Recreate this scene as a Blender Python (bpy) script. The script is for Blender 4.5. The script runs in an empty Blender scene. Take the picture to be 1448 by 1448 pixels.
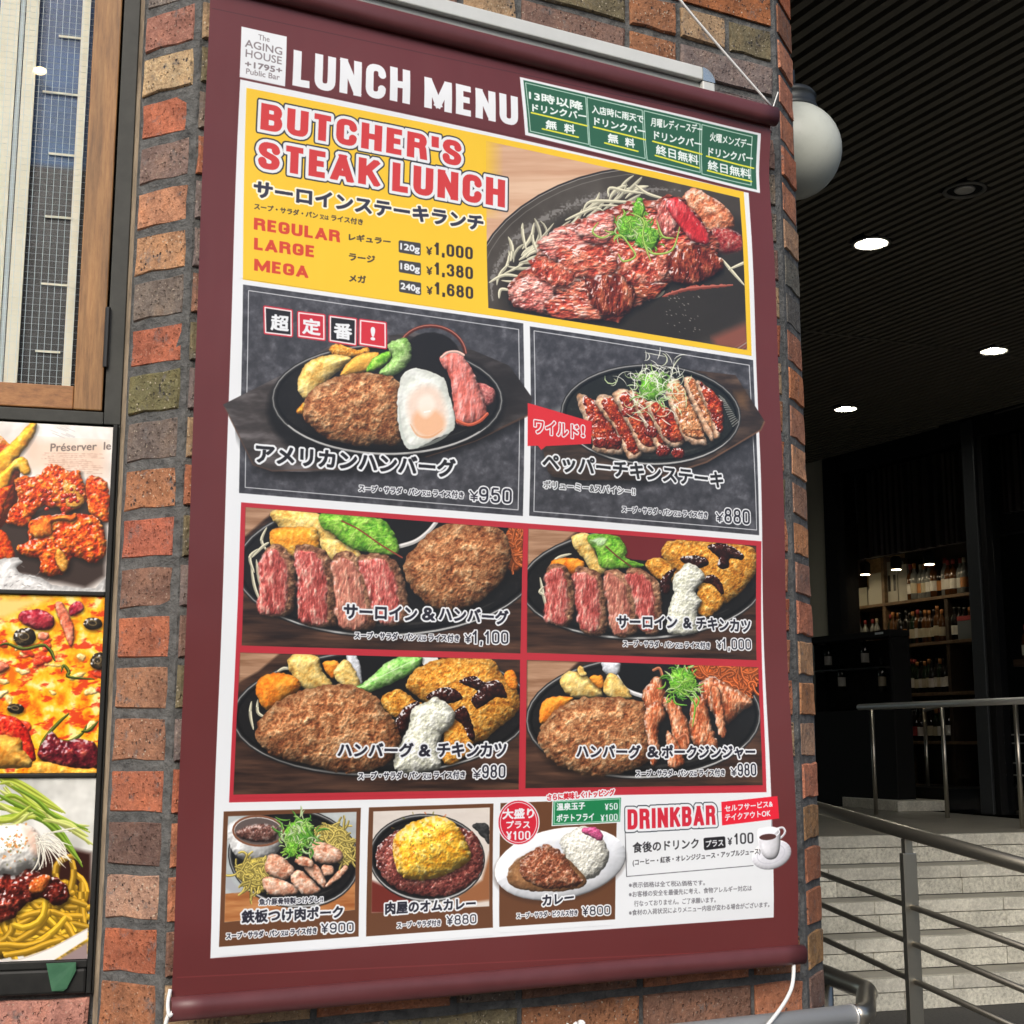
import bpy, bmesh, math, random
import numpy as np
from mathutils import Vector, Matrix
S = bpy.context.scene
COL = S.collection
# ---------------- camera, world, sun, exposure ----------------
EYE = 1.40
FPX = 1945.0
PITCH = math.radians(9.4)
cd = bpy.data.cameras.new('camera'); cam = bpy.data.objects.new('camera', cd); COL.objects.link(cam)
cam.location = (0, 0, EYE); cam.rotation_euler = (math.pi/2 + PITCH, 0, 0)
cd.sensor_width = 36; cd.lens = 36*FPX/1448; cd.clip_end = 800; cd.clip_start = 0.05
S.camera = cam
W = bpy.data.worlds.new('World'); S.world = W; W.use_nodes = True
nt = W.node_tree; bg = nt.nodes['Background']
sky = nt.nodes.new('ShaderNodeTexSky'); sky.sky_type = 'NISHITA'; sky.sun_disc = False
SUN_EL, SUN_AZ = math.radians(36), math.radians(192)     # azimuth clockwise from +Y
sky.sun_elevation = SUN_EL; sky.sun_rotation = SUN_AZ; sky.dust_density = 3.0; sky.air_density = 1.0
nt.links.new(sky.outputs[0], bg.inputs[0]); bg.inputs[1].default_value = 0.10
sd = bpy.data.lights.new('sun', 'SUN'); sd.energy = 1.5; sd.angle = math.radians(30); sd.color = (1, .955, .875)
sun = bpy.data.objects.new('sun', sd); COL.objects.link(sun)
sv = Vector((math.sin(SUN_AZ)*math.cos(SUN_EL), math.cos(SUN_AZ)*math.cos(SUN_EL), math.sin(SUN_EL)))
sun.rotation_euler = sv.to_track_quat('Z', 'Y').to_euler()
S.view_settings.view_transform = 'Standard'; S.view_settings.look = 'None'
S.view_settings.gamma = 1; S.view_settings.use_curve_mapping = False
S.view_settings.exposure = 0.80
S.cycles.max_bounces = 6

# ---------------- measuring: photograph pixel -> point on a real plane ----------------
CP, SP = math.cos(PITCH), math.sin(PITCH)
def ray(px, py):
    a, b = px-724.0, -(py-724.0)
    return Vector((a, FPX*CP - b*SP, FPX*SP + b*CP))
def at_z(px, py, z):
    r = ray(px, py); t = (z-EYE)/r.z
    return Vector((0, 0, EYE)) + r*t
class Plane:                                    # vertical plane: origin, heading (deg from +Y), outward normal
    def __init__(s, o, deg, off=0.0):
        a = math.radians(deg)
        s.e = Vector((math.sin(a), math.cos(a), 0)); s.n = Vector((math.cos(a), -math.sin(a), 0))
        s.o = Vector((o[0], o[1], 0)) + s.n*off; s.deg = deg
    def hit(s, px, py, off=0.0):                # -> (along, height)
        r = ray(px, py); o = s.o + s.n*off
        t = (o - Vector((0, 0, 0))).dot(s.n)/r.dot(s.n)
        p = r*t
        return ((p-o).dot(s.e), EYE + p.z)
    def pt(s, u, v, off=0.0):
        p = s.o + s.e*u + s.n*off
        return Vector((p.x, p.y, v))
C1 = (-.491, 2.020)
FACE = Plane(C1, 63.05)                          # front face of the pillar
C2 = FACE.pt(1.14, 0)
CHL = Plane((C1[0]-.9*.118, C1[1]+.438*.118), 180-64.1, 0)   # left chamfer, runs toward C1
CHR = Plane((C2.x, C2.y), 26.5)                  # right chamfer
BAN = Plane(C1, 63.05, .052)                     # banner cloth
WALL = Plane((-.606, 2.095), 75.8)               # left wall with the window

# ---------------- tagging, meshes, materials ----------------
def tag(o, label=None, cat=None, group=None, kind=None):
    if label: o['label'] = label
    if cat: o['category'] = cat
    if group: o['group'] = group
    if kind: o['kind'] = kind
    return o
def empty(name, loc, label=None, cat=None, group=None, kind=None):
    o = bpy.data.objects.new(name, None); COL.objects.link(o); o.location = loc; o.empty_display_size = .05
    return tag(o, label, cat, group, kind)
def link(name, me, mat=None, parent=None):
    o = bpy.data.objects.new(name, me); COL.objects.link(o)
    if mat is not None and not me.materials: me.materials.append(mat)
    if parent is not None:
        o.parent = parent
        l = parent.location; p = parent.parent
        off = Vector(l)
        while p is not None: off += p.location; p = p.parent
        o.matrix_parent_inverse = Matrix.Translation(-off)
    return o
class MB:
    def __init__(s): s.v = []; s.f = []; s.uv = None; s.smooth = False
    def quad(s, a, b, c, d):
        n = len(s.v); s.v += [tuple(a), tuple(b), tuple(c), tuple(d)]; s.f.append((n, n+1, n+2, n+3)); return s
    def hexa(s, p):                             # 8 points: 4 bottom ring, 4 top ring
        n = len(s.v); s.v += [tuple(q) for q in p]
        for f in ((3,2,1,0),(4,5,6,7),(0,1,5,4),(1,2,6,5),(2,3,7,6),(3,0,4,7)): s.f.append(tuple(n+i for i in f))
        return s
    def pbox(s, P, u0, u1, v0, v1, d0, d1):     # box on a Plane: along, height, outward depth range
        return s.hexa([P.pt(u0,v0,d1),P.pt(u1,v0,d1),P.pt(u1,v0,d0),P.pt(u0,v0,d0),
                       P.pt(u0,v1,d1),P.pt(u1,v1,d1),P.pt(u1,v1,d0),P.pt(u0,v1,d0)])
    def tube(s, pts, r, n=12, caps=True, closed=False):
        pts = [Vector(p) for p in pts]; R = r if isinstance(r, (list, tuple)) else [r]*len(pts)
        base = len(s.v); prev = None; N = len(pts)
        for i, p in enumerate(pts):
            if i == 0: t = pts[1]-p
            elif i == N-1: t = p-pts[i-1]
            else: t = (pts[i+1]-p).normalized() + (p-pts[i-1]).normalized()
            t.normalize()
            if prev is None:
                a = t.cross(Vector((0,0,1)));
                if a.length < 1e-3: a = t.cross(Vector((1,0,0)))
            else: a = prev - t*prev.dot(t)
            a.normalize(); prev = a; b = t.cross(a)
            for k in range(n):
                th = 2*math.pi*k/n; s.v.append(tuple(p + (a*math.cos(th) + b*math.sin(th))*R[i]))
        for i in range(N-1):
            for k in range(n):
                k2 = (k+1) % n
                s.f.append((base+i*n+k, base+i*n+k2, base+(i+1)*n+k2, base+(i+1)*n+k))
        if caps:
            s.f.append(tuple(base+k for k in reversed(range(n)))); s.f.append(tuple(base+(N-1)*n+k for k in range(n)))
        return s
    def lathe(s, prof, c=(0,0,0), n=16, axis=None, caps=True):
        c = Vector(c); base = len(s.v); ax = axis or (Vector((1,0,0)), Vector((0,1,0)), Vector((0,0,1)))
        for r, z in prof:
            for k in range(n):
                th = 2*math.pi*k/n
                s.v.append(tuple(c + ax[0]*(r*math.cos(th)) + ax[1]*(r*math.sin(th)) + ax[2]*z))
        for i in range(len(prof)-1):
            for k in range(n):
                k2 = (k+1) % n
                s.f.append((base+i*n+k, base+i*n+k2, base+(i+1)*n+k2, base+(i+1)*n+k))
        if caps: s.f.append(tuple(base+k for k in reversed(range(n)))); s.f.append(tuple(base+(len(prof)-1)*n+k for k in range(n)))
        return s
    def mesh(s, name, smooth=False):
        me = bpy.data.meshes.new(name); me.from_pydata(s.v, [], s.f); me.validate()
        if smooth:
            me.polygons.foreach_set('use_smooth', [len(p.vertices) <= 4 for p in me.polygons])
        return me
    def build(s, name, mat=None, parent=None, smooth=False, bevel=0):
        o = link(name, s.mesh(name, smooth), mat, parent)
        if bevel:
            m = o.modifiers.new('bevel', 'BEVEL'); m.width = bevel; m.segments = 2; m.limit_method = 'ANGLE'
        return o
def lin(c):
    return tuple(x/12.92 if x <= .04045 else ((x+.055)/1.055)**2.4 for x in c)
def newmat(name, col=(.5,.5,.5), rough=.6, metal=0.0, spec=.5):
    m = bpy.data.materials.new(name); m.use_nodes = True
    b = m.node_tree.nodes['Principled BSDF']
    b.inputs['Base Color'].default_value = (*col, 1); b.inputs['Roughness'].default_value = rough
    b.inputs['Metallic'].default_value = metal; b.inputs['Specular IOR Level'].default_value = spec
    return m
class NT:
    def __init__(s, m): s.m = m; s.t = m.node_tree; s.b = s.t.nodes['Principled BSDF']
    def n(s, typ, **kw):
        x = s.t.nodes.new(typ)
        for k, v in kw.items():
            if k in x.inputs: x.inputs[k].default_value = v
            else: setattr(x, k, v)
        return x
    def l(s, a, b): s.t.links.new(a, b)
    def coord(s, kind='Object', scale=(1,1,1), rot=(0,0,0)):
        c = s.n('ShaderNodeTexCoord'); mp = s.n('ShaderNodeMapping'); s.l(c.outputs[kind], mp.inputs[0])
        mp.inputs['Scale'].default_value = scale; mp.inputs['Rotation'].default_value = rot; return mp.outputs[0]
    def noise(s, vec, scale, detail=4, rough=.6):
        x = s.n('ShaderNodeTexNoise', Scale=scale, Detail=detail, Roughness=rough); s.l(vec, x.inputs['Vector']); return x.outputs['Fac']
    def vor(s, vec, scale):
        x = s.n('ShaderNodeTexVoronoi', Scale=scale); s.l(vec, x.inputs['Vector']); return x.outputs['Distance']
    def ramp(s, fac, stops):
        x = s.n('ShaderNodeValToRGB'); s.l(fac, x.inputs[0]); e = x.color_ramp.elements
        while len(e) < len(stops): e.new(.5)
        for i, (p, c) in enumerate(stops): e[i].position = p; e[i].color = (*c, 1) if len(c) == 3 else c
        return x.outputs[0]
    def mix(s, fac, a, b, mode='MIX'):
        x = s.n('ShaderNodeMix', data_type='RGBA', blend_type=mode)
        for v, i in ((fac, 0), (a, 6), (b, 7)):
            if hasattr(v, 'is_linked') or hasattr(v, 'links'): s.l(v, x.inputs[i])
            else: x.inputs[i].default_value = v if i == 0 else (*v, 1)
        return x.outputs[2]
    def math(s, op, a, b=0.0):
        x = s.n('ShaderNodeMath', operation=op)
        for v, i in ((a, 0), (b, 1)):
            if hasattr(v, 'links'): s.l(v, x.inputs[i])
            else: x.inputs[i].default_value = v
        return x.outputs[0]
    def bump(s, h, strength=.4, dist=.002):
        x = s.n('ShaderNodeBump', Strength=strength, Distance=dist); s.l(h, x.inputs['Height']); s.l(x.outputs[0], s.b.inputs['Normal']); return x
G3 = lambda v: (v, v, v)
def m_simple_noise(name, c1, c2, scale, rough=.6, metal=0, bump=.3, bd=.001, stretch=(1,1,1), spec=.5):
    m = newmat(name, c1, rough, metal, spec); t = NT(m); v = t.coord('Object', stretch)
    f = t.noise(v, scale, 6, .65); t.l(t.ramp(f, [(.3, c1), (.7, c2)]), t.b.inputs['Base Color'])
    if bump: t.bump(f, bump, bd)
    return m
M = {}
# brick: the colour of each brick is its own object colour, the material gives grain, pits and speckle
def brick_material():
    m = newmat('fired_brick', (.4,.2,.1), .85, 0, .3); t = NT(m)
    oi = t.n('ShaderNodeObjectInfo'); v = t.coord('Object')
    ad = t.n('ShaderNodeVectorMath', operation='ADD'); t.l(v, ad.inputs[0])
    cmb = t.n('ShaderNodeCombineXYZ'); t.l(t.math('MULTIPLY', oi.outputs['Random'], 37.), cmb.inputs[0]); t.l(t.math('MULTIPLY', oi.outputs['Random'], 91.), cmb.inputs[2])
    t.l(cmb.outputs[0], ad.inputs[1]); v = ad.outputs[0]
    big = t.noise(v, 22, 3, .6); fine = t.noise(v, 260, 4, .7); mid = t.noise(v, 75, 5, .65)
    c = t.mix(1., oi.outputs['Color'], t.ramp(big, [(.25, (.62,.58,.6)), (.5, (1,1,1)), (.75, (1.3,1.18,1.05))]), 'MULTIPLY')
    c = t.mix(1., c, t.ramp(mid, [(.3, (.72,.68,.66)), (.55, (1.05,1.05,1.05)), (.8, (1.15,1.2,1.2))]), 'MULTIPLY')
    c = t.mix(1., c, t.ramp(fine, [(.3, (.72,.7,.7)), (.6, (1.15,1.15,1.15))]), 'MULTIPLY')
    # pale grit and dark burnt pits, more of them on some bricks
    amt = oi.outputs['Alpha']
    rag = t.math('MULTIPLY', t.noise(v, 170, 3), .35)
    vd = t.math('ADD', t.vor(t.coord('Object', (1, 1, .8)), 120), rag); dark = t.ramp(vd, [(.36, G3(1)), (.46, G3(0))])
    pm = t.ramp(t.noise(v, 30, 3), [(.47, G3(0)), (.60, G3(1))])
    c = t.mix(t.math('MULTIPLY', t.math('MULTIPLY', dark, pm), amt), c, (.045,.04,.042))
    vl = t.math('ADD', t.vor(v, 150), rag); lit = t.ramp(vl, [(.33, G3(1)), (.42, G3(0))]); pl = t.ramp(t.noise(v, 55, 2), [(.44, G3(0)), (.54, G3(1))])
    c = t.mix(t.math('MULTIPLY', t.math('MULTIPLY', lit, pl), t.math('MULTIPLY', amt, .8)), c, (.55,.47,.36))
    ms = t.ramp(t.noise(v, 30, 6, .75), [(.56, G3(0)), (.66, G3(.75))])
    c = t.mix(ms, c, (.15,.14,.135))
    sm = t.ramp(t.noise(v, 13, 3, .6), [(.5, G3(0)), (.7, G3(.6))]); c = t.mix(sm, c, t.mix(1., c, (.62,.66,.72), 'MULTIPLY'))
    t.l(c, t.b.inputs['Base Color'])
    h = t.math('ADD', t.math('MULTIPLY', mid, 1.3), t.math('ADD', t.math('MULTIPLY', fine, .5), t.math('MULTIPLY', dark, -.9)))
    t.bump(h, .9, .004)
    return m
M['brick'] = brick_material()
M['mortar'] = m_simple_noise('dark_mortar', (.052,.053,.053), (.155,.155,.15), 42, .95, 0, 1.0, .014)
M['steel_dark'] = m_simple_noise('painted_dark_steel', (.030,.031,.027), (.048,.048,.042), 30, .55, 0, .15, .001, spec=.3)
M['black'] = newmat('black_frame', (.012,.012,.012), .4)
def wood_material(name, c1, c2, c3, sc=1.0, rough=.55, axis=2):
    m = newmat(name, c1, rough); t = NT(m)
    st = [14, 14, 14]; st[axis] = 1.1
    v = t.coord('Object', tuple(x*sc for x in st))
    f = t.noise(v, 13, 9, .78); g = t.noise(v, 2.2, 4, .6)
    c = t.ramp(f, [(.28, c1), (.5, c2), (.75, c3)])
    c = t.mix(1., c, t.ramp(g, [(.3, G3(.62)), (.6, G3(1.15))]), 'MULTIPLY')
    kv = t.coord('Object', (5.5, 5.5, 3.2)); kd = t.vor(kv, 1.0)
    c = t.mix(t.ramp(kd, [(.05, G3(.85)), (.14, G3(0))]), c, (.045,.022,.01))
    t.l(c, t.b.inputs['Base Color']); t.bump(f, .25, .001); return m
M['wood'] = wood_material('stained_timber', (.12,.052,.018), (.27,.13,.042), (.40,.215,.08))
M['wood_h'] = wood_material('stained_timber_rail', (.13,.052,.018), (.28,.12,.038), (.40,.19,.065), axis=0)
M['steel'] = newmat('brushed_steel', (.74,.73,.70), .45, .6)
M['steel_rail'] = newmat('rail_steel', (.45,.42,.355), .33, .95)
M['white_cord'] = newmat('white_cord', (.72,.72,.70), .6)
M['alu'] = m_simple_noise('anodised_frame', (.58,.59,.56), (.66,.67,.64), 12, .42, .15, 0)
M['maroon_rod'] = m_simple_noise('maroon_rod', (.095,.024,.026), (.115,.030,.033), 20, .45, 0, .05)
# ---------------- ground, steps, canopy: the large structure ----------------
R = random.Random(7)
def sheet(name, pts, mat, kind='structure'):
    mb = MB(); mb.v = [tuple(p) for p in pts]; mb.f = [tuple(range(len(pts)))]; return tag(mb.build(name, mat), kind=kind)
M['paving'] = m_simple_noise('worn_paving', (.13,.125,.11), (.20,.19,.17), 3, .8, 0, .4, .002)
M['asphalt'] = m_simple_noise('dark_asphalt', (.035,.034,.032), (.07,.068,.064), 60, .85, 0, .6, .003)
M['tread'] = m_simple_noise('smooth_stone_tread', (.22,.21,.175), (.30,.285,.24), 5, .36, 0, .1, .001)
def granite(name, c1, c2):
    m = newmat(name, c1, .85); t = NT(m); v = t.coord('Object'); oi = t.n('ShaderNodeObjectInfo')
    f = t.noise(v, 55, 8, .75); g = t.noise(v, 7, 3)
    c = t.ramp(f, [(.3, c1), (.5, c2), (.7, tuple(min(1, x*1.35) for x in c2))]); c = t.mix(1., c, t.ramp(g, [(.3, G3(.8)), (.7, G3(1.15))]), 'MULTIPLY')
    c = t.mix(1., c, t.ramp(oi.outputs['Random'], [(0, G3(.86)), (1, G3(1.1))]), 'MULTIPLY')
    t.l(c, t.b.inputs['Base Color']); t.bump(f, .8, .01); return m
M['granite'] = granite('split_granite', (.28,.265,.215), (.62,.60,.51))
M['granite_s'] = granite('sawn_granite', (.42,.40,.34), (.58,.56,.48))
sheet('ground', [(-150, -150, 0), (150, -150, 0), (150, 200, 0), (-150, 200, 0)], M['asphalt'])
# steps: five risers climbing away from the camera
SD = 74.0
SP_ = Plane((0, 0), SD)                                   # e runs along the steps, -n climbs away
zs = [.82, .656, .492, .328, .164, 0.]
ys = [1181, 1225, 1268, 1321, 1382]
dep = []
for z_, y_ in zip(zs, ys): p = at_z(1300, y_, z_); dep.append(-p.dot(SP_.n))
d4, d0 = dep[4], dep[0]; dep = [d0+(d4-d0)*i/4 for i in range(5)]
U0, U1 = -2.2, 6.5
steps = empty('steps', SP_.pt(2, 0, -d0), kind='structure')
def spt(u, v, d): return SP_.pt(u, v, -d)
class _S:                                                # box helper in step coordinates
    @staticmethod
    def pt(u, v, off): return SP_.pt(u, v, off)
for i in range(5):
    zt = zs[i]; zb = zs[i+1]; df = dep[i]; db = dep[i-1] if i else df+.5
    MB().pbox(_S, U0, U1, zb+.001, zt-.045, -db-.01, -df-.06).build('step_core', M['granite'], steps)
    if i: MB().pbox(_S, U0, U1, zt-.045, zt, -db+.0, -df-.052).build('tread', M['tread'], steps)
    h1 = (zt-zb)*.42
    for row in range(2):
        u = U0+R.uniform(0, .5); a, b = (zt-h1+.002, zt+.0015) if row == 0 else (zb+.003, zt-h1-.003)
        while u < U1:
            L = R.uniform(.82, .92)
            mb = MB().pbox(_S, u+.002, u+L-.002, a, b, -df-.058, -df+(.0 if row == 0 else -.006)+R.uniform(-.002, .002))
            tag(mb.build('riser_block', M['granite_s'] if row == 0 else M['granite'], steps, bevel=.002)); u += L
# landing
L_e = SP_
lp = [SP_.pt(U0, .82, -d0-.058), SP_.pt(U1, .82, -d0-.058), SP_.pt(U1, .82, -d0-16), SP_.pt(U0, .82, -d0-16)]
sheet('landing', lp, M['tread'])
# pavement patch beside the steps at the lower left of the opening
sheet('pavement', [SP_.pt(-2, .004, -1.2), SP_.pt(1.95, .004, -1.2), SP_.pt(1.95, .004, -dep[4]+.0), SP_.pt(-2, .004, -dep[4])], M['paving'])
# canopy ceiling with slats
CEIL = EYE+2.6
SLD = -27.6
CP_ = Plane((0, 0), SLD)
wallA = at_z(1143, 658, CEIL); wallB = at_z(1375, 593, CEIL)
wdir = math.degrees(math.atan2(wallA.x-wallB.x, wallA.y-wallB.y))
SHOP = Plane((wallA.x, wallA.y), wdir+180)                # runs toward the camera's right
if SHOP.n.dot(Vector((0, 0, 0))-SHOP.o) < 0: SHOP.n = -SHOP.n
M['ceil'] = newmat('ceiling_void', (.006,.006,.005), .8)
M['slat'] = newmat('dark_ceiling_slat', (.17,.155,.118), .65)
edge_a = FACE.pt(.35, CEIL, -.45); edge_b = FACE.pt(9, CEIL, -.45)
cfar = [SHOP.pt(-3, CEIL, -6), SHOP.pt(16, CEIL, -6)]
def in_ceil(p): return (p-edge_a).dot(FACE.n) < 0
ceiling = empty('ceiling', (3, 8, CEIL), kind='structure')
mb = MB(); zt = CEIL+.14
poly = [edge_a+Vector((-8*FACE.e.x, -8*FACE.e.y, 0)), edge_b, Vector((14, 26, CEIL)), Vector((-14, 26, CEIL))]
n = len(mb.v); mb.v += [(p.x, p.y, CEIL+.06) for p in poly]+[(p.x, p.y, CEIL+.5) for p in poly]
mb.f += [(0,1,2,3), (7,6,5,4), (0,4,5,1), (1,5,6,2), (2,6,7,3), (3,7,4,0)]; mb.build('ceiling_void', M['ceil'], ceiling)
# slats parallel to CP_.e, pitch from the photograph
cen = at_z(1300, 200, CEIL); c0 = cen.dot(CP_.n)
slat_me = MB().hexa([(-.0175, 0, -.05), (.0175, 0, -.05), (.0175, 1, -.05), (-.0175, 1, -.05), (-.0175, 0, 0), (.0175, 0, 0), (.0175, 1, 0), (-.0175, 1, 0)]).mesh('slat'); slat_me.materials.append(M['slat'])
LIGHTS = [at_z(x, y, CEIL) for x, y in ((1232, 344), (1405, 496), (1196, 578), (1364, 269))]
PITCH_S = .066; cnt = 0
for k in range(-110, 110):
    off = c0+k*PITCH_S; lo, hi = None, None
    for j in range(-40, 200):
        t = j*.1; p = CP_.e*t+CP_.n*off; p = Vector((p.x, p.y, CEIL))
        if in_ceil(p) and (p-SHOP.o).dot(SHOP.n) > .02 and p.y < 22 and -6 < p.x < 9:
            if lo is None: lo = t
            hi = t
    if lo is None or hi-lo < .2: continue
    cuts = [(lo, hi)]
    for lp_ in LIGHTS:
        dn = abs(lp_.dot(CP_.n)-off)
        if dn < .096+.0175:
            ce = lp_.dot(CP_.e); hw = math.sqrt(max(1e-5, .097**2-max(0, dn-.0175)**2)); nc = []
            for a_, b_ in cuts:
                if b_ < ce-hw or a_ > ce+hw: nc.append((a_, b_)); continue
                if ce-hw > a_: nc.append((a_, ce-hw))
                if ce+hw < b_: nc.append((ce+hw, b_))
            cuts = nc
    for a_, b_ in cuts:
        o = link('slat', slat_me, None, ceiling); p = CP_.e*a_+CP_.n*off
        o.matrix_basis = Matrix.Translation((p.x, p.y, CEIL+.055)) @ Matrix.Rotation(-math.radians(SLD), 4, 'Z') @ Matrix.Diagonal((1, b_-a_, 1, 1)); cnt += 1
# a seam across the slats and a paler bulkhead at the far right
sa, sb = at_z(1125, 466, CEIL-.002), at_z(1460, 508, CEIL-.002); MB().tube([sa, sb], .006, 6).build('joint_trim', M['slat'], ceiling)
# unseen dark building behind the camera, added to darken reflections in glass and print
opp = empty('unseen_building', (0, -17, 0), kind='structure')
M['opp'] = m_simple_noise('unseen_dark_wall', (.05,.047,.042), (.08,.076,.07), 2, .8, 0, 0); M['oppw'] = newmat('unseen_dark_window', (.02,.025,.03), .15)
MB().hexa([(-24, -22, 0), (20, -22, 0), (20, -17, 0), (-24, -17, 0), (-24, -22, 6), (20, -22, 6), (20, -17, 6), (-24, -17, 6)]).build('unseen_facade', M['opp'], opp)
for i in range(9):
    for z_ in (1.0, 3.9): x_ = -22+i*4.6; MB().hexa([(x_, -17, z_), (x_+3, -17, z_), (x_+3, -16.95, z_), (x_, -16.95, z_), (x_, -17, z_+1.9), (x_+3, -17, z_+1.9), (x_+3, -16.95, z_+1.9), (x_, -16.95, z_+1.9)]).build('window', M['oppw'], opp)  # dark windows of the unseen building
BK = Plane((-.30, 2.78), SLD); MB().pbox(BK, 0, 17, 0, CEIL, -.2, 0).build('unseen_side_wall', M['opp'], ceiling)  # unseen wall, added so the shop glass reflects dark instead of sky
# ---------------- pillar of reclaimed brick ----------------
PITCHB = .075; ZB0 = FACE.hit(270, 118)[1]; K0 = int(ZB0/PITCHB); 
def header_meshes(w, n=5):
    out = []
    for i in range(n):
        rr = random.Random(100+i+int(w*1000)); h = .061; pts = []
        m = 4 if w > .15 else 3
        for a in range(m): pts.append((-w/2+w*a/m, -h/2))
        for a in range(2 if m == 3 else 1): pts.append((w/2, -h/2+h*a/(2 if m == 3 else 1)))
        for a in range(m): pts.append((w/2-w*a/m, h/2))
        for a in range(2 if m == 3 else 1): pts.append((-w/2, h/2-h*a/(2 if m == 3 else 1)))
        N = len(pts); j = lambda s: rr.uniform(-s, s)
        P = [(x*(1-.0+j(.018))+j(.0015), y*(1+j(.04))+j(.0015)) for x, y in pts]
        v = [(x*.955, 0.0+j(.0010), y*.93) for x, y in P]+[(x, -.0035+j(.0012), y) for x, y in P]+[(x*1.0, -.05, y*1.0) for x, y in P]
        f = [tuple(range(N))]
        for k in range(N):
            k2 = (k+1) % N
            f.append((k, N+k, N+k2, k2)); f.append((N+k, 2*N+k, 2*N+k2, N+k2))
        me = bpy.data.meshes.new('brick'); me.from_pydata(v, [], f); me.flip_normals() if False else None; me.materials.append(M['brick']); out.append(me)
    return out
def brick_at(parent, me, P, u, z, w0, w, col, alpha, off=0.0):
    o = link('brick', me, None, parent)
    c = P.pt(u, z, off+R.uniform(-.0015, .002))
    rot = Matrix(((-P.e.x, P.n.x, 0, 0), (-P.e.y, P.n.y, 0, 0), (0, 0, 1, 0), (0, 0, 0, 1)))
    o.matrix_basis = Matrix.Translation(c) @ rot @ Matrix.Rotation(R.uniform(-.008, .008), 4, 'Y') @ Matrix.Diagonal((w/w0, 1, 1, 1))
    g_ = .3*col[0]+.59*col[1]+.11*col[2]; cc = lin(tuple((x*.80+g_*.20)*1.02+.01 for x in col)); o.color = (cc[0], cc[1], cc[2], alpha); return o
pillar = empty('brick_pillar', FACE.pt(.57, 0, -.3), 'wide reclaimed brick pillar with chamfered corners and dark mortar behind the lunch menu banner', 'pillar')
ZTOP = CEIL+.05
chl_w = .118; chr_w = .125
CHRw = CHR
cl0 = CHL.pt(0, 0); 
core = MB()
ins = -.0054
ring = [CHL.pt(0, 0, ins), FACE.pt(0, 0, ins), FACE.pt(1.14, 0, ins), CHR.pt(chr_w, 0, ins), CHR.pt(chr_w, 0, ins)+(-FACE.n)*.42, CHL.pt(0, 0, ins)+(-FACE.n)*.42]
ring = [Vector((p.x, p.y, 0)) for p in ring]
# fix the two chamfer corners so that the core faces stay parallel to the brick faces
N = len(ring); core.v = [(p.x, p.y, 0) for p in ring]+[(p.x, p.y, ZTOP) for p in ring]
core.f = [tuple((i, (i+1) % N, N+(i+1) % N, N+i)) for i in range(N)]+[tuple(range(N, 2*N))]
# subdivide front for mortar relief
core.build('mortar', M['mortar'], pillar)
HD = header_meshes(.102); ST = header_meshes(.215)
LEFTC = [(.45,.41,.38,1),(.62,.40,.33,.4),(.72,.60,.43,1),(.71,.38,.26,.2),(.50,.40,.36,.5),(.72,.48,.34,.2),(.70,.50,.34,1),(.45,.40,.36,.5),(.68,.36,.25,.3),(.42,.40,.25,.9),(.42,.37,.34,.6),(.66,.42,.27,1),(.70,.36,.26,.1),(.52,.37,.30,.5),(.70,.38,.25,.3),(.62,.42,.30,.4),(.60,.40,.29,1),(.68,.37,.25,.5),(.42,.31,.27,.2),(.68,.51,.41,1),(.65,.34,.22,.2),(.62,.38,.24,.4)]
RIGHTC = [(.74,.46,.33,.2),(.75,.45,.33,.2),(.72,.44,.31,.3),(.70,.40,.27,.3),(.74,.46,.32,.2),(.66,.50,.37,.3),(.40,.39,.35,.3),(.38,.37,.35,.5),(.66,.41,.30,.3),(.72,.43,.26,.3),(.68,.44,.32,.3),(.76,.53,.37,.2),(.60,.43,.33,.5),(.75,.49,.30,.2),(.60,.42,.34,.2),(.72,.42,.30,.2),(.68,.50,.34,.7),(.70,.46,.28,.7),(.68,.52,.40,.6),(.76,.45,.32,.3),(.58,.42,.26,.3),(.62,.37,.25,.4),(.64,.38,.25,.4),(.60,.44,.26,.3)]
PAL = [(.66,.38,.25,.8),(.46,.40,.38,.5),(.60,.38,.24,1),(.42,.38,.27,.8),(.52,.36,.28,.5),(.70,.42,.28,.4),(.62,.50,.36,1),(.48,.36,.31,.6),(.66,.34,.22,.3),(.44,.38,.33,1)]
zl = [FACE.hit(270, 118)[1]+.0375+1*PITCHB-k*PITCHB for k in range(60)]          # centre heights, topmost seen first
far = [MB() for _ in range(5)]
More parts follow.
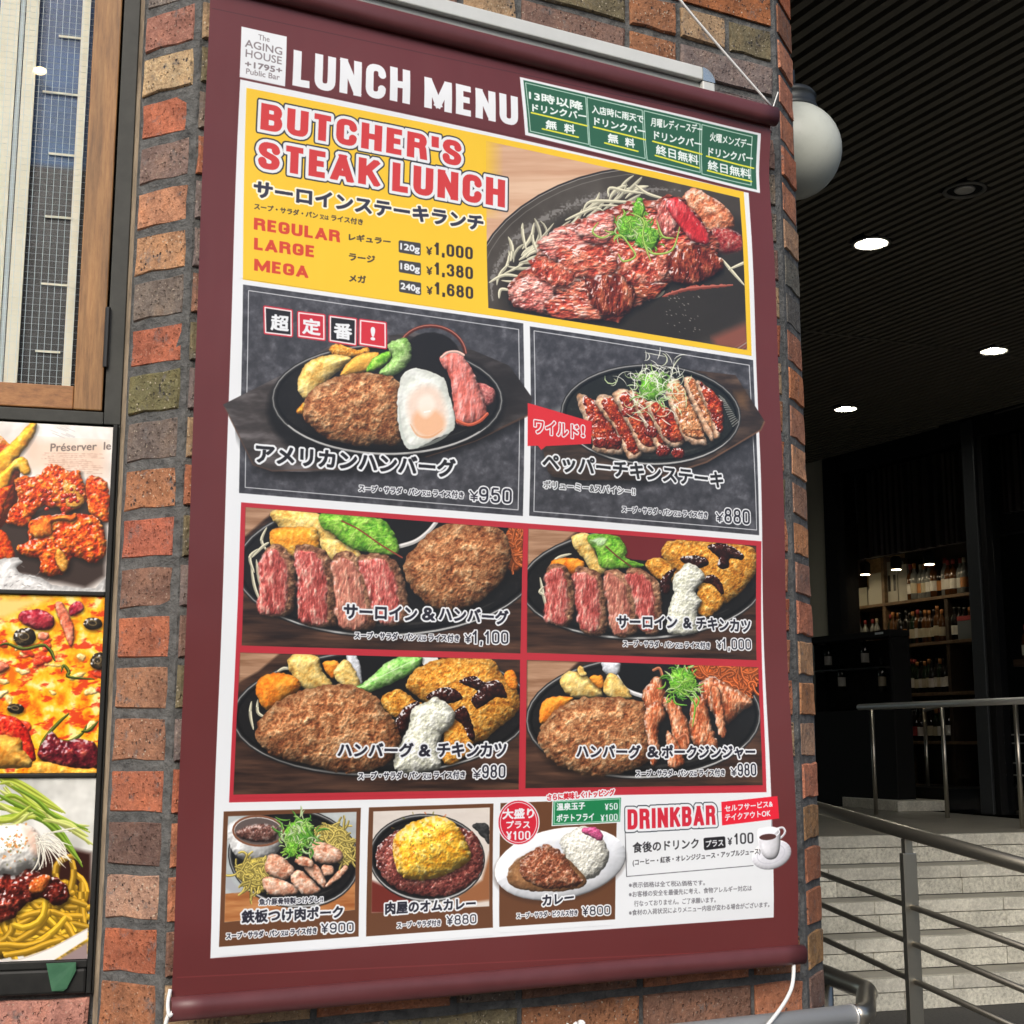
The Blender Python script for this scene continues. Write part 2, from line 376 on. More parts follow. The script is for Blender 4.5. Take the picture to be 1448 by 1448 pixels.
for k in range(-14, 60):
    z = FACE.hit(270, 118)[1]+.0375+PITCHB-k*PITCHB
    if z < .03 or z > ZTOP-.05: continue
    FAR = z < .86 or z > 2.78
    c = LEFTC[k+1] if 0 <= k+1 < len(LEFTC) else R.choice(PAL)
    if FAR:
        for P_, a_, b_ in ((CHL, .002, .102), (CHR, .018, .118)): far[R.randrange(5)].pbox(P_, a_, b_, z-.0305, z+.0305, -.05, -.001)
        u = .014
        while u < 1.1:
            w = min(.215, 1.126-u); far[R.randrange(5)].pbox(FACE, u, u+w, z-.0305, z+.0305, -.05, -.0)
            u += w+.012
        continue
    brick_at(pillar, R.choice(HD), CHL, .052, z, .102, .099, c[:3], c[3], -.002)
    kr = k+3; c = RIGHTC[(kr) % len(RIGHTC)] if 0 <= kr < len(RIGHTC) else R.choice(PAL)
    brick_at(pillar, R.choice(HD), CHR, .068, z, .102, .100, c[:3], c[3], -.002)
    if z < EYE-.75 and False: continue
    # face: bond of stretchers and headers between u=.012 and 1.128
    u = .003; seq = []
    first = (.102 if k % 2 else .215)
    while u < 1.126:
        w = first if not seq else (.215 if R.random() < .8 else .102)
        if u+w > 1.126-.03: w = 1.126-u
        if w > .28: w = w/2-.006
        seq.append((u, w)); u += w+.012
    for (u, w) in seq:
        if w < .04: continue
        me, w0 = (R.choice(HD), .102) if w < .155 else (R.choice(ST), .215)
        c = R.choice(PAL)
        if k == -1 or k == 1:
            if u > .85: c = (.45,.40,.40,.3)
        if k in (1, 2) and u > .6: c = (.44,.39,.33,1)
        brick_at(pillar, me, FACE, u+w/2, z, w0, w, c[:3], c[3])
for i, mb_ in enumerate(far):
    o = mb_.build('brick_courses', M['brick'], pillar); o['kind'] = 'stuff'; c = PAL[i*2 % 10]; o.color = (*lin(c[:3]), c[3])
nb = sum(1 for o in pillar.children if o.name.startswith('brick'))
# ---------------- left wall with steel frame ----------------
lw = empty('left_wall', WALL.pt(-.6, 0, -.1), 'painted dark steel shopfront wall holding the timber window, at the left of the brick pillar', 'wall')
M['salmon'] = M['brick']
MB().pbox(WALL, -2.6, -.0, 0, CEIL+.3, -.30, -.075).build('wall_backing', M['mortar'], lw)
# ---------------- printing: numpy painter for the flat print on banner and posters ----------------
_lat = {}
def _lattice(seed):
    if seed not in _lat: _lat[seed] = np.random.RandomState(seed).rand(256, 256).astype(np.float32)
    return _lat[seed]
def vnoise(X, Y, sc, seed=0):
    L = _lattice(seed); x = X/sc + 1000; y = Y/sc + 1000
    xi = np.floor(x).astype(int); yi = np.floor(y).astype(int); fx = x-xi; fy = y-yi
    fx = fx*fx*(3-2*fx); fy = fy*fy*(3-2*fy); a = xi & 255; b = yi & 255; a1 = (a+1) & 255; b1 = (b+1) & 255
    return (L[b, a]*(1-fx)+L[b, a1]*fx)*(1-fy)+(L[b1, a]*(1-fx)+L[b1, a1]*fx)*fy
def fbm(X, Y, sc, seed=0, o=3):
    r = 0; w = 1; t = 0
    for i in range(o):
        c, s = math.cos(i*1.1), math.sin(i*1.1)
        r = r + w*vnoise(X*c-Y*s, X*s+Y*c, sc/2**i, seed+i); t += w; w *= .6
    return r/t
def C(*a):
    return np.array(a, np.float32)/255.
def rampc(f, stops):
    xs = [s[0] for s in stops]; cs = np.array([s[1] for s in stops], np.float32)
    return np.stack([np.interp(f, xs, cs[:, k]) for k in range(3)], -1).astype(np.float32)
def sd_poly(X, Y, P):
    d = np.full(X.shape, 1e9, np.float32); ins = np.zeros(X.shape, bool); n = len(P)
    for i in range(n):
        ax, ay = P[i]; bx, by = P[(i+1) % n]; ex, ey = bx-ax, by-ay
        wx, wy = X-ax, Y-ay; t = np.clip((wx*ex+wy*ey)/max(ex*ex+ey*ey, 1e-9), 0, 1)
        d = np.minimum(d, (wx-ex*t)**2+(wy-ey*t)**2)
        if ay != by:
            c = ((ay > Y) != (by > Y)) & (X < (bx-ax)*(Y-ay)/(by-ay)+ax); ins ^= c
    d = np.sqrt(d); return np.where(ins, -d, d)
def crom(P, k=5, closed=False):
    P = [tuple(p) for p in P]; n = len(P); out = []
    for i in range(n if closed else n-1):
        p0 = P[(i-1) % n] if closed or i > 0 else P[0]; p1 = P[i]; p2 = P[(i+1) % n]
        p3 = P[(i+2) % n] if closed or i+2 < n else P[n-1]
        for j in range(k):
            t = j/k
            out.append(tuple(.5*((2*b)+(-a+c)*t+(2*a-5*b+4*c-d)*t*t+(-a+3*b-3*c+d)*t**3) for a, b, c, d in zip(p0, p1, p2, p3)))
    if not closed: out.append(P[-1])
    return out
def grow(m, r):
    r = float(r); h = m
    k = 0
    while k < r:
        step = min(1.0, r-k); p = np.pad(h, 1, mode='edge')
        c = np.maximum(np.maximum(p[:-2, 1:-1], p[2:, 1:-1]), np.maximum(p[1:-1, :-2], p[1:-1, 2:]))
        if int(k) % 2 == 0:
            dg = np.maximum(np.maximum(p[:-2, :-2], p[2:, 2:]), np.maximum(p[:-2, 2:], p[2:, :-2])); c = np.maximum(c, dg*.85+c*.15)
        c = np.maximum(c, h)
        h = h + (c-h)*step; k += 1
    return h
def _q(a, c, b, n=5): return [((1-t)**2*a[0]+2*t*(1-t)*c[0]+t*t*b[0], (1-t)**2*a[1]+2*t*(1-t)*c[1]+t*t*b[1]) for t in [i/n for i in range(n+1)]]
_V = [(0, 0), (0, 1)]; _TOP = [(0, 1), (.5, 1)]+_q((.5, 1), (.95, 1), (.95, .80))+_q((.95, .73), (.95, .53), (.5, .53))+[(0, .53)]
_O = _q((.5, 1), (0, 1), (0, .76))+_q((0, .24), (0, 0), (.5, 0))+_q((.5, 0), (1, 0), (1, .24))+_q((1, .76), (1, 1), (.5, 1))
_C = [(1, .70)]+_q((1, .76), (1, 1), (.5, 1))+_q((.5, 1), (0, 1), (0, .76))+_q((0, .24), (0, 0), (.5, 0))+_q((.5, 0), (1, 0), (1, .24))
_6 = [(.95, .77)]+_q((.95, .80), (.92, 1), (.5, 1))+_q((.5, 1), (0, 1), (0, .6))+_q((0, .3), (0, 0), (.5, 0))+_q((.5, 0), (1, 0), (1, .3))+_q((1, .32), (1, .58), (.5, .58))+_q((.5, .58), (.05, .58), (0, .34))
SIGN = {'A': (1.1, [[(0, 0), (.5, 1)], [(1, 0), (.5, 1)], [(.25, .24), (.75, .24)]]), 'B': (1, [_V, _TOP, _q((.5, .53), (1, .53), (1, .3))+_q((1, .24), (1, 0), (.5, 0))+[(0, 0)]]),
 'C': (1, [_C+[(1, .30)]]), 'D': (1, [_V, [(0, 1), (.45, 1)]+_q((.45, 1), (1, 1), (1, .74))+_q((1, .26), (1, 0), (.45, 0))+[(0, 0)]]), 'E': (.82, [_V, [(0, 1), (1, 1)], [(0, .52), (.85, .52)], [(0, 0), (1, 0)]]),
 'G': (1, [_C+[(1, .42)], [(1, .42), (.62, .42)]]), 'H': (1.02, [_V, [(1, 0), (1, 1)], [(0, .52), (1, .52)]]), 'I': (.4, [[(.5, 0), (.5, 1)]]), 'K': (1.05, [_V, [(.95, 1), (.12, .42)], [(.4, .6), (1, 0)]]),
 'L': (.82, [_V, [(0, 0), (1, 0)]]), 'M': (1.4, [_V, [(1, 0), (1, 1)], [(.04, 1), (.5, .12)], [(.96, 1), (.5, .12)]]), 'N': (1.06, [_V, [(1, 0), (1, 1)], [(.04, 1), (.96, 0)]]), 'R': (1.03, [_V, _TOP, _q((.5, .53), (.95, .53), (.95, .3))+[(1, 0)]]),
 'S': (.98, [[(1, .73)]+_q((1, .78), (1, 1), (.5, 1))+_q((.5, 1), (0, 1), (0, .77))+_q((0, .72), (.02, .6), (.5, .5))+_q((.5, .5), (1, .4), (1, .26))+_q((1, .22), (1, 0), (.5, 0))+_q((.5, 0), (0, 0), (0, .22))+[(0, .27)]]),
 'T': (.9, [[(.5, 0), (.5, 1)], [(0, 1), (1, 1)]]), 'U': (1, [[(0, 1)]+_q((0, .24), (0, 0), (.5, 0))+_q((.5, 0), (1, 0), (1, .24))+[(1, 1)]]), '’': (.36, [[(.6, 1), (.6, .94)], [(.6, .94), (.35, .78)]]), ' ': (.5, []),
 '0': (1, [_O]), '1': (.78, [[(.62, 0), (.62, 1)], [(.6, .98), (.1, .78)]]), '2': (1, [[(0, .7)]+_q((0, .74), (.02, 1), (.5, 1))+_q((.5, 1), (1, 1), (1, .74))+_q((1, .66), (.96, .5), (0, 0)), [(0, 0), (1, 0)]]),
 '3': (1, [[(0, .76)]+_q((0, .78), (.04, 1), (.5, 1))+_q((.5, 1), (.95, 1), (.95, .77))+_q((.95, .74), (.93, .54), (.45, .54)), _q((.45, .54), (1, .54), (1, .29))+_q((1, .24), (1, 0), (.5, 0))+_q((.5, 0), (.02, 0), (0, .24))]),
 '4': (1, [[(.75, 0), (.75, 1)], [(.72, 1), (0, .3)], [(0, .3), (1, .3)]]), '5': (1, [[(.92, 1), (.14, 1)], [(.12, 1), (.06, .52)], _q((.06, .5), (.2, .62), (.5, .62))+_q((.5, .62), (1, .62), (1, .32))+_q((1, .26), (1, 0), (.5, 0))+_q((.5, 0), (.04, 0), (0, .22))]),
 '6': (1, [_6]), '9': (1, [[(1-x, 1-y) for x, y in _6]]), '8': (1, [_q((.5, .54), (.06, .54), (.06, .77))+_q((.06, .77), (.06, 1), (.5, 1))+_q((.5, 1), (.94, 1), (.94, .77))+_q((.94, .77), (.94, .54), (.5, .54)), _q((.5, .54), (0, .54), (0, .28))+_q((0, .26), (0, 0), (.5, 0))+_q((.5, 0), (1, 0), (1, .26))+_q((1, .28), (1, .54), (.5, .54))]),
 '¥': (1, [[(0, 1), (.5, .5)], [(1, 1), (.5, .5)], [(.5, 0), (.5, .5)], [(.12, .44), (.88, .44)], [(.12, .2), (.88, .2)]]), ',': (.4, [[(.5, .03), (.5, -.03)], [(.5, -.03), (.3, -.18)]])}
_glyph = {}
def text_tris(s):
    if s not in _glyph:
        c = bpy.data.curves.new('t', 'FONT'); c.body = s; c.resolution_u = 3; c.fill_mode = 'FRONT'
        o = bpy.data.objects.new('t', c); COL.objects.link(o)
        dg = bpy.context.evaluated_depsgraph_get(); me = bpy.data.meshes.new_from_object(o.evaluated_get(dg)); me.calc_loop_triangles()
        v = np.zeros(len(me.vertices)*3); me.vertices.foreach_get('co', v); v = v.reshape(-1, 3)[:, :2]
        t = np.zeros(len(me.loop_triangles)*3, int); me.loop_triangles.foreach_get('vertices', t); t = t.reshape(-1, 3)
        bpy.data.objects.remove(o); bpy.data.curves.remove(c); bpy.data.meshes.remove(me)
        _glyph[s] = (v, t)
    return _glyph[s]
class Print:
    def __init__(s, P, u0, u1, v0, v1, res, bg):
        s.P, s.u0, s.u1, s.v0, s.v1, s.res = P, u0, u1, v0, v1, res
        s.w = int((u1-u0)*res); s.h = int((v1-v0)*res)
        s.img = np.empty((s.h, s.w, 3), np.float32); s.img[:] = bg
        u = u0+(np.arange(s.w)+.5)/res; v = v1-(np.arange(s.h)+.5)/res
        U, V = np.meshgrid(u, v)
        x = P.o.x+P.e.x*U; y = P.o.y+P.e.y*U; z = V-EYE
        dep = y*CP+z*SP; up = z*CP-y*SP
        s.PX = (724+FPX*x/dep).astype(np.float32); s.PY = (724-FPX*up/dep).astype(np.float32)
    def c(s, p):
        u, v = s.P.hit(*p); return ((u-s.u0)*s.res, (s.v1-v)*s.res)
    def reg(s, pts, pad=3):
        q = [s.c(p) for p in pts]; x0 = min(a for a, b in q); x1 = max(a for a, b in q); y0 = min(b for a, b in q); y1 = max(b for a, b in q)
        pad = pad*s.res/850.
        sl = (slice(max(0, int(y0-pad)), min(s.h, int(y1+pad)+2)), slice(max(0, int(x0-pad)), min(s.w, int(x1+pad)+2)))
        return sl
    def over(s, sl, m, col):
        v = s.img[sl]; v += (col-v)*np.clip(m, 0, 1)[..., None]
    def poly(s, pts, col, soft=.8, noise=None, clip=None, a=1.0):
        sl = s.reg(pts); X, Y = s.PX[sl], s.PY[sl]; m = np.clip(.5-sd_poly(X, Y, pts)/soft, 0, 1)*a
        if clip is not None: m = m*s.clipm(sl, clip)
        if noise: col = rampc(fbm(X/noise[2], Y/noise[3], noise[1], noise[0], 4), noise[4])
        s.over(sl, m, col)
    def clipm(s, sl, clip): return np.clip(.5-sd_poly(s.PX[sl], s.PY[sl], clip)/.8, 0, 1)
    def line(s, pts, w, col, closed=False, clip=None, shade=0, a=1.0, taper=False, wob=0):
        if closed: pts = list(pts)+[pts[0]]
        sl = s.reg(pts, w+2); X, Y = s.PX[sl], s.PY[sl]
        if X.size == 0: return
        d = np.full(X.shape, 1e9, np.float32); sg = np.zeros(X.shape, np.float32); n = len(pts)-1
        for i in range(n):
            ax, ay = pts[i]; bx, by = pts[i+1]; ex, ey = bx-ax, by-ay; L = math.hypot(ex, ey)+1e-9
            wx, wy = X-ax, Y-ay; t = np.clip((wx*ex+wy*ey)/(L*L), 0, 1); dd = np.hypot(wx-ex*t, wy-ey*t)
            if taper:
                f = (i+t)/n; dd = dd/np.maximum(.15, np.sin(np.pi*np.clip(f*.94+.03, 0, 1))**.6)
            sgn = (wx*(-ey)+wy*ex)/L; k = dd < d; d = np.where(k, dd, d)
            if shade: sg = np.where(k, np.where(ex < 0, -sgn, sgn), sg)
        if wob: d = d+(vnoise(X, Y, 2.2, 77)-.5)*wob
        m = np.clip((w/2-d)/.7+.5, 0, 1)*a
        if clip is not None: m = m*s.clipm(sl, clip)
        if shade:
            q = np.clip(sg/(w/2), -1, 1); c = np.asarray(col)[None, None]*(1-shade*.5*(1+q)[..., None]*.9)+ (np.clip(1-abs(q+.35)*2.2, 0, 1)*.16)[..., None]
            s.over(sl, m, c)
        else: s.over(sl, m, np.asarray(col))
    def food(s, pts, ramp, ns=6, bump=2.5, dome=1.0, wob=1.5, seed=1, clip=None, spec=0, edge=.35, smooth=True, asp=(1, 1), k=1.0, shadow=0, fo=4, soft=1.0, a=1.0, sf=.45):
        if smooth: pts = crom(pts, 4, True)
        if shadow: s.poly([(x+shadow*.3, y+shadow) for x, y in pts], C(8, 6, 5), soft=shadow*2.2, clip=clip, a=.65)
        sl = s.reg(pts, 4); X, Y = s.PX[sl], s.PY[sl]
        if X.size < 9: return
        d = sd_poly(X, Y, pts)+(fbm(X, Y, 5+wob, seed+50, 2)-.5)*2*wob
        m = np.clip(.5-d/soft, 0, 1)*a
        if clip is not None: m = m*s.clipm(sl, clip)
        R = max(4., -float(d.min())); q = np.clip(-d/R, 0, 1)
        n1 = fbm(X/asp[0], Y/asp[1], ns, seed, fo); n2 = fbm(X/asp[0], Y/asp[1], ns*sf, seed+9, 3)
        H = dome*R*.5*np.sqrt(1-(1-q)**2)+bump*ns*.16*n1+bump*ns*.075*n2
        for _ in range(2):
            P_ = np.pad(H, 1, mode='edge'); H = (P_[:-2, 1:-1]+P_[2:, 1:-1]+P_[1:-1, :-2]+P_[1:-1, 2:]+P_[1:-1, 1:-1]*2)/6
        px = s.res/850.*1.0
        gy, gx = np.gradient(H); gx = gx*px; gy = gy*px
        sh = 1+k*np.clip(.55*gx+.75*gy, -.8, .6)*.7
        f = np.clip((.6*n1+.4*n2-.5)*1.9+.5, 0, 1)
        col = rampc(f, ramp)*sh[..., None]*(1-edge*(1-np.clip(q*3, 0, 1))[..., None])
        if spec:
            hl = np.clip((sh-1.10)*4.5, 0, 1)*np.clip((vnoise(X, Y, ns*.4, seed+31)-.5)*5, 0, 1)*spec*.85
            col = col+(1-col)*hl[..., None]
        s.over(sl, m, np.clip(col, 0, 1))
    def ell(s, cx, cy, rx, ry, rot=0, n=28, a0=0, a1=360):
        r = math.radians(rot); out = []
        for i in range(n):
            t = math.radians(a0+(a1-a0)*i/(n if a1-a0 == 360 else n-1)); x, y = rx*math.cos(t), ry*math.sin(t)
            out.append((cx+x*math.cos(r)-y*math.sin(r), cy+x*math.sin(r)+y*math.cos(r)))
        return out
    def text(s, t, L, R, h, col, bold=0.0, outs=(), xb=0.0, hR=None, soft=1):
        v, tr = text_tris(t)
        if len(tr) == 0: return
        x0, y0 = v.min(0); x1, y1 = v.max(0); V = (v-(x0, y0))/(x1-x0, y1-y0)
        (ax, ay), (bx, by), (_, ty) = s.c(L), s.c(R), s.c((L[0], L[1]-h))
        H = ay-ty
        SS = 3; mx = max([bold]+[o[0] for o in outs])*s.res/850.+4
        X0, X1 = int(min(ax, bx)-mx), int(max(ax, bx)+mx)+1; Y0, Y1 = int(min(ay, by)-H-mx), int(max(ay, by)+mx)+1
        w, hh = (X1-X0)*SS, (Y1-Y0)*SS; mask = np.zeros((hh, w), np.float32)
        px = (ax+V[:, 0]*(bx-ax)-X0)*SS; py = (ay+V[:, 0]*(by-ay)-V[:, 1]*H-Y0)*SS
        T = np.stack([px[tr], py[tr]], -1)
        lo = np.floor(T.min(1)).astype(int); hi = np.ceil(T.max(1)).astype(int)+1
        for i in range(len(T)):
            (xa, ya), (xb_, yb), (xc, yc) = T[i]; l0, t0 = max(lo[i, 0], 0), max(lo[i, 1], 0); l1, t1 = min(hi[i, 0], w), min(hi[i, 1], hh)
            if l1 <= l0 or t1 <= t0: continue
            gx = np.arange(l0, l1)[None, :]+.5; gy = np.arange(t0, t1)[:, None]+.5
            A = (xb_-xa)*(yc-ya)-(xc-xa)*(yb-ya)
            if abs(A) < 1e-9: continue
            sg = 1 if A > 0 else -1
            e = ((xb_-xa)*(gy-ya)-(yb-ya)*(gx-xa))*sg >= -.01
            e &= ((xc-xb_)*(gy-yb)-(yc-yb)*(gx-xb_))*sg >= -.01
            e &= ((xa-xc)*(gy-yc)-(ya-yc)*(gx-xc))*sg >= -.01
            mask[t0:t1, l0:l1][e] = 1
        k = s.res/850.*SS
        body = grow(mask, bold*k) if bold else mask
        if xb:
            for _ in range(int(xb*k)):
                p = np.pad(body, ((0, 0), (1, 1))); body = np.maximum(body, np.maximum(p[:, :-2], p[:, 2:]))
        def down(m): return m.reshape(Y1-Y0, SS, X1-X0, SS).mean((1, 3))
        cx0, cy0 = max(X0, 0), max(Y0, 0); cx1, cy1 = min(X1, s.w), min(Y1, s.h)
        sl = (slice(cy0, cy1), slice(cx0, cx1)); sub = (slice(cy0-Y0, cy1-Y0), slice(cx0-X0, cx1-X0))
        cur = body; done = 0; layers = []
        for r, c in outs: cur = grow(cur, (r-done)*k); done = r; layers.append((down(cur), c))
        for m, c in reversed(layers): s.over(sl, m[sub], c)
        s.over(sl, down(body)[sub], col)
    def sign(s, t, L, R, h, col, th=.19, gap=.30, outs=(), kx=1.4):
        (ax, ay), (bx, by), (_, ty) = s.c(L), s.c(R), s.c((L[0], L[1]-h)); H = ay-ty; T = H*th; base = bx-ax
        ws = [SIGN[ch][0] for ch in t]; tot = sum(ws)+gap*(len(t)-1); unit = base/tot
        mx = max([0]+[o[0] for o in outs])*s.res/850.+3
        X0, X1 = int(max(0, min(ax, bx)-mx)), int(min(s.w, max(ax, bx)+mx)+1); Y0, Y1 = int(max(0, min(ay, by)-H-mx)), int(min(s.h, max(ay, by)+mx)+1)
        gx, gy = np.meshgrid(np.arange(X0, X1)+.5, np.arange(Y0, Y1)+.5); D = np.full(gx.shape, 99., np.float32); cur = ax
        Tx = min(T*kx, unit*.385)
        for ch, w in zip(t, ws):
            W_ = w*unit; DL = np.full(gx.shape, 99., np.float32)
            for pl in SIGN[ch][1]:
                P = [(cur+Tx/2+x*(W_-Tx), y*(H-T)+T/2) for x, y in pl]; P = [(x, ay+(x-ax)/(bx-ax)*(by-ay)-y) for x, y in P]; P = [p for i, p in enumerate(P) if i == 0 or math.hypot(p[0]-P[i-1][0], p[1]-P[i-1][1]) > .01]
                for i in range(len(P)-1):
                    (xa, ya), (xb_, yb) = P[i], P[i+1]; L_ = math.hypot(xb_-xa, yb-ya)+1e-6; ux, uy = (xb_-xa)/L_, (yb-ya)/L_
                    th_ = (T*abs(ux)+Tx*abs(uy))/(abs(ux)+abs(uy))
                    nc = ch in 'CGS235690'; e0 = th_/2 if i == 0 and not nc else 0; e1 = th_/2 if i == len(P)-2 and (not nc or ch in 'G2') else 0
                    al = (gx-xa)*ux+(gy-ya)*uy; pe = np.abs((gx-xa)*uy-(gy-ya)*ux)-th_/2; a_ = np.maximum(-e0-al, al-L_-e1)
                    d = np.minimum(np.maximum(a_, pe), 0)+np.hypot(np.maximum(a_, 0), np.maximum(pe, 0)); DL = np.minimum(DL, d)
                    if i: DL = np.minimum(DL, np.hypot(gx-xa, gy-ya)-th_/2)
            if ch != ',': yb_ = ay+(cur+W_/2-ax)/(bx-ax)*(by-ay); DL = np.maximum(DL, np.abs(gy-yb_+H/2)-H/2)
            D = np.minimum(D, DL)
            cur += W_+gap*unit
        sl = (slice(Y0, Y1), slice(X0, X1)); k = s.res/850.
        for r, c in reversed(outs): s.over(sl, np.clip(r*k-D+.5, 0, 1), c)
        if col is not None: s.over(sl, np.clip(.5-D, 0, 1), col)
    def image(s, name):
        im = bpy.data.images.new(name, s.w, s.h, alpha=False)
        a = np.ones((s.h, s.w, 4), np.float32); a[..., :3] = np.clip(s.img[::-1], 0, 1); im.pixels.foreach_set(a.ravel()); im.update(); im.pack(); return im
def zr(x0, y0, sc):
    return lambda *p: [(x0+a/sc, y0+b/sc) for a, b in p] if len(p) > 1 else (x0+p[0][0]/sc, y0+p[0][1]/sc)
WHITE = C(229, 232, 235); BLACK = C(30, 27, 30); INK = C(38, 36, 48)
PATTY = [(0, C(88, 42, 24)), (.25, C(134, 78, 46)), (.5, C(168, 112, 72)), (.75, C(196, 148, 104)), (1, C(226, 192, 150))]
PATTYD = [(0, C(48, 24, 18)), (.35, C(96, 56, 38)), (.6, C(136, 92, 58)), (.85, C(176, 134, 92)), (1, C(205, 170, 130))]
POTATO = [(0, C(196, 140, 60)), (.4, C(228, 190, 104)), (1, C(246, 226, 160))]
CARROT = [(0, C(214, 96, 20)), (.5, C(236, 140, 40)), (1, C(246, 170, 70))]
STEAK = [(0, C(116, 50, 42)), (.3, C(168, 70, 64)), (.55, C(198, 104, 96)), (.8, C(216, 150, 134)), (1, C(234, 198, 180))]
CRUST = [(0, C(70, 40, 30)), (.4, C(126, 84, 62)), (.7, C(168, 124, 94)), (1, C(204, 168, 132))]
LEAF = [(0, C(60, 130, 30)), (.5, C(128, 190, 60)), (1, C(186, 224, 110))]
FRY = [(0, C(150, 78, 20)), (.35, C(200, 128, 42)), (.65, C(226, 164, 70)), (1, C(244, 206, 130))]
TARTAR = [(0, C(186, 186, 160)), (.4, C(222, 222, 204)), (1, C(248, 248, 240))]
SAUCE = [(0, C(16, 6, 6)), (.5, C(44, 16, 14)), (1, C(92, 44, 34))]
GLAZE = [(0, C(70, 14, 10)), (.35, C(130, 34, 22)), (.6, C(176, 62, 34)), (.85, C(206, 104, 60)), (1, C(232, 170, 130))]
MEATRED = [(0, C(92, 16, 20)), (.25, C(150, 32, 36)), (.5, C(188, 58, 56)), (.75, C(214, 110, 100)), (1, C(240, 190, 178))]
NOODLE = C(232, 200, 96); SPROUT = C(226, 220, 190)
def scallions(cv, cx, cy, rx, ry, n, seed=1, w=2.4, cols=None, clip=None, wild=1.0):
    r = random.Random(seed); cols = cols or [C(120, 190, 50), C(160, 216, 80), C(84, 160, 40), C(200, 232, 150), C(140, 206, 60)]
    cv.food(cv.ell(cx, cy, rx*.8, ry*.8, 0, 12), [(0, C(60, 120, 30)), (.5, C(110, 180, 50)), (1, C(180, 225, 110))], ns=3, bump=2, wob=3, seed=seed, clip=clip)
    for i in range(n):
        a = r.uniform(0, 6.28); q = math.sqrt(r.random()); x = cx+math.cos(a)*rx*q; y = cy+math.sin(a)*ry*q
        L = r.uniform(.25, .7)*min(rx, ry)*wild; th = r.uniform(0, 6.28); bend = r.choice((-1, 1))*r.uniform(.6, 2.6)
        pts = []
        for k in range(6):
            pts.append((x, y)); x += math.cos(th)*L/4; y += math.sin(th)*L/4; th += bend/5
        cv.line(pts, w*r.uniform(.7, 1.2), r.choice(cols), shade=.5, clip=clip, taper=True)
def noodles(cv, poly, n, w, base, seed=1, clip=None, L=26, bend=.35, heading=None, dark=None):
    r = random.Random(seed); xs = [p[0] for p in poly]; ys = [p[1] for p in poly]
    cv.food(poly, [(0, base*.45), (.6, base*.8), (1, base)], ns=4, bump=2, clip=clip, seed=seed)
    k = 0; tries = 0
    while k < n and tries < n*8:
        tries += 1; x = r.uniform(min(xs), max(xs)); y = r.uniform(min(ys), max(ys)); ins = False
        for i in range(len(poly)):
            (ax, ay), (bx, by) = poly[i], poly[i-1]
            if (ay > y) != (by > y) and x < (bx-ax)*(y-ay)/(by-ay)+ax: ins = not ins
        if not ins: continue
        k += 1; th = r.uniform(0, 6.28) if heading is None else heading+r.gauss(0, .45); b = r.gauss(0, bend); pts = []
        for j in range(7):
            pts.append((x, y)); x += math.cos(th)*L/6; y += math.sin(th)*L/6; th += b+r.gauss(0, .12)
        f = r.uniform(.8, 1.12); cv.line(pts, w*1.5, base*.4, clip=clip, a=.55, taper=True); cv.line(pts, w, np.clip(base*f, 0, 1), clip=clip, shade=.55, taper=False)
def hot_plate(cv, cx, cy, rx, ry, rot, clip, w=3.0, oil=None, body=C(26, 24, 24)):
    e = cv.ell(cx, cy, rx, ry, rot, 40)
    cv.poly([(x, y+3) for x, y in e], C(10, 9, 9), soft=3, clip=clip)
    cv.poly(e, None, noise=(9, 5, 1, 1, [(0, body*.8), (.6, body), (1, body*1.6)]), clip=clip)
    cv.line(e, w*1.5, C(44, 43, 43), True, clip=clip); cv.line(e, w*.5, C(150, 150, 148), True, clip=clip, a=.8)
    lo = cv.ell(cx, cy, rx-w*1.6, ry-w*1.6, rot, 40); cv.line(lo, w*.9, C(12, 11, 11), True, clip=clip)
    cv.line(cv.ell(cx, cy, rx, ry, rot, 16, 30, 150), w*.8, C(190, 190, 188), clip=clip, a=.75, taper=True)
    cv.line(cv.ell(cx, cy, rx, ry, rot, 16, 190, 300), w*.6, C(150, 150, 148), clip=clip, a=.6, taper=True)
    cv.line(cv.ell(cx, cy, rx-w*4, ry-w*4, rot, 14, 40, 120), w*1.0, C(70, 68, 64), clip=clip, a=.5, taper=True)
def wood_bg(cv, poly, c1, c2, sx=14, sy=1.6, seed=3, clip=None):
    cv.poly(poly, None, noise=(seed, 5, sx, sy, [(.2, c1), (.5, (c1+c2)/2), (.8, c2)]), clip=clip)
def price(cv, t, L, R, h, hR=None):
    if ',' in t: L = (L[0], L[1]-h*.16); R = (R[0], R[1]-h*.16); h *= .85
    cv.sign(t, (L[0]-.5, L[1]+.5), (R[0]+.5, R[1]+.5), h*1.03, INK, .13, .24, [(1.9, WHITE)], kx=1.15)
def caption(cv, t, L, R, h, b=.75, o=2.2, col=INK): cv.text(t, L, R, h, col, bold=b, outs=[(o, WHITE)])
SET1 = 'スープ・サラダ・パン'; SET2 = '又は'; SET3 = 'ライス付き'
def setline(cv, L, R, h, ol=WHITE, col=INK, o=1.3, b=.28):
    f = lambda q: (L[0]+(R[0]-L[0])*q, L[1]+(R[1]-L[1])*q)
    cv.text(SET1, f(0), f(.585), h, col, bold=b, outs=[(o, ol)]); cv.text(SET2, f(.605), f(.685), h*.72, col, bold=b*.6, outs=[(o, ol)])
    cv.text(SET3, f(.71), f(1), h, col, bold=b, outs=[(o, ol)])

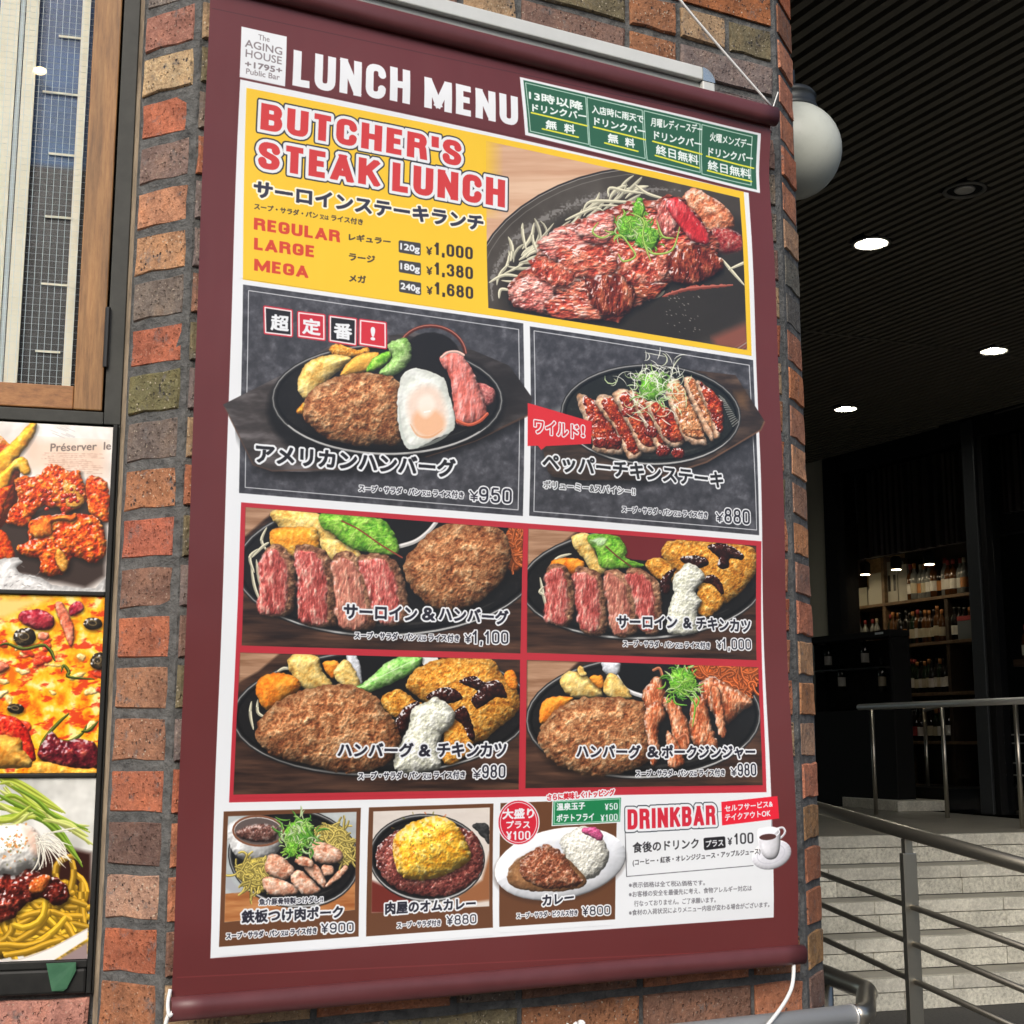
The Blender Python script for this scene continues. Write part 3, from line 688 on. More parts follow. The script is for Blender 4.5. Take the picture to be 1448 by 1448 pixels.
def paint_banner():
    MAR = C(101, 44, 44)
    cv = Print(BAN, -.01, 1.085, 1.02, 2.58, 1450, MAR)
    b = (fbm(cv.PX, cv.PY, 90, 3, 2)-.5)[..., None]*.025; cv.img += b*np.array([1, .6, .6], np.float32)
    Z1 = zr(280, 0, 2.896); Z2 = zr(680, 80, 2.896); Z3 = zr(300, 390, 2.896); Z4 = zr(700, 440, 3.148); Z5 = zr(320, 700, 3.291)
    Z6 = zr(730, 740, 3.914); Z7 = zr(320, 910, 3.291); Z8 = zr(730, 920, 3.62); Z9 = zr(290, 1120, 3.532); ZT = zr(690, 1100, 3.291)
    ZS = zr(680, 190, 3.62); ZA = zr(310, 430, 3.291); ZB = zr(740, 470, 4.137); ZD = zr(870, 1120, 5.792); ZC1 = zr(730, 100, 8.044); ZC2 = zr(900, 140, 7.24)
    T = cv.text; F = cv.food; PL = cv.poly
    # hem lines
    cv.line([(300, 12), (1080, 178)], 1.2, MAR*.75); cv.line([(250, 1382), (1128, 1341)], 1.2, MAR*1.25)
    # logo and header
    PL([(341, 38), (405, 52.5), (403, 122.5), (339, 108.5)], WHITE)
    g = C(128, 118, 120)
    T('The', (364.5, 57), (380.5, 60.5), 8, g); T('AGING', (346, 66.5), (398, 79), 10.5, g, bold=.15); T('HOUSE', (347, 80.5), (397.5, 92), 10.5, g, bold=.1)
    T('+1795+', (346.5, 94), (398, 104.5), 8, g, bold=.35); T('Public Bar', (348, 104), (395, 113.5), 7.5, g, bold=.1)
    cv.sign('LUNCH', (413, 121.5), (578, 148.5), 50, WHITE, th=.2, gap=.2); cv.sign('MENU', (598, 153.5), (731, 180), 43.5, WHITE, th=.2, gap=.2)
    # white sheet
    PL([(340, 111.5), (1063, 270), (1092, 1297), (297, 1355)], WHITE)
    # yellow steak panel
    YEL = C(240, 196, 44)
    PL([(349, 123.5), (1056, 268.5), (1063.3, 503), (344.6, 394)], YEL)
    ph = [(686, 200.5), (1049.5, 277.5), (1056.4, 494.5), (689.7, 436)]
    wood_bg(cv, ph, C(196, 148, 116), C(226, 190, 160), 30, 2.2, 5)
    sl = cv.reg([(684, 198), (720, 310)]); cv.over(sl, np.clip(1-(cv.PX[sl]-685)/26, 0, 1)*.85*cv.clipm(sl, ph)*np.clip((302-cv.PY[sl])/40+.4, 0, 1), YEL)
    pe = cv.ell(*ZS((800, 720)), 232, 152, -7, 44)
    PL([(x, y+2) for x, y in pe], C(30, 26, 24), clip=ph, soft=4)
    PL(pe, None, noise=(11, 5, 12, 12, [(0, C(54, 48, 42)), (.5, C(70, 63, 55)), (1, C(98, 92, 84))]), clip=ph)
    cv.line(pe, 3.2, C(46, 43, 42), True, clip=ph); cv.line(cv.ell(*ZS((800, 720)), 230.5, 150.5, -7, 44), .9, C(196, 190, 182), True, clip=ph, a=.8)
    cv.line(cv.ell(*ZS((800, 720)), 222, 143, -7, 44), 1.2, C(150, 146, 140), True, clip=ph, a=.5)
    bev = cv.ell(*ZS((800, 730)), 208, 122, -8, 24, 178, 292); cv.line(bev, 11, C(128, 124, 120), clip=ph, a=.3, taper=True, wob=14); cv.line(bev, 5, C(190, 188, 186), clip=ph, a=.35, taper=True, wob=9)
    PL(cv.ell(*ZS((800, 740)), 196, 112, -8, 30), C(40, 36, 32), soft=16, clip=ph, a=.7)
    PL(ZS((1180, 1040), (1370, 960), (1380, 1110), (1200, 1090)), C(150, 82, 66), soft=12, clip=ph, a=.8)
    cv.line(cv.ell(*ZS((800, 720)), 226, 146, -7, 16, 5, 62), 2.2, C(170, 166, 160), clip=ph, a=.7, taper=True)
    r = random.Random(4)
    for i in range(46):                                     # bean sprouts along the upper left edge
        q = r.random(); x, y = 700+q*190, 398-q*118+r.gauss(0, 7)+14*math.sin(q*3.1)*-1
        th = r.gauss(-.6, .5); bnd = r.gauss(0, .5); pts = []
        for k in range(6): pts.append((x, y)); x += math.cos(th)*7; y += math.sin(th)*7; th += bnd/3
        cv.line(pts, r.uniform(3, 6), SPROUT*r.uniform(.86, 1.05), clip=ph, shade=.38, taper=True)
    for a in (((40, 760), (120, 720), (220, 735)), ((90, 840), (100, 795), (150, 800)), ((230, 590), (212, 510), (212, 455)), ((285, 600), (262, 530), (270, 455)), ((520, 400), (560, 345), (720, 345), (830, 350)), ((430, 440), (520, 400), (600, 370)), ((650, 320), (660, 275), (740, 290), (840, 300)), ((790, 255), (850, 300), (950, 330)), ((1230, 630), (1280, 690), (1350, 770)), ((1270, 690), (1350, 655), (1380, 640)), ((800, 850), (900, 830), (940, 800))):
        cv.line(crom(ZS(*a), 5), 4.6, SPROUT*1.02, clip=ph, shade=.35, taper=True)
    F(ZS((1040, 340), (1080, 270), (1130, 280), (1230, 340), (1300, 410), (1290, 480), (1150, 500)), [(0, C(160, 70, 40)), (.5, C(214, 130, 90)), (1, C(240, 206, 176))], ns=9, bump=3, clip=ph, seed=8, spec=.6)
    F(ZS((1180, 480), (1330, 500), (1345, 590), (1200, 600)), MEATRED, ns=6, bump=3, clip=ph, seed=9, spec=.7, k=.8, soft=4, a=.8)
    body = ZS((150, 760), (260, 660), (300, 560), (420, 470), (600, 400), (760, 340), (900, 330), (980, 310), (1040, 330), (1130, 430), (1220, 560), (1200, 640), (1230, 690), (1100, 760), (960, 760), (850, 850), (760, 900), (700, 960), (600, 955), (420, 940), (250, 910), (150, 870))
    MT = [(0, C(104, 34, 26)), (.25, C(156, 56, 44)), (.45, C(188, 80, 62)), (.62, C(208, 114, 86)), (.8, C(222, 150, 130)), (1, C(240, 206, 194))]
    PK_ = [(0, C(160, 62, 54)), (.3, C(198, 98, 88)), (.6, C(222, 148, 134)), (1, C(244, 212, 200))]
    BRN = [(0, C(60, 18, 14)), (.4, C(122, 44, 32)), (.7, C(176, 90, 60)), (1, C(226, 170, 140))]
    F(body, MT, ns=15, bump=4.2, dome=.3, wob=4, clip=ph, seed=12, spec=.8, shadow=5, fo=5, sf=.32, edge=.4, asp=(1.5, .7))
    for i, (q, rp, asp) in enumerate(((((150, 790), (200, 740), (330, 730), (380, 800), (340, 900), (240, 905), (160, 860)), PK_, (1.3, .8)), (((290, 560), (380, 490), (470, 470), (560, 560), (500, 640), (380, 650)), PK_, (1.6, .6)),
        (((380, 600), (520, 560), (640, 560), (700, 680), (600, 740), (440, 720)), MT, (1.4, .8)), (((540, 740), (700, 720), (800, 780), (760, 900), (640, 930), (560, 860)), BRN, (.7, 1.6)), (((330, 850), (480, 830), (590, 900), (600, 955), (420, 940), (330, 915)), MT, (1.8, .6)),
        (((700, 620), (860, 600), (960, 680), (900, 760), (760, 770)), MT, (1, 1)), (((480, 480), (600, 400), (680, 420), (660, 540), (560, 560)), PK_, (1.5, .7)), (((250, 650), (360, 640), (470, 720), (420, 790), (300, 740)), MT, (1, 1)),
        (((960, 600), (1080, 560), (1210, 610), (1240, 690), (1100, 760), (980, 740)), BRN, (.7, 1.4)), (((900, 360), (960, 330), (1010, 440), (960, 540), (910, 470)), PK_, (.7, 1.6)), (((780, 780), (900, 760), (960, 770), (860, 850)), BRN, (1.5, .7)))):
        F(ZS(*q), rp, ns=13, bump=3.6, dome=.45, wob=4, clip=ph, seed=20+i*3, spec=.9, shadow=2.5, sf=.35, edge=.28, asp=asp, soft=2.5, fo=5)
    F(ZS((950, 345), (1010, 320), (1090, 400), (1160, 490), (1165, 560), (1080, 540), (990, 430)), [(0, C(176, 30, 38)), (.5, C(214, 56, 60)), (.8, C(232, 110, 110)), (1, C(246, 206, 206))], ns=14, bump=2, clip=ph, seed=35, spec=.9, shadow=3, asp=(.8, 1.5), dome=.6)
    for i in range(60):                                     # fat and sinew streaks
        x, y = ZS((r.uniform(170, 1180), r.uniform(480, 920)))
        if sd_poly(np.array([[x]]), np.array([[y]]), body)[0, 0] > -5: continue
        th = r.gauss(-.4, .7); pts = []; L = r.uniform(1.5, 4); b_ = r.gauss(0, .3)
        for k in range(5): pts.append((x, y)); x += math.cos(th)*L; y += math.sin(th)*L; th += b_
        cv.line(pts, r.uniform(1, 2.6), r.choice((C(240, 190, 180), C(120, 30, 26), C(226, 140, 110), C(90, 20, 18))), clip=ph, a=r.uniform(.3, .6), taper=True)
    for i in range(150):                                    # wet glints and pepper
        x, y = ZS((r.uniform(170, 1200), r.uniform(450, 930))); th = r.uniform(0, 3.1); L = r.uniform(1, 3.4)
        if sd_poly(np.array([[x]]), np.array([[y]]), body)[0, 0] > -3: continue
        cv.line([(x, y), (x+L*math.cos(th), y+L*math.sin(th))], r.uniform(.6, 1.3), C(255, 226, 218) if r.random() < .65 else C(60, 12, 14), clip=ph, a=r.uniform(.5, .95))
    for i in range(40):
        x, y = ZS((r.uniform(940, 1120), r.uniform(800, 1010))); cv.line([(x, y), (x+1, y+.6)], r.uniform(.5, 1.3), C(220, 216, 208), clip=ph, a=.55)
    cv.line(crom(ZS((930, 830), (1060, 790), (1290, 770)), 5), 6, C(190, 92, 74), clip=ph, shade=.5, taper=True, wob=3)
    x, y = ZS((770, 480)); scallions(cv, x, y, 27, 23, 70, 5, 2.6, clip=ph); x, y = ZS((850, 530)); scallions(cv, x, y, 22, 20, 40, 6, 2.6, clip=ph); x, y = ZS((810, 380)); scallions(cv, x, y, 10, 18, 16, 9, 2.8, clip=ph)
    for a in (((600, 450), (570, 500), (620, 530), (680, 500)), ((700, 610), (730, 650), (790, 620), (740, 540)), ((830, 560), (880, 610), (980, 590), (1020, 470)), ((760, 400), (830, 440), (830, 540), (870, 650)), ((900, 440), (930, 520), (990, 530)), ((680, 540), (720, 520), (780, 600))):
        cv.line(crom(ZS(*a), 6), 3.0, C(176, 216, 96), clip=ph, shade=.4, taper=True)
    # yellow panel lettering
    RED = C(206, 58, 58); DK = C(44, 46, 54)
    o = [(4.6, WHITE), (6.6, DK)]
    parts = [("BUTCHER’S", Z1((258, 525)), Z1((1075, 684)), 37), ('STEAK', Z1((250, 681)), Z1((746, 763)), 38), ('LUNCH', Z1((796, 780)), Z1((1255, 850)), 40)]
    for s_, L, R, h in parts: cv.sign(s_, L, R, h, None, .215, .22, [(6.2, DK)])
    for s_, L, R, h in parts: cv.sign(s_, L, R, h, None, .215, .22, [(4.3, WHITE)])
    for s_, L, R, h in parts: cv.sign(s_, L, R, h, RED, .215, .22)
    T('サーロインステーキランチ', Z1((235, 797)), Z1((1166, 944)), 21.5, C(48, 48, 66), bold=1.1, outs=[(2.4, C(250, 240, 214))])
    setline(cv, Z1((236, 850)), Z1((678, 919)), 8.5, YEL, C(60, 50, 50))
    rd = C(206, 66, 40)
    for s_, L, R, h in (('REGULAR', (233, 934), (585, 989), 17), ('LARGE', (233, 1017), (480, 1051), 17), ('MEGA', (233, 1104), (454, 1136), 17)): cv.sign(s_, Z1(L), Z1(R), h, rd, .22, .17)
    dk = C(66, 54, 44)
    for s_, L, R, h in (('レギュラー', (622, 980), (790, 1001), 9.5), ('ラージ', (622, 1062), (726, 1075), 10), ('メガ', (622, 1150), (688, 1158), 10)): T(s_, Z1(L), Z1(R), h, dk, bold=.45)
    for k, (s_, p_) in enumerate((('120g', '¥1,000'), ('180g', '¥1,380'), ('240g', '¥1,680'))):
        dy = k*28.2
        q = [(567, 341.5+dy), (593, 345.5+dy), (593, 358.5+dy), (567, 354+dy)]
        PL(q, C(66, 64, 66), soft=.8); cv.line(q, 5, C(66, 64, 66), True)
        T(s_, (567, 354.5+dy), (593.5, 359+dy), 11.5, WHITE, bold=.5); cv.sign('¥', (603, 359.5+dy), (611.5, 361+dy), 11.5, C(56, 44, 40), .15); cv.sign(p_[1:], (614, 359.5+dy), (668.5, 367+dy), 17.5, C(56, 44, 40), .16, .22)
    # coupon strip
    PL([(734.4, 109), (1077, 188), (1079, 270.5), (741, 192)], WHITE)
    GR = C(44, 96, 70); LG = C(196, 222, 208)
    PL([(739.5, 113.5), (1072.5, 190), (1074.5, 265.5), (745.5, 188.5)], GR)
    tl, tr, br, bl = (742.5, 117.5), (1069.5, 193), (1071.5, 261.5), (748.5, 186.5)
    bt = [0, .262, .268, .518, .526, .768, .776, 1]
    mixp = lambda a, b_, q: (a[0]+(b_[0]-a[0])*q, a[1]+(b_[1]-a[1])*q)
    top = lambda q: mixp(tl, tr, q*.985+.004*math.sin(q*9)); bot = lambda q: mixp(bl, br, q*.985)
    for k in range(4):
        a, b_ = bt[2*k], bt[2*k+1]
        cv.line([top(a), top(b_), mixp(bot(b_), top(b_), .02), bot(a)], 1.1, LG, True)
    YL = C(232, 226, 60)
    for zf, rows in ((ZC1, (('13時以降', (140, 330), (752, 458), 12.5, .6), ('ドリンクバー', (175, 467), (790, 562), 10.5, .55), ('無', (328, 665), (450, 678), 12, .6), ('料', (540, 708), (660, 722), 12.5, .6), ('入店時に雨天で', (860, 478), (1448, 592), 11, .45), ('ドリンクバー', (888, 612), (1472, 728), 10.5, .55), ('無', (1045, 812), (1160, 826), 12.5, .6), ('料', (1245, 858), (1352, 872), 12.5, .6))),
                     (ZC2, (('月曜レディースデー', (152, 272), (680, 348), 12, .4), ('ドリンクバー', (190, 400), (680, 490), 11, .55), ('終日無料', (212, 555), (655, 662), 13.5, .5), ('火曜メンズデー', (768, 415), (1200, 500), 12, .4), ('ドリンクバー', (762, 560), (1218, 630), 11, .55), ('終日無料', (758, 705), (1205, 797), 13.5, .5)))):
        for s_, L, R, h, bb in rows: T(s_, zf(L), zf(R), h, C(232, 240, 236), bold=bb)
    for p, q in ((ZC1((160, 485)), ZC1((800, 628))), (ZC1((285, 668)), ZC1((700, 760))), (ZC1((878, 640)), ZC1((1475, 778))), (ZC1((1005, 820)), ZC1((1390, 912))), (ZC2((175, 425)), ZC2((690, 550))), (ZC2((200, 570)), ZC2((660, 692))), (ZC2((740, 567)), ZC2((1233, 687))), (ZC2((750, 716)), ZC2((1212, 824)))):
        cv.line([p, q], 2.1, YL)
    # slate panels
    SL = [(0, C(44, 44, 48)), (.45, C(64, 64, 69)), (.7, C(84, 84, 90)), (1, C(120, 120, 126))]
    A = Z3((130, 32), (1270, 197), (1268, 985), (112, 888)); B = Z4((150, 70), (1150, 217), (1172, 998), (147, 912))
    for q, sd_ in ((A, 31), (B, 41)): PL(q, None, noise=(sd_, 9, 1, 1, SL)); 
    for q, sd_ in ((A, 33), (B, 43)):
        PL(q, C(150, 150, 158), soft=.8, a=.0)
    cv.line(Z3((152, 57), (1250, 222), (1248, 960), (137, 865)), 1.1, C(210, 212, 216), True)
    cv.line(Z4((168, 90), (1132, 240), (1160, 975), (167, 893)), 1.1, C(210, 212, 216), True)
    # american hamburg plate: wooden board
    brd = ZA((20, 465), (310, 320), (520, 190), (900, 130), (1180, 220), (1340, 290), (1445, 440), (1430, 520), (1180, 640), (800, 760), (400, 780), (250, 775), (160, 745), (40, 500))
    PL([(x+3, y+9) for x, y in brd], C(14, 13, 14), soft=14, clip=Z3((60, 32), (1270, 197), (1268, 985), (112, 888)), a=.7)
    PL(brd, None, noise=(51, 7, 5, 1.6, [(0, C(40, 36, 35)), (.45, C(66, 60, 58)), (.7, C(98, 92, 92)), (1, C(130, 124, 124))]))
    PL(ZA((800, 150), (1445, 300), (1445, 520), (800, 760)), C(28, 24, 22), soft=60, clip=brd, a=.8)
    cv.line(ZA((30, 480), (160, 745), (250, 775), (520, 765), (800, 745)), 2, C(96, 70, 56), a=.6); cv.line(ZA((1430, 520), (1180, 640), (960, 710)), 3, C(90, 62, 46), a=.6)
    PL(cv.ell(*ZA((770, 480)), 166, 92, -1, 30), C(12, 11, 11), soft=9, clip=brd, a=.8)
    hot_plate(cv, *ZA((778, 445)), 160, 77, 1, None, 3.4)
    cv.line(cv.ell(*ZA((985, 235)), 47, 40, 6, 20, 165, 350), 5, C(112, 50, 40), shade=.4); cv.line(cv.ell(*ZA((985, 235)), 48, 41, 6, 20, 165, 350), 1.2, C(206, 130, 110), a=.7)
    PL(cv.ell(*ZA((985, 245)), 40, 34, 6, 20), C(28, 25, 24), soft=2)
    F(ZA((510, 210), (560, 185), (640, 215), (690, 200), (690, 235), (560, 250)), FRY, ns=4, seed=60, shadow=2); F(ZA((365, 370), (400, 280), (480, 240), (570, 235), (612, 262), (520, 340), (420, 440), (380, 420)), POTATO, ns=10, bump=1.2, seed=61, shadow=3)
    F(ZA((560, 330), (640, 240), (740, 230), (720, 290), (640, 325)), [(0, C(210, 140, 50)), (1, C(244, 200, 96))], ns=8, bump=1, seed=62, shadow=2); F(ZA((680, 320), (720, 250), (790, 218), (800, 250), (740, 300)), LEAF, ns=6, bump=1, seed=63)
    F(ZA((740, 320), (800, 250), (780, 190), (870, 160), (892, 240), (850, 310), (790, 340)), [(0, C(96, 140, 60)), (.5, C(150, 190, 110)), (1, C(196, 220, 160))], ns=7, bump=1.5, seed=64, shadow=2)
    F(ZA((358, 500), (400, 455), (440, 470), (420, 515)), FRY, ns=5, seed=66)
    F(ZA((395, 470), (430, 400), (560, 335), (680, 322), (820, 350), (860, 420), (840, 640), (720, 655), (600, 650), (480, 610), (400, 530)), PATTY, ns=8, bump=3.6, dome=.7, wob=3.5, seed=65, shadow=6, fo=5, sf=.38)
    F(ZA((830, 400), (850, 330), (900, 300), (960, 310), (1040, 350), (1060, 420), (1090, 520), (1080, 590), (1000, 630), (920, 670), (870, 670), (835, 590), (825, 480)), [(0, C(214, 218, 206)), (.5, C(234, 238, 230)), (1, C(248, 250, 246))], ns=24, bump=.5, dome=.05, seed=67, shadow=4, wob=1.2, edge=.12)
    cv.line(crom(ZA((835, 480), (845, 590), (880, 662), (960, 655), (1040, 620), (1085, 575)), 5), 5, C(190, 200, 192), a=.5, taper=True)
    PL(crom(ZA((880, 430), (940, 380), (1010, 400), (1050, 500), (1040, 590), (960, 625), (900, 580), (872, 500)), 4, True), C(240, 208, 188), soft=10, a=.75); PL(crom(ZA((900, 520), (960, 480), (1030, 520), (1040, 580), (970, 622), (905, 585)), 4, True), C(240, 176, 128), soft=8, a=.7)
    PL(crom(ZA((925, 445), (975, 425), (1000, 480), (960, 530), (925, 505)), 4, True), C(250, 238, 226), soft=7, a=.8); cv.line(crom(ZA((885, 560), (920, 612), (980, 620), (1035, 585)), 5), 3, C(226, 150, 96), a=.55, taper=True); cv.line(ZA((950, 505), (975, 500)), 2.4, C(255, 252, 248), a=.8)
    F(ZA((1190, 370), (1270, 400), (1270, 450), (1230, 480), (1200, 440)), [(0, C(150, 60, 60)), (1, C(226, 160, 150))], ns=4, seed=69)
    F(ZA((1020, 270), (1040, 230), (1090, 222), (1140, 260), (1180, 330), (1240, 520), (1160, 565), (1100, 560), (1080, 440), (1060, 330)), [(0, C(190, 84, 70)), (.4, C(214, 116, 104)), (.7, C(228, 146, 138)), (1, C(240, 196, 186))], ns=9, bump=1.6, seed=68, shadow=3, asp=(.6, 1.8))
    cv.line(crom(ZA((1100, 545), (1150, 565), (1200, 550), (1238, 515)), 4), 4.5, C(212, 92, 60), shade=.3); cv.line(crom(ZA((1030, 250), (1060, 228), (1100, 225), (1130, 240)), 4), 4, C(236, 196, 180), shade=.3)
    cv.line(cv.ell(*ZA((778, 445)), 158.5, 76, 1, 22, 35, 150), 1.2, C(206, 206, 204), a=.8)
    for pts, fill, ch, cL, cR, chh in ((Z3((219, 127), (325, 143), (325, 243), (221, 230)), BLACK, '超', (243, 218), (313, 226), 23), (Z3((357, 150), (458, 163), (458, 259), (357, 245)), C(196, 40, 56), '定', (372, 234), (442, 243), 23), (Z3((485, 166), (587, 180), (585, 281), (484, 264)), BLACK, '番', (500, 253), (570, 263), 23), (Z3((608, 183), (707, 196), (707, 294), (606, 278)), C(206, 44, 56), '!', (650, 262), (664, 264), 19)):
        cv.line(pts, 5.5, C(200, 44, 60), True); PL(pts, fill); cv.line(pts, 2.0, C(240, 222, 222), True); T(ch, Z3(cL), Z3(cR), chh-1.5, WHITE, bold=.9)
    caption(cv, 'アメリカンハンバーグ', Z3((183, 762)), Z3((990, 826)), 26, 1.0, 2.6, C(34, 32, 36)); setline(cv, Z3((603, 882)), Z3((1026, 913)), 9.5); price(cv, '¥', Z3((1052, 920)), Z3((1086, 923)), 14); price(cv, '950', Z3((1090, 926)), Z3((1220, 934)), 21)
    # pepper chicken
    b2 = ZB((100, 690), (215, 440), (330, 320), (700, 190), (1240, 250), (1410, 520), (1390, 570), (1060, 760), (700, 870), (330, 870), (160, 850), (130, 820))
    PL([(x+2, y+8) for x, y in b2], C(14, 13, 14), soft=12, clip=B, a=.7)
    PL(b2, None, noise=(52, 7, 6, 1.4, [(0, C(30, 25, 23)), (.5, C(58, 46, 40)), (.75, C(88, 70, 58)), (1, C(120, 96, 78))]))
    PL(ZB((140, 470), (300, 390), (260, 460), (190, 500)), C(130, 132, 134), soft=8, a=.7); cv.line(ZB((1408, 525), (1385, 572), (1060, 762), (800, 845)), 2.5, C(140, 100, 74), a=.6); PL(ZB((1230, 350), (1300, 340), (1310, 450), (1240, 430)), C(140, 100, 62), soft=12, a=.5)
    hot_plate(cv, *ZB((735, 485)), 127, 70, 1, None, 3.2, body=C(34, 36, 34))
    for i in range(14): x, y = ZB((1140+i*6, 370+i*14)); cv.line([(x, y), (x+8, y+6-i)], 1.3, C(200, 200, 190), a=.6)
    CHX = [(0, C(196, 140, 100)), (.5, C(226, 184, 150)), (1, C(244, 220, 196))]
    slabs = [((300, 400), (330, 370), (430, 440), (520, 560), (570, 700), (500, 720), (400, 700), (370, 600)), ((400, 410), (500, 380), (640, 560), (690, 700), (600, 750), (520, 580)), ((510, 370), (600, 340), (700, 460), (780, 640), (760, 700), (670, 700), (600, 560)), ((600, 350), (720, 400), (800, 520), (860, 660), (780, 700), (700, 560)), ((700, 420), (800, 420), (940, 560), (920, 660), (820, 660)), ((820, 330), (900, 280), (960, 420), (1060, 640), (1020, 665), (940, 640), (880, 520)), ((930, 290), (1000, 280), (1100, 470), (1100, 640), (1040, 560)), ((1000, 290), (1090, 330), (1150, 430), (1150, 590), (1110, 620), (1080, 480))]
    for i, sl_ in enumerate(slabs):
        F(ZB(*sl_), CHX, ns=8, bump=2, dome=.8, seed=80+i, shadow=3, edge=.5, wob=2)
        cx = sum(p[0] for p in sl_)/len(sl_); cy = sum(p[1] for p in sl_)/len(sl_)
        inner = [((p[0]-cx)*.72+cx+(26 if p[0] > cx else -4), (p[1]-cy)*.86+cy-12) for p in sl_]
        F(ZB(*inner), GLAZE if i not in (5, 6) else [(0, C(140, 60, 30)), (.5, C(200, 130, 80)), (1, C(240, 200, 160))], ns=6, bump=4.5, dome=1, seed=90+i, spec=1, edge=.3, wob=2.5, sf=.35)
    for i, p in enumerate(((430, 650), (520, 640), (800, 700), (890, 710), (600, 470), (730, 590))):
        x, y = ZB(p); F(cv.ell(x, y, 10, 8, 0, 8), [(0, C(60, 12, 10)), (.5, C(120, 30, 22)), (1, C(190, 90, 70))], ns=4, bump=5, seed=99+i, spec=1)
    r = random.Random(8)
    for i in range(110):
        x, y = ZB((r.gauss(760, 90), r.gauss(330, 70))); th = r.uniform(0, 6.28); b_ = r.gauss(0, .5); L = r.uniform(2.5, 6.5); pts = []
        for k in range(6): pts.append((x, y)); x += math.cos(th)*L; y += math.sin(th)*L*.9; th += b_
        cv.line(pts, r.uniform(.9, 1.7), r.choice((C(240, 242, 228), C(226, 232, 200), C(206, 226, 170))), a=.9, taper=True)
    x, y = ZB((745, 320)); scallions(cv, x, y, 22, 26, 70, 15, 2.0, cols=[C(150, 204, 90), C(190, 226, 140), C(216, 236, 186), C(120, 180, 70)])
    for i in range(40):
        x, y = ZB((r.gauss(770, 80), r.gauss(280, 70))); th = r.uniform(-2.6, -.4); b_ = r.gauss(0, .4); L = r.uniform(3, 6); pts = []
        for k in range(5): pts.append((x, y)); x += math.cos(th)*L; y += math.sin(th)*L*.9; th += b_
        cv.line(pts, r.uniform(.9, 1.5), C(242, 244, 232), a=.9, taper=True)
    fl = Z4((135, 413), (418, 497), (415, 595), (215, 605), (195, 622), (180, 603), (135, 604)); PL(fl, C(214, 44, 52)); T('ワイルド', Z4((165, 545)), Z4((358, 572)), 19, C(206, 44, 52), bold=.5, outs=[(1.7, WHITE)]); T('!', Z4((374, 563)), Z4((384, 564)), 15, C(206, 44, 52), bold=.6, outs=[(1.7, WHITE)])
    caption(cv, 'ペッパーチキンステーキ', Z4((203, 708)), Z4((1006, 790)), 23, .9, 2.4, C(36, 34, 36)); T('ボリューミー&スパイシー!!', Z4((207, 790)), Z4((612, 822)), 10.5, C(70, 70, 72), bold=.25, outs=[(1.4, WHITE)])
    setline(cv, Z4((556, 897)), Z4((938, 925)), 9); price(cv, '¥', Z4((978, 938)), Z4((1008, 940)), 13); price(cv, '880', Z4((1016, 942)), Z4((1128, 950)), 20)
    # red block with four photographs
    RB = C(186, 46, 58)
    PL([(341.5, 710), (1075.8, 765.5), (1080.5, 1120), (325.5, 1135)], RB)
    p5 = Z5((92, 55), (1378, 160), (1370, 737), (72, 700)); p6 = Z6((62, 30), (1325, 125), (1332, 757), (60, 716)); p7 = Z7((65, 42), (1368, 75), (1366, 680), (38, 704)); p8 = Z8((55, 48), (1240, 85), (1250, 688), (52, 705))
    W1, W2 = C(140, 100, 72), C(190, 150, 120)
    def base(q, cx, cy, rx, ry, rot, sd_, light):
        wood_bg(cv, q, C(36, 24, 20), C(96, 66, 50), 16, 1.6, sd_)
        PL(light, None, noise=(sd_+3, 4, 14, 1.4, [(.2, W1), (.8, W2)]), soft=4, clip=q)
        hot_plate(cv, cx, cy, rx, ry, rot, q, 3.6)
    x, y = Z5((745, 330)); base(p5, x, y, 212, 98, -1, 70, Z5((85, 50), (240, 60), (90, 190), (80, 190)))
    def slices(z, cols, clip, sd_):
        for i, q in enumerate(cols):
            n = len(q); F(z(*q), CRUST, ns=7, bump=3, dome=.9, wob=2, seed=sd_+i, clip=clip, shadow=4, sf=.5)
            cx = sum(p[0] for p in q)/n; cy = sum(p[1] for p in q)/n
            inn = [((p[0]-cx)*(.72 if p[0] > cx else .93)+cx-14, (p[1]-cy)*.88+cy+8) for p in q]
            F(z(*inn), STEAK if i != 2 else [(0, C(140, 70, 60)), (.5, C(190, 120, 100)), (1, C(226, 176, 150))], ns=8, bump=2.4, dome=.45, wob=3.5, seed=sd_+i+7, clip=clip, asp=(.6, 1.8), spec=.5, edge=.1, sf=.4, soft=3.5)
    def potato(z, q, clip, sd_, rp=POTATO): F(z(*q), rp, ns=9, bump=1.4, dome=1, seed=sd_, clip=clip, shadow=3)
    for a in (((190, 150), (165, 210), (190, 260)), ((120, 290), (170, 240), (200, 220)), ((115, 320), (130, 420), (160, 500)), ((150, 250), (110, 290), (130, 360)), ((140, 300), (150, 380), (165, 440))): cv.line(crom(Z5(*a), 5), 4.5, SPROUT, clip=p5, shade=.4, taper=True)
    PL(cv.ell(*Z5((870, 150)), 34, 26, -20, 20), C(24, 22, 22), clip=p5)
    cv.line(crom(Z5((800, 240), (880, 215), (940, 170), (985, 115)), 6), 6, C(224, 220, 216), clip=p5, shade=.3)
    potato(Z5, ((215, 70), (330, 60), (470, 100), (540, 170), (480, 260), (380, 240), (230, 130)), p5, 110); potato(Z5, ((205, 180), (240, 150), (400, 150), (435, 190), (430, 260), (300, 300), (220, 250)), p5, 111, [(0, C(214, 120, 20)), (.6, C(240, 176, 70)), (1, C(250, 214, 130))]); potato(Z5, ((440, 200), (560, 220), (640, 290), (560, 320), (470, 300)), p5, 112)
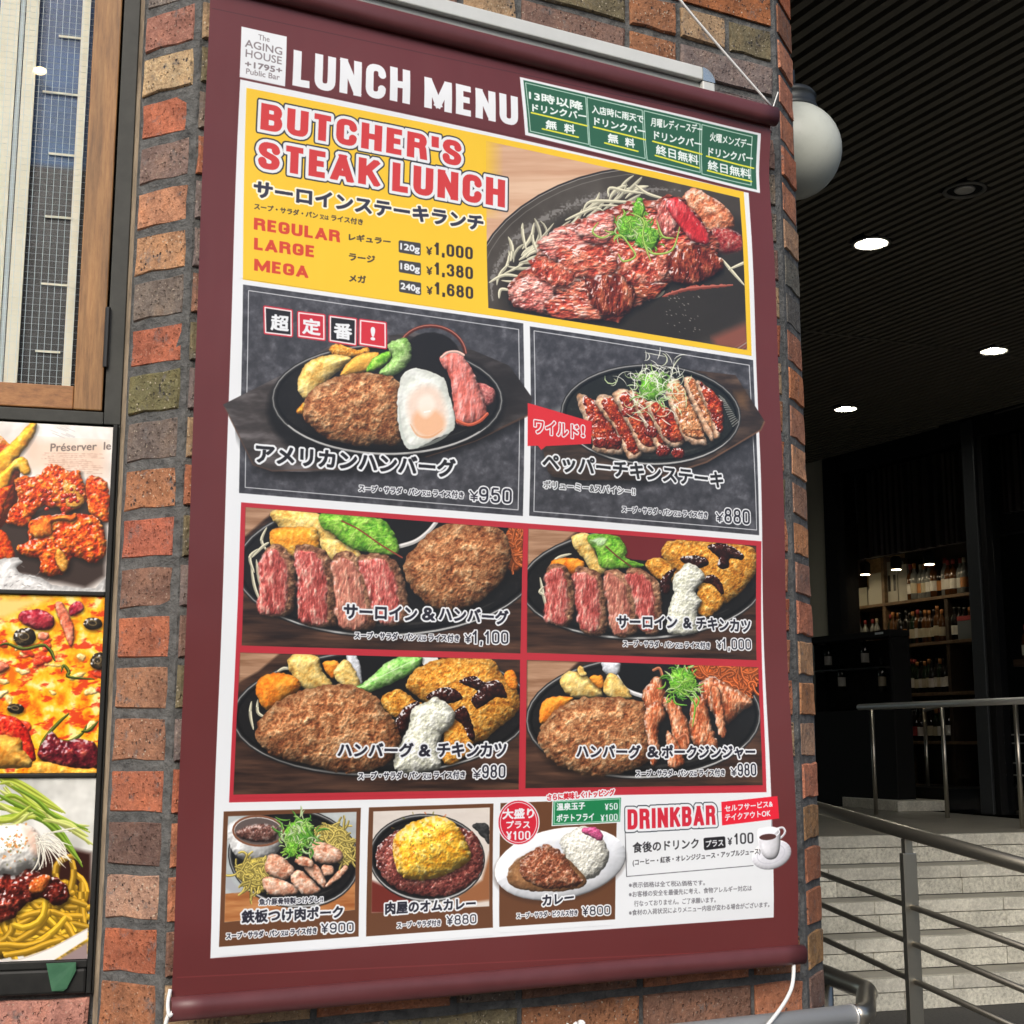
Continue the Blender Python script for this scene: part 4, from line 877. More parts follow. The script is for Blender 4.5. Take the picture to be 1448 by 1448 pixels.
    F(Z5((435, 90), (500, 80), (640, 95), (745, 125), (800, 220), (790, 275), (680, 270), (570, 240), (500, 180), (450, 150)), LEAF, ns=8, bump=2.2, dome=.5, seed=113, clip=p5, shadow=3); cv.line(crom(Z5((540, 120), (620, 160), (720, 230), (820, 290)), 5), 2.2, C(140, 64, 50), clip=p5)
    for a in (((640, 160), (700, 140)), ((680, 200), (760, 190)), ((610, 155), (580, 200)), ((690, 215), (660, 255))): cv.line(Z5(*a), .9, C(196, 226, 130), clip=p5, a=.7)
    noodles(cv, Z5((1310, 160), (1380, 165), (1380, 330), (1320, 350), (1290, 260)), 26, 3.2, C(226, 110, 50), 5, p5, 20)
    F(Z5((825, 330), (880, 240), (990, 150), (1120, 130), (1260, 150), (1320, 240), (1300, 370), (1200, 480), (1080, 530), (960, 520), (860, 430)), PATTY, ns=8.5, bump=3.4, dome=.5, wob=2, seed=114, clip=p5, shadow=6, fo=5, sf=.38)
    slices(Z5, (((160, 300), (210, 230), (270, 240), (325, 330), (320, 500), (290, 560), (200, 565), (155, 530), (165, 400)), ((325, 240), (420, 240), (500, 320), (515, 560), (500, 610), (360, 600), (345, 500), (340, 360)), ((500, 290), (580, 260), (660, 360), (700, 560), (680, 620), (560, 630), (520, 560), (515, 420)), ((620, 285), (740, 275), (810, 340), (850, 500), (840, 590), (740, 605), (690, 520), (660, 380))), p5, 120)
    caption(cv, 'サーロイン', Z5((550, 572)), Z5((888, 585)), 19.5); caption(cv, '&', Z5((915, 580)), Z5((972, 583)), 17); caption(cv, 'ハンバーグ', Z5((993, 583)), Z5((1312, 602)), 19.5)
    setline(cv, Z5((600, 668)), Z5((1085, 683)), 10); price(cv, '¥', Z5((1113, 685)), Z5((1140, 686)), 12); price(cv, '1,100', Z5((1148, 699)), Z5((1312, 702)), 20.5)
    # sirloin and cutlet
    x, y = Z6((700, 330)); base(p6, x, y, 172, 78, -2, 73, Z6((60, 28), (330, 45), (150, 190), (60, 250)))
    PL(cv.ell(*Z6((700, 90)), 52, 30, 0, 20), C(110, 36, 40), clip=p6, soft=2)
    for a in (((130, 300), (150, 400), (170, 480)), ((180, 240), (230, 190), (300, 170)), ((150, 350), (130, 380), (160, 400))): cv.line(crom(Z6(*a), 5), 4.5, SPROUT, clip=p6, shade=.4, taper=True)
    potato(Z6, ((300, 80), (340, 55), (400, 70), (440, 180), (500, 260), (430, 290), (370, 200), (310, 130)), p6, 130); potato(Z6, ((180, 260), (210, 200), (330, 195), (375, 230), (340, 280), (250, 280)), p6, 131, CARROT)
    F(Z6((385, 75), (470, 60), (560, 80), (605, 150), (600, 190), (700, 235), (600, 250), (470, 245), (440, 170)), LEAF, ns=8, bump=2.6, dome=.5, seed=132, clip=p6, shadow=2); cv.line(crom(Z6((490, 130), (560, 190), (630, 240)), 5), 2.0, C(110, 50, 44), clip=p6)
    F(Z6((400, 100), (450, 80), (500, 90), (470, 130)), [(0, C(200, 226, 190)), (1, C(240, 250, 236))], ns=5, seed=133, clip=p6, soft=5, a=.7)
    def cutlet(z, q, sauce, clip, sd_):
        for i, a in enumerate(q): F(z(*a), FRY, ns=5, bump=3.6, dome=.6, wob=2.2, seed=sd_+i, clip=clip, shadow=3, sf=.5, fo=5)
        for i, a in enumerate(sauce): F(z(*a), SAUCE, ns=5, bump=2.5, dome=1.2, wob=1.5, seed=sd_+20+i, clip=clip, spec=1)
    cutlet(Z6, (((800, 180), (830, 100), (1000, 90), (1200, 110), (1320, 150), (1325, 280), (1160, 440), (1040, 380), (900, 300)), ((710, 220), (780, 190), (860, 240), (900, 300), (830, 330), (740, 280)), ((1010, 360), (1100, 340), (1150, 430), (1080, 510), (1010, 500))),
           (((900, 200), (960, 180), (1040, 190), (1060, 230), (980, 250)), ((1050, 130), (1130, 110), (1240, 160), (1250, 200), (1180, 195), (1170, 250), (1110, 240), (1110, 190)), ((1020, 330), (1060, 290), (1110, 300), (1150, 380), (1130, 390), (1080, 340)), ((790, 330), (830, 270), (880, 250), (860, 300), (840, 390), (800, 380))), p6, 140)
    F(Z6((860, 300), (930, 230), (960, 225), (1030, 270), (1030, 320), (990, 380), (1030, 430), (1000, 500), (1000, 600), (900, 620), (835, 600), (840, 480), (870, 380)), TARTAR, ns=6, bump=2.8, dome=.8, wob=2.5, seed=150, clip=p6, shadow=3)
    slices(Z6, (((165, 250), (250, 225), (300, 290), (325, 420), (300, 560), (240, 570), (165, 530), (175, 400)), ((325, 250), (410, 250), (480, 320), (500, 480), (490, 610), (370, 605), (340, 480), (335, 350)), ((480, 270), (560, 260), (640, 330), (670, 480), (660, 600), (560, 630), (515, 520), (505, 400)), ((605, 265), (680, 250), (780, 320), (805, 450), (790, 600), (700, 600), (670, 480), (650, 360))), p6, 160)
    caption(cv, 'サーロイン', Z6((558, 578)), Z6((888, 580)), 16.8); caption(cv, '&', Z6((925, 578)), Z6((968, 580)), 14); caption(cv, 'チキンカツ', Z6((998, 585)), Z6((1298, 602)), 16.8)
    setline(cv, Z6((590, 682)), Z6((1072, 694)), 9); price(cv, '¥', Z6((1112, 692)), Z6((1136, 694)), 10.5); price(cv, '1,000', Z6((1142, 706)), Z6((1300, 709)), 17.5)
    # hamburg and cutlet
    x, y = Z7((725, 320)); base(p7, x, y, 210, 88, -2, 76, Z7((60, 40), (250, 45), (150, 130), (60, 180)))
    PL(cv.ell(*Z7((790, 130)), 70, 30, -5, 20), C(20, 19, 19), clip=p7); F(Z7((560, 45), (610, 60), (640, 180), (600, 190)), [(0, C(180, 184, 190)), (1, C(236, 238, 242))], ns=8, bump=.5, seed=170, clip=p7)
    PL(cv.ell(*Z7((950, 75)), 12, 12, 0, 12), C(232, 232, 228), clip=p7)
    for a in (((120, 270), (115, 330), (130, 400)), ((150, 260), (150, 320), (190, 345)), ((240, 130), (270, 115), (300, 120))): cv.line(crom(Z7(*a), 5), 4.5, SPROUT, clip=p7, shade=.4, taper=True)
    potato(Z7, ((285, 80), (340, 45), (430, 60), (450, 130), (500, 200), (400, 220), (330, 180)), p7, 171); potato(Z7, ((450, 90), (520, 80), (540, 140), (490, 160)), p7, 172, CARROT); potato(Z7, ((500, 140), (550, 75), (600, 120), (625, 200), (560, 210)), p7, 173); potato(Z7, ((140, 230), (150, 170), (220, 135), (310, 150), (350, 200), (280, 260), (190, 310)), p7, 174, CARROT)
    F(Z7((605, 205), (660, 170), (760, 80), (830, 60), (915, 60), (900, 110), (830, 160), (700, 215), (650, 225)), [(0, C(90, 160, 60)), (.5, C(150, 206, 110)), (1, C(200, 232, 170))], ns=8, bump=1.5, seed=175, clip=p7, shadow=2); cv.line(Z7((615, 207), (880, 75)), 1.2, C(214, 236, 186), clip=p7)
    cutlet(Z7, (((840, 200), (900, 110), (1060, 60), (1230, 70), (1290, 150), (1365, 240), (1360, 310), (1260, 400), (1180, 460), (1080, 440), (960, 300)), ((720, 260), (800, 210), (880, 260), (930, 300), (850, 330), (780, 340)), ((1020, 420), (1100, 370), (1160, 460), (1100, 540), (1020, 560))),
           (((930, 250), (1000, 205), (1070, 215), (1100, 260), (1000, 280)), ((1085, 180), (1150, 150), (1210, 180), (1270, 170), (1310, 250), (1260, 250), (1210, 280), (1170, 300), (1140, 260), (1170, 220)), ((1050, 340), (1110, 290), (1150, 380), (1165, 440), (1140, 450), (1100, 370)), ((785, 390), (820, 310), (880, 270), (905, 290), (860, 350), (830, 420), (800, 430))), p7, 180)
    F(Z7((1300, 130), (1340, 130), (1360, 190), (1340, 220), (1300, 180)), CARROT, ns=4, seed=199, clip=p7)
    F(Z7((860, 370), (870, 300), (940, 270), (980, 250), (1060, 310), (1065, 370), (1010, 430), (1000, 500), (1000, 575), (900, 600), (790, 590), (800, 500), (840, 420)), TARTAR, ns=6, bump=2.8, dome=.8, wob=2.5, seed=200, clip=p7, shadow=4)
    F(Z7((140, 410), (180, 330), (280, 250), (420, 200), (540, 190), (680, 230), (740, 300), (810, 400), (800, 500), (720, 580), (560, 600), (400, 570), (240, 530), (150, 460)), PATTY, ns=8.5, bump=3.6, dome=.6, wob=3.5, seed=201, clip=p7, shadow=6, fo=5, sf=.38)
    caption(cv, 'ハンバーグ', Z7((527, 527)), Z7((876, 527)), 19.5); caption(cv, '&', Z7((905, 524)), Z7((955, 524)), 16); caption(cv, 'チキンカツ', Z7((990, 527)), Z7((1306, 526)), 19.5)
    setline(cv, Z7((622, 634)), Z7((1118, 628)), 10.5); price(cv, '¥', Z7((1155, 628)), Z7((1190, 627)), 13); price(cv, '980', Z7((1198, 626)), Z7((1302, 624)), 18.5)
    # hamburg and pork
    x, y = Z8((650, 340)); base(p8, x, y, 164, 85, -2, 79, Z8((55, 48), (320, 55), (160, 200), (55, 300)))
    PL(cv.ell(*Z8((600, 150)), 32, 24, 0, 20), C(18, 17, 17), clip=p8); cv.line(crom(Z8((470, 60), (510, 130), (560, 200), (650, 235)), 6), 6, C(228, 226, 226), clip=p8, shade=.3); F(Z8((440, 55), (530, 58), (510, 130), (450, 110)), [(0, C(180, 184, 190)), (1, C(236, 238, 242))], ns=8, bump=.5, seed=210, clip=p8)
    noodles(cv, Z8((920, 80), (1240, 90), (1230, 200), (1180, 240), (1000, 200)), 60, 3.2, C(226, 106, 44), 8, p8, 24)
    potato(Z8, ((220, 150), (280, 105), (370, 140), (440, 230), (300, 240), (240, 200)), p8, 211); potato(Z8, ((310, 90), (330, 75), (360, 120), (330, 130)), p8, 212); potato(Z8, ((370, 140), (430, 125), (450, 180), (420, 190)), p8, 213, CARROT); potato(Z8, ((440, 200), (470, 115), (520, 140), (590, 240), (480, 240)), p8, 214); potato(Z8, ((120, 370), (130, 270), (200, 235), (290, 240), (250, 290), (170, 360)), p8, 215, CARROT)
    F(Z8((110, 440), (170, 340), (270, 260), (420, 240), (600, 250), (680, 300), (700, 440), (680, 560), (560, 620), (400, 640), (240, 600), (140, 520)), PATTY, ns=8.5, bump=3.6, dome=.6, wob=3.5, seed=216, clip=p8, shadow=6, fo=5, sf=.38)
    PK = [(0, C(140, 60, 30)), (.35, C(190, 100, 60)), (.65, C(216, 146, 104)), (1, C(240, 200, 170))]
    for i, q in enumerate((((650, 200), (720, 130), (760, 200), (760, 300), (700, 330), (650, 280)), ((930, 180), (990, 130), (1060, 160), (1210, 260), (1150, 310), (1060, 380), (980, 300)), ((900, 240), (960, 250), (1000, 400), (1020, 500), (900, 480), (880, 350)), ((650, 320), (720, 260), (760, 330), (720, 400), (730, 520), (690, 600), (670, 480)), ((740, 240), (820, 270), (880, 400), (870, 520), (800, 480), (780, 350)), ((760, 420), (800, 440), (850, 540), (840, 590), (770, 590)), ((990, 200), (1040, 200), (1060, 340), (1070, 420), (1030, 430)))):
        F(Z8(*q), PK, ns=7, bump=3, dome=1.1, wob=2, seed=220+i, clip=p8, shadow=3, spec=.6, asp=(.7, 1.6), edge=.5)
    for a in (((700, 100), (730, 90), (745, 130)), ((820, 450), (860, 430), (870, 470))): cv.line(crom(Z8(*a), 5), 4, C(206, 120, 80), clip=p8, shade=.4)
    x, y = Z8((845, 160)); scallions(cv, x, y, 24, 24, 70, 25, 2.4, clip=p8)
    for a in (((800, 220), (810, 270), (870, 280)), ((880, 230), (910, 280), (895, 390)), ((900, 210), (930, 250), (915, 290))): cv.line(crom(Z8(*a), 6), 2.6, C(120, 196, 60), clip=p8, shade=.4, taper=True)
    caption(cv, 'ハンバーグ', Z8((310, 547)), Z8((630, 550)), 18); caption(cv, '&', Z8((667, 545)), Z8((720, 545)), 14.5); caption(cv, 'ポークジンジャー', Z8((740, 552)), Z8((1213, 550)), 18.5)
    setline(cv, Z8((608, 645)), Z8((1057, 641)), 9.5); price(cv, '¥', Z8((1090, 640)), Z8((1118, 639)), 11.5); price(cv, '980', Z8((1125, 640)), Z8((1216, 638)), 17)
    # bottom row
    BR = C(102, 64, 40)
    q1 = Z9((98, 98), (788, 80), (768, 722), (68, 773)); q2 = Z9((828, 78), (1448, 58), (1440, 678), (806, 722)); q3 = ZT((65, 118), (600, 98), (590, 658), (55, 694))
    for q in (q1, q2, q3): PL(q, BR)
    i1 = Z9((120, 122), (766, 100), (752, 590), (96, 650)); PL(i1, None, noise=(91, 4, 6, 6, [(0, C(150, 156, 156)), (1, C(206, 212, 212))]))
    PL(Z9((96, 510), (760, 430), (752, 590), (96, 650)), None, clip=i1, noise=(92, 4, 14, 2, [(.2, C(150, 84, 40)), (.8, C(200, 140, 86))]))
    x, y = Z9((450, 330)); hot_plate(cv, x, y, 92, 68, 8, i1, 3.4)
    PL(Z9((105, 400), (150, 460), (200, 500), (150, 505), (100, 480)), C(170, 172, 176), clip=i1, soft=4)
    F(Z9((118, 170), (200, 130), (340, 130), (400, 170), (390, 260), (330, 330), (220, 345), (140, 300)), [(0, C(206, 206, 204)), (1, C(240, 240, 238))], ns=20, bump=.3, dome=1, seed=240, clip=i1)
    cv.line(cv.ell(*Z9((272, 195)), 36, 21, 2, 26), 3, C(130, 84, 60), True, clip=i1); PL(cv.ell(*Z9((272, 197)), 34, 19, 2, 26), C(96, 84, 80), clip=i1)
    F(Z9((160, 200), (260, 160), (370, 180), (340, 250), (200, 240)), [(0, C(60, 36, 32)), (.5, C(110, 70, 60)), (1, C(200, 180, 170))], ns=5, bump=3, seed=241, clip=i1, spec=.6, soft=3)
    noodles(cv, Z9((160, 410), (200, 345), (320, 330), (340, 420), (300, 500), (220, 480)), 70, 2.8, C(228, 204, 96), 11, i1, 22); noodles(cv, Z9((560, 180), (680, 170), (750, 250), (740, 350), (690, 370), (620, 280)), 80, 2.8, C(226, 202, 100), 12, i1, 22)
    PO = [(0, C(176, 100, 70)), (.4, C(216, 160, 130)), (.7, C(232, 196, 172)), (1, C(246, 226, 210))]
    for i, q in enumerate((((540, 240), (680, 290), (680, 350), (560, 350)), ((320, 320), (380, 320), (460, 400), (400, 440), (310, 400)), ((290, 450), (320, 420), (460, 470), (460, 510), (330, 515)), ((430, 430), (480, 390), (580, 490), (490, 510)), ((500, 380), (560, 360), (610, 450), (590, 480)), ((610, 460), (700, 370), (720, 395), (630, 470)), ((590, 370), (640, 370), (650, 410), (600, 420)), ((470, 320), (540, 340), (540, 380), (460, 360)))):
        F(Z9(*q), PO, ns=7, bump=1.6, dome=.8, wob=1.5, seed=250+i, clip=i1, shadow=3, edge=.4)
    x, y = Z9((480, 215)); scallions(cv, x, y, 27, 26, 90, 31, 2.8, cols=[C(110, 180, 60), C(170, 214, 110), C(206, 230, 170), C(84, 156, 50)], clip=None); x, y = Z9((440, 290)); scallions(cv, x, y, 14, 13, 26, 32, 2.4)
    T('魚介豚骨特製つけダレ!!', Z9((272, 566)), Z9((592, 553)), 9, INK, bold=.2, outs=[(1.2, WHITE)])
    caption(cv, '鉄板つけ肉ポーク', Z9((184, 654)), Z9((690, 628)), 17, .6, 2.0); setline(cv, Z9((105, 735)), Z9((558, 708)), 9); price(cv, '¥900', Z9((583, 705)), Z9((742, 698)), 13.5)
    i2 = Z9((850, 98), (1430, 78), (1424, 572), (836, 605)); PL(i2, None, noise=(95, 4, 10, 5, [(0, C(206, 196, 186)), (1, C(230, 222, 214))])); PL(Z9((830, 440), (1060, 540), (1000, 610), (830, 606)), C(110, 40, 30), soft=5, clip=i2); PL(Z9((1430, 300), (1440, 540), (1200, 570), (1390, 440)), C(150, 96, 60), soft=5, clip=i2)
    x, y = Z9((1115, 330)); hot_plate(cv, x, y, 80, 60, 3, i2, 3.4); F(Z9((1340, 170), (1400, 155), (1428, 180), (1425, 260), (1390, 220)), [(0, C(30, 30, 30)), (1, C(70, 70, 70))], ns=6, seed=260, clip=i2)
    F(Z9((862, 300), (930, 220), (1020, 180), (1300, 180), (1390, 280), (1370, 430), (1200, 520), (1000, 500), (890, 420)), [(0, C(70, 22, 20)), (.4, C(126, 56, 50)), (.7, C(170, 96, 84)), (1, C(216, 160, 140))], ns=5, bump=4.5, dome=.3, wob=2, seed=261, clip=i2, spec=.9, sf=.5)
    F(Z9((950, 300), (960, 220), (1050, 150), (1170, 120), (1260, 160), (1310, 240), (1335, 330), (1240, 400), (1100, 440), (1000, 430), (960, 370)), [(0, C(206, 120, 24)), (.35, C(236, 170, 40)), (.65, C(246, 202, 76)), (1, C(250, 226, 140))], ns=9, bump=2.6, dome=1, wob=1.8, seed=262, shadow=5, spec=.5)
    r = random.Random(12)
    for i in range(60):
        x, y = Z9((r.gauss(1150, 80), r.gauss(250, 70))); cv.line([(x, y), (x+r.uniform(-3, 3), y+r.uniform(-3, 3))], r.uniform(.9, 2), r.choice((C(110, 110, 40), C(150, 130, 50), C(206, 90, 40))), a=.6)
    caption(cv, '肉屋のオムカレー', Z9((906, 612)), Z9((1355, 585)), 16.5, .6, 2.0); T('スープ・サラダ付き', Z9((963, 682)), Z9((1180, 668)), 8.5, INK, bold=.22, outs=[(1.3, WHITE)]); price(cv, '¥880', Z9((1212, 665)), Z9((1357, 655)), 13)
    # curry plate
    x, y = ZT((340, 400)); e = cv.ell(x, y, 93, 50, -11, 36); PL([(a-1, b_+4) for a, b_ in e], C(60, 40, 30), soft=8, a=.6); F(e, [(0, C(216, 220, 226)), (1, C(242, 244, 248))], ns=40, bump=.2, dome=.35, wob=0, seed=270, smooth=False, edge=.05)
    PL(cv.ell(x, y, 72, 34, -11, 30), C(206, 208, 214), soft=6, a=.5)
    F(ZT((390, 250), (470, 225), (540, 290), (560, 380), (500, 460), (440, 470), (380, 400), (340, 300)), [(0, C(190, 186, 170)), (.5, C(228, 226, 214)), (1, C(250, 250, 244))], ns=3, bump=4, dome=.8, wob=2, seed=271, sf=.6)
    F(ZT((440, 240), (480, 225), (530, 250), (530, 290), (490, 280), (450, 260)), [(0, C(170, 50, 100)), (1, C(230, 130, 170))], ns=3, bump=3, wob=2, seed=272)
    F(ZT((95, 460), (130, 390), (240, 330), (330, 350), (400, 400), (460, 480), (400, 520), (240, 530), (130, 510)), [(0, C(110, 70, 40)), (.5, C(150, 104, 66)), (1, C(186, 140, 96))], ns=14, bump=1, dome=.3, seed=273, spec=.4)
    F(ZT((150, 400), (220, 340), (280, 310), (360, 360), (400, 430), (440, 490), (300, 520), (180, 480)), [(0, C(84, 40, 26)), (.4, C(140, 76, 50)), (.7, C(176, 120, 90)), (1, C(216, 180, 150))], ns=5, bump=5, dome=.6, wob=3, seed=274, spec=.5, sf=.5)
    x, y = ZT((148, 208)); PL(cv.ell(x, y, 29.5, 32.5, 0, 32), WHITE); PL(cv.ell(x, y, 28, 31, 0, 32), C(206, 36, 56)); cv.line(cv.ell(x, y, 25.5, 28.5, 0, 32), 1, WHITE, True)
    T('大盛り', ZT((76, 192)), ZT((218, 187)), 14, WHITE, bold=.6); T('プラス', ZT((93, 236)), ZT((200, 234)), 10.5, WHITE, bold=.4); cv.sign('¥100', ZT((92, 291)), ZT((203, 288)), 12.5, WHITE, .15, .2)
    gb = ZT((303, 103), (622, 87), (618, 208), (300, 225)); PL(gb, WHITE); PL(ZT((308, 108), (617, 92), (613, 203), (305, 220)), C(24, 124, 74)); cv.line(ZT((314, 112), (612, 97), (609, 199), (311, 214)), .9, C(200, 230, 214), True)
    T('温泉玉子', ZT((323, 152)), ZT((452, 145)), 10, WHITE, bold=.4); cv.sign('¥50', ZT((543, 151)), ZT((602, 147)), 9.5, WHITE, .14, .2); T('ポテトフライ', ZT((323, 205)), ZT((493, 197)), 10.5, WHITE, bold=.4); cv.sign('¥100', ZT((524, 203)), ZT((602, 197)), 9.5, WHITE, .14, .2)
    T('さらに美味しく!トッピング', ZT((280, 107)), ZT((586, 82)), 9, C(200, 30, 44), bold=.35, outs=[(1.6, WHITE)])
    caption(cv, 'カレー', ZT((258, 595)), ZT((400, 578)), 14, .6, 2.0); T('スープ・サラダ・ピクルス付き', ZT((137, 656)), ZT((417, 640)), 8, INK, bold=.2, outs=[(1.3, WHITE)]); price(cv, '¥800', ZT((442, 640)), ZT((566, 634)), 12.5)
    # drink bar
    cv.line([ZD((78, 330)), ZD((90, 692)), ZD((1110, 600))], .9, C(60, 60, 64)); cv.line([ZD((820, 160)), ZD((1258, 140)), ZD((1260, 300))], .7, C(90, 90, 96))
    db = ('DRINKBAR', ZD((102, 302)), ZD((800, 262)), 25)
    db = ('DRINKBAR', ZD((97, 308)), ZD((805, 265)), 28.5); cv.sign(*db, None, .19, .2, [(5, C(30, 40, 50))]); cv.sign(*db, C(206, 40, 60), .19, .2, [(3.7, WHITE)])
    PL(ZD((850, 80), (1308, 32), (1322, 215), (857, 272)), C(230, 32, 54)); T('セルフサービス&', ZD((880, 160)), ZD((1268, 118)), 8.8, WHITE, bold=.35); T('テイクアウトOK', ZD((882, 235)), ZD((1250, 195)), 9.2, WHITE, bold=.35)
    T('食後のドリンク', ZD((140, 498)), ZD((668, 458)), 14.5, C(44, 42, 46), bold=.35); rr = ZD((722, 388), (868, 376), (872, 442), (726, 460)); cv.line(rr, 5, C(34, 32, 36), True); PL(rr, C(34, 32, 36))
    T('プラス', ZD((728, 450)), ZD((868, 438)), 9.5, WHITE, bold=.3); cv.sign('¥', ZD((903, 434)), ZD((940, 431)), 10.5, C(44, 42, 46), .14); cv.sign('100', ZD((955, 428)), ZD((1112, 417)), 15.5, C(44, 42, 46), .13, .22)
    gx = C(84, 82, 88)
    for s_, L, R, h in (('※表示価格は全て税込価格です。', (108, 785), (720, 762), 8), ('※お客様の安全を最優先に考え、食物アレルギー対応は', (108, 862), (1100, 806), 8.2), ('行なっておりません。ご了承願います。', (150, 938), (808, 902), 8.2), ('※食材の入荷状況によりメニュー内容が変わる場合がございます。', (108, 1012), (1246, 940), 8.2)): T(s_, ZD(L), ZD(R), h, gx, bold=.05)
    x, y = ZD((1260, 510)); F(cv.ell(x, y, 28.5, 20.5, -18, 26), [(0, C(214, 214, 222)), (1, C(240, 240, 246))], ns=30, bump=.2, dome=.4, wob=0, seed=290, smooth=False, edge=.12)
    cv.line(cv.ell(x-1, y-1, 20, 13, -18, 22), 1.4, C(190, 190, 200), True, a=.5)
    cv.line(crom(ZD((1300, 300), (1350, 290), (1368, 330), (1330, 375), (1300, 370)), 5), 3.2, C(226, 226, 232), shade=.3)
    F(ZD((1142, 320), (1190, 290), (1300, 290), (1330, 320), (1325, 470), (1290, 540), (1220, 545), (1165, 470)), [(0, C(214, 214, 220)), (1, C(240, 240, 244))], ns=30, bump=.2, dome=.9, wob=0, seed=291, edge=.2)
    cv.line(cv.ell(*ZD((1234, 328)), 15.5, 7.5, -4, 22), 1.5, C(244, 244, 248), True); PL(cv.ell(*ZD((1228, 366)), 12, 4.4, -5, 18), C(84, 52, 48))
    T('(コーヒー・紅茶・オレンジジュース・アップルジュース)', ZD((140, 610)), ZD((1168, 512)), 10, C(50, 48, 52), bold=.15)
    return cv
def paint_left(u0, u1, v0, v1, which):
    cv = Print(WALL, u0, u1, v0, v1, 1150, C(236, 234, 230)); F = cv.food; T = cv.text; r = random.Random(3+which)
    X, Y = cv.PX, cv.PY
    if which == 0:
        z = zr(0, 590, 5.794)
        OR = [(0, C(130, 22, 8)), (.3, C(196, 50, 14)), (.6, C(232, 96, 24)), (.85, C(246, 150, 50)), (1, C(252, 200, 110))]
        cv.img[:] = rampc(fbm(X, Y, 22, 8, 3), [(.2, C(214, 206, 198)), (.8, C(246, 244, 240))])
        cv.poly(z((200, 170), (880, 200), (860, 470), (200, 440)), C(232, 196, 170), soft=20, a=.7)
        for i in range(11): a, b = z((r.randint(330, 400), 290+i*15), (r.randint(700, 850), 300+i*16)); cv.line([a, b], 1, C(190, 150, 130), a=.6, wob=1.2)
        T('Préserver  le', z((410, 278)), z((905, 262)), 11, C(110, 96, 90), bold=.15)
        for i in range(9): a = z((r.randint(390, 560), r.randint(80, 160))); cv.line([a, (a[0]+12, a[1]+5)], .8, C(180, 176, 176), a=.7)
        cv.poly(z((-900, 900), (0, 800), (300, 750), (700, 560), (860, 700), (860, 1300), (700, 1400), (200, 1290), (-900, 1180)), C(56, 44, 40), soft=10)
        F(z((-900, 300), (-100, 160), (60, 200), (160, 330), (100, 800), (-200, 960), (-900, 900)), [(0, C(150, 16, 20)), (.5, C(226, 80, 20)), (1, C(250, 180, 60))], ns=16, bump=1.2, seed=300, spec=.5)
        FR = [(0, C(226, 130, 26)), (.5, C(246, 180, 50)), (1, C(252, 216, 120))]
        F(z((230, 60), (250, 38), (290, 44), (300, 80), (240, 200), (130, 340), (60, 440), (-60, 480), (-50, 330), (100, 200), (180, 110)), FR, ns=12, bump=1, seed=301, shadow=3, smooth=True)
        F(z((60, 400), (140, 330), (200, 330), (250, 440), (200, 470), (120, 420), (60, 560), (-20, 620), (-60, 520)), FR, ns=10, bump=1, seed=302, shadow=2)
        F(z((-60, 620), (60, 560), (110, 560), (40, 700), (10, 830), (-60, 820)), OR, ns=8, bump=2, seed=303)
        F(z((110, 540), (150, 490), (330, 470), (400, 390), (470, 400), (560, 430), (660, 430), (670, 470), (700, 560), (690, 700), (620, 760), (520, 780), (460, 740), (330, 740), (230, 870), (120, 880), (50, 850), (90, 720), (160, 660)), OR, ns=7, bump=6, dome=.5, wob=4, seed=304, spec=.8, shadow=3, fo=5)
        F(z((700, 500), (800, 480), (880, 560), (895, 700), (880, 850), (800, 830), (740, 800), (710, 640)), OR, ns=8, bump=5, dome=.7, wob=3, seed=305, spec=.6, shadow=3)
        F(z((520, 540), (620, 560), (680, 680), (620, 740), (540, 700)), FRY, ns=6, bump=5, dome=.7, wob=3, seed=306, spec=.6)
        for i in range(26): x, y = z((r.gauss(470, 90), r.gauss(640, 60))); F(cv.ell(x, y, 3.4, 3.2, 0, 7), [(0, C(140, 20, 12)), (1, C(220, 70, 40))], ns=3, seed=310+i, spec=1)
        F(z((220, 910), (260, 840), (400, 800), (620, 790), (720, 800), (830, 850), (860, 1000), (850, 1140), (740, 1190), (600, 1140), (560, 1250), (420, 1300), (330, 1260), (310, 1160), (150, 1120), (150, 1040), (240, 1010)), OR, ns=8, bump=6, dome=.6, wob=4, seed=340, spec=.8, shadow=4, fo=5)
        F(z((240, 900), (330, 830), (480, 800), (620, 800), (600, 850), (440, 850), (420, 960), (280, 980)), [(0, C(180, 50, 20)), (.6, C(240, 130, 40)), (1, C(252, 190, 90))], ns=10, bump=2, seed=341, shadow=2)
        F(z((450, 1090), (500, 1080), (560, 1200), (520, 1260), (460, 1200)), FRY, ns=7, bump=2, seed=342, shadow=2)
        F(z((-60, 940), (40, 940), (120, 1110), (100, 1160), (-20, 1150)), OR, ns=7, bump=3, seed=343)
        F(z((-900, 1170), (0, 1160), (150, 1140), (180, 1180), (130, 1230), (160, 1270), (330, 1310), (430, 1370), (600, 1390), (780, 1400), (870, 1290), (880, 1460), (-900, 1460)), [(0, C(200, 198, 196)), (1, C(244, 243, 241))], ns=14, bump=1, dome=.2, seed=344, smooth=False)
        for i in range(18): a = z((r.randint(0, 420), r.randint(1210, 1420))); cv.line([a, (a[0]+4, a[1]+r.uniform(-4, 4))], .9, C(120, 116, 116), a=.8)
    elif which == 1:
        z = zr(0, 835, 5.57)
        f = fbm(X, Y, 17, 60, 4); g = fbm(X*.7+Y*.4, Y*1.3, 12, 66, 4)
        cv.img[:] = rampc(np.clip((f-.5)*2.2+.5, 0, 1), [(0, C(226, 110, 14)), (.35, C(244, 170, 22)), (.65, C(250, 200, 50)), (1, C(252, 230, 150))])
        m = np.clip((g-.56)*9, 0, 1); cv.over((slice(None), slice(None)), m*.85, C(214, 46, 22))
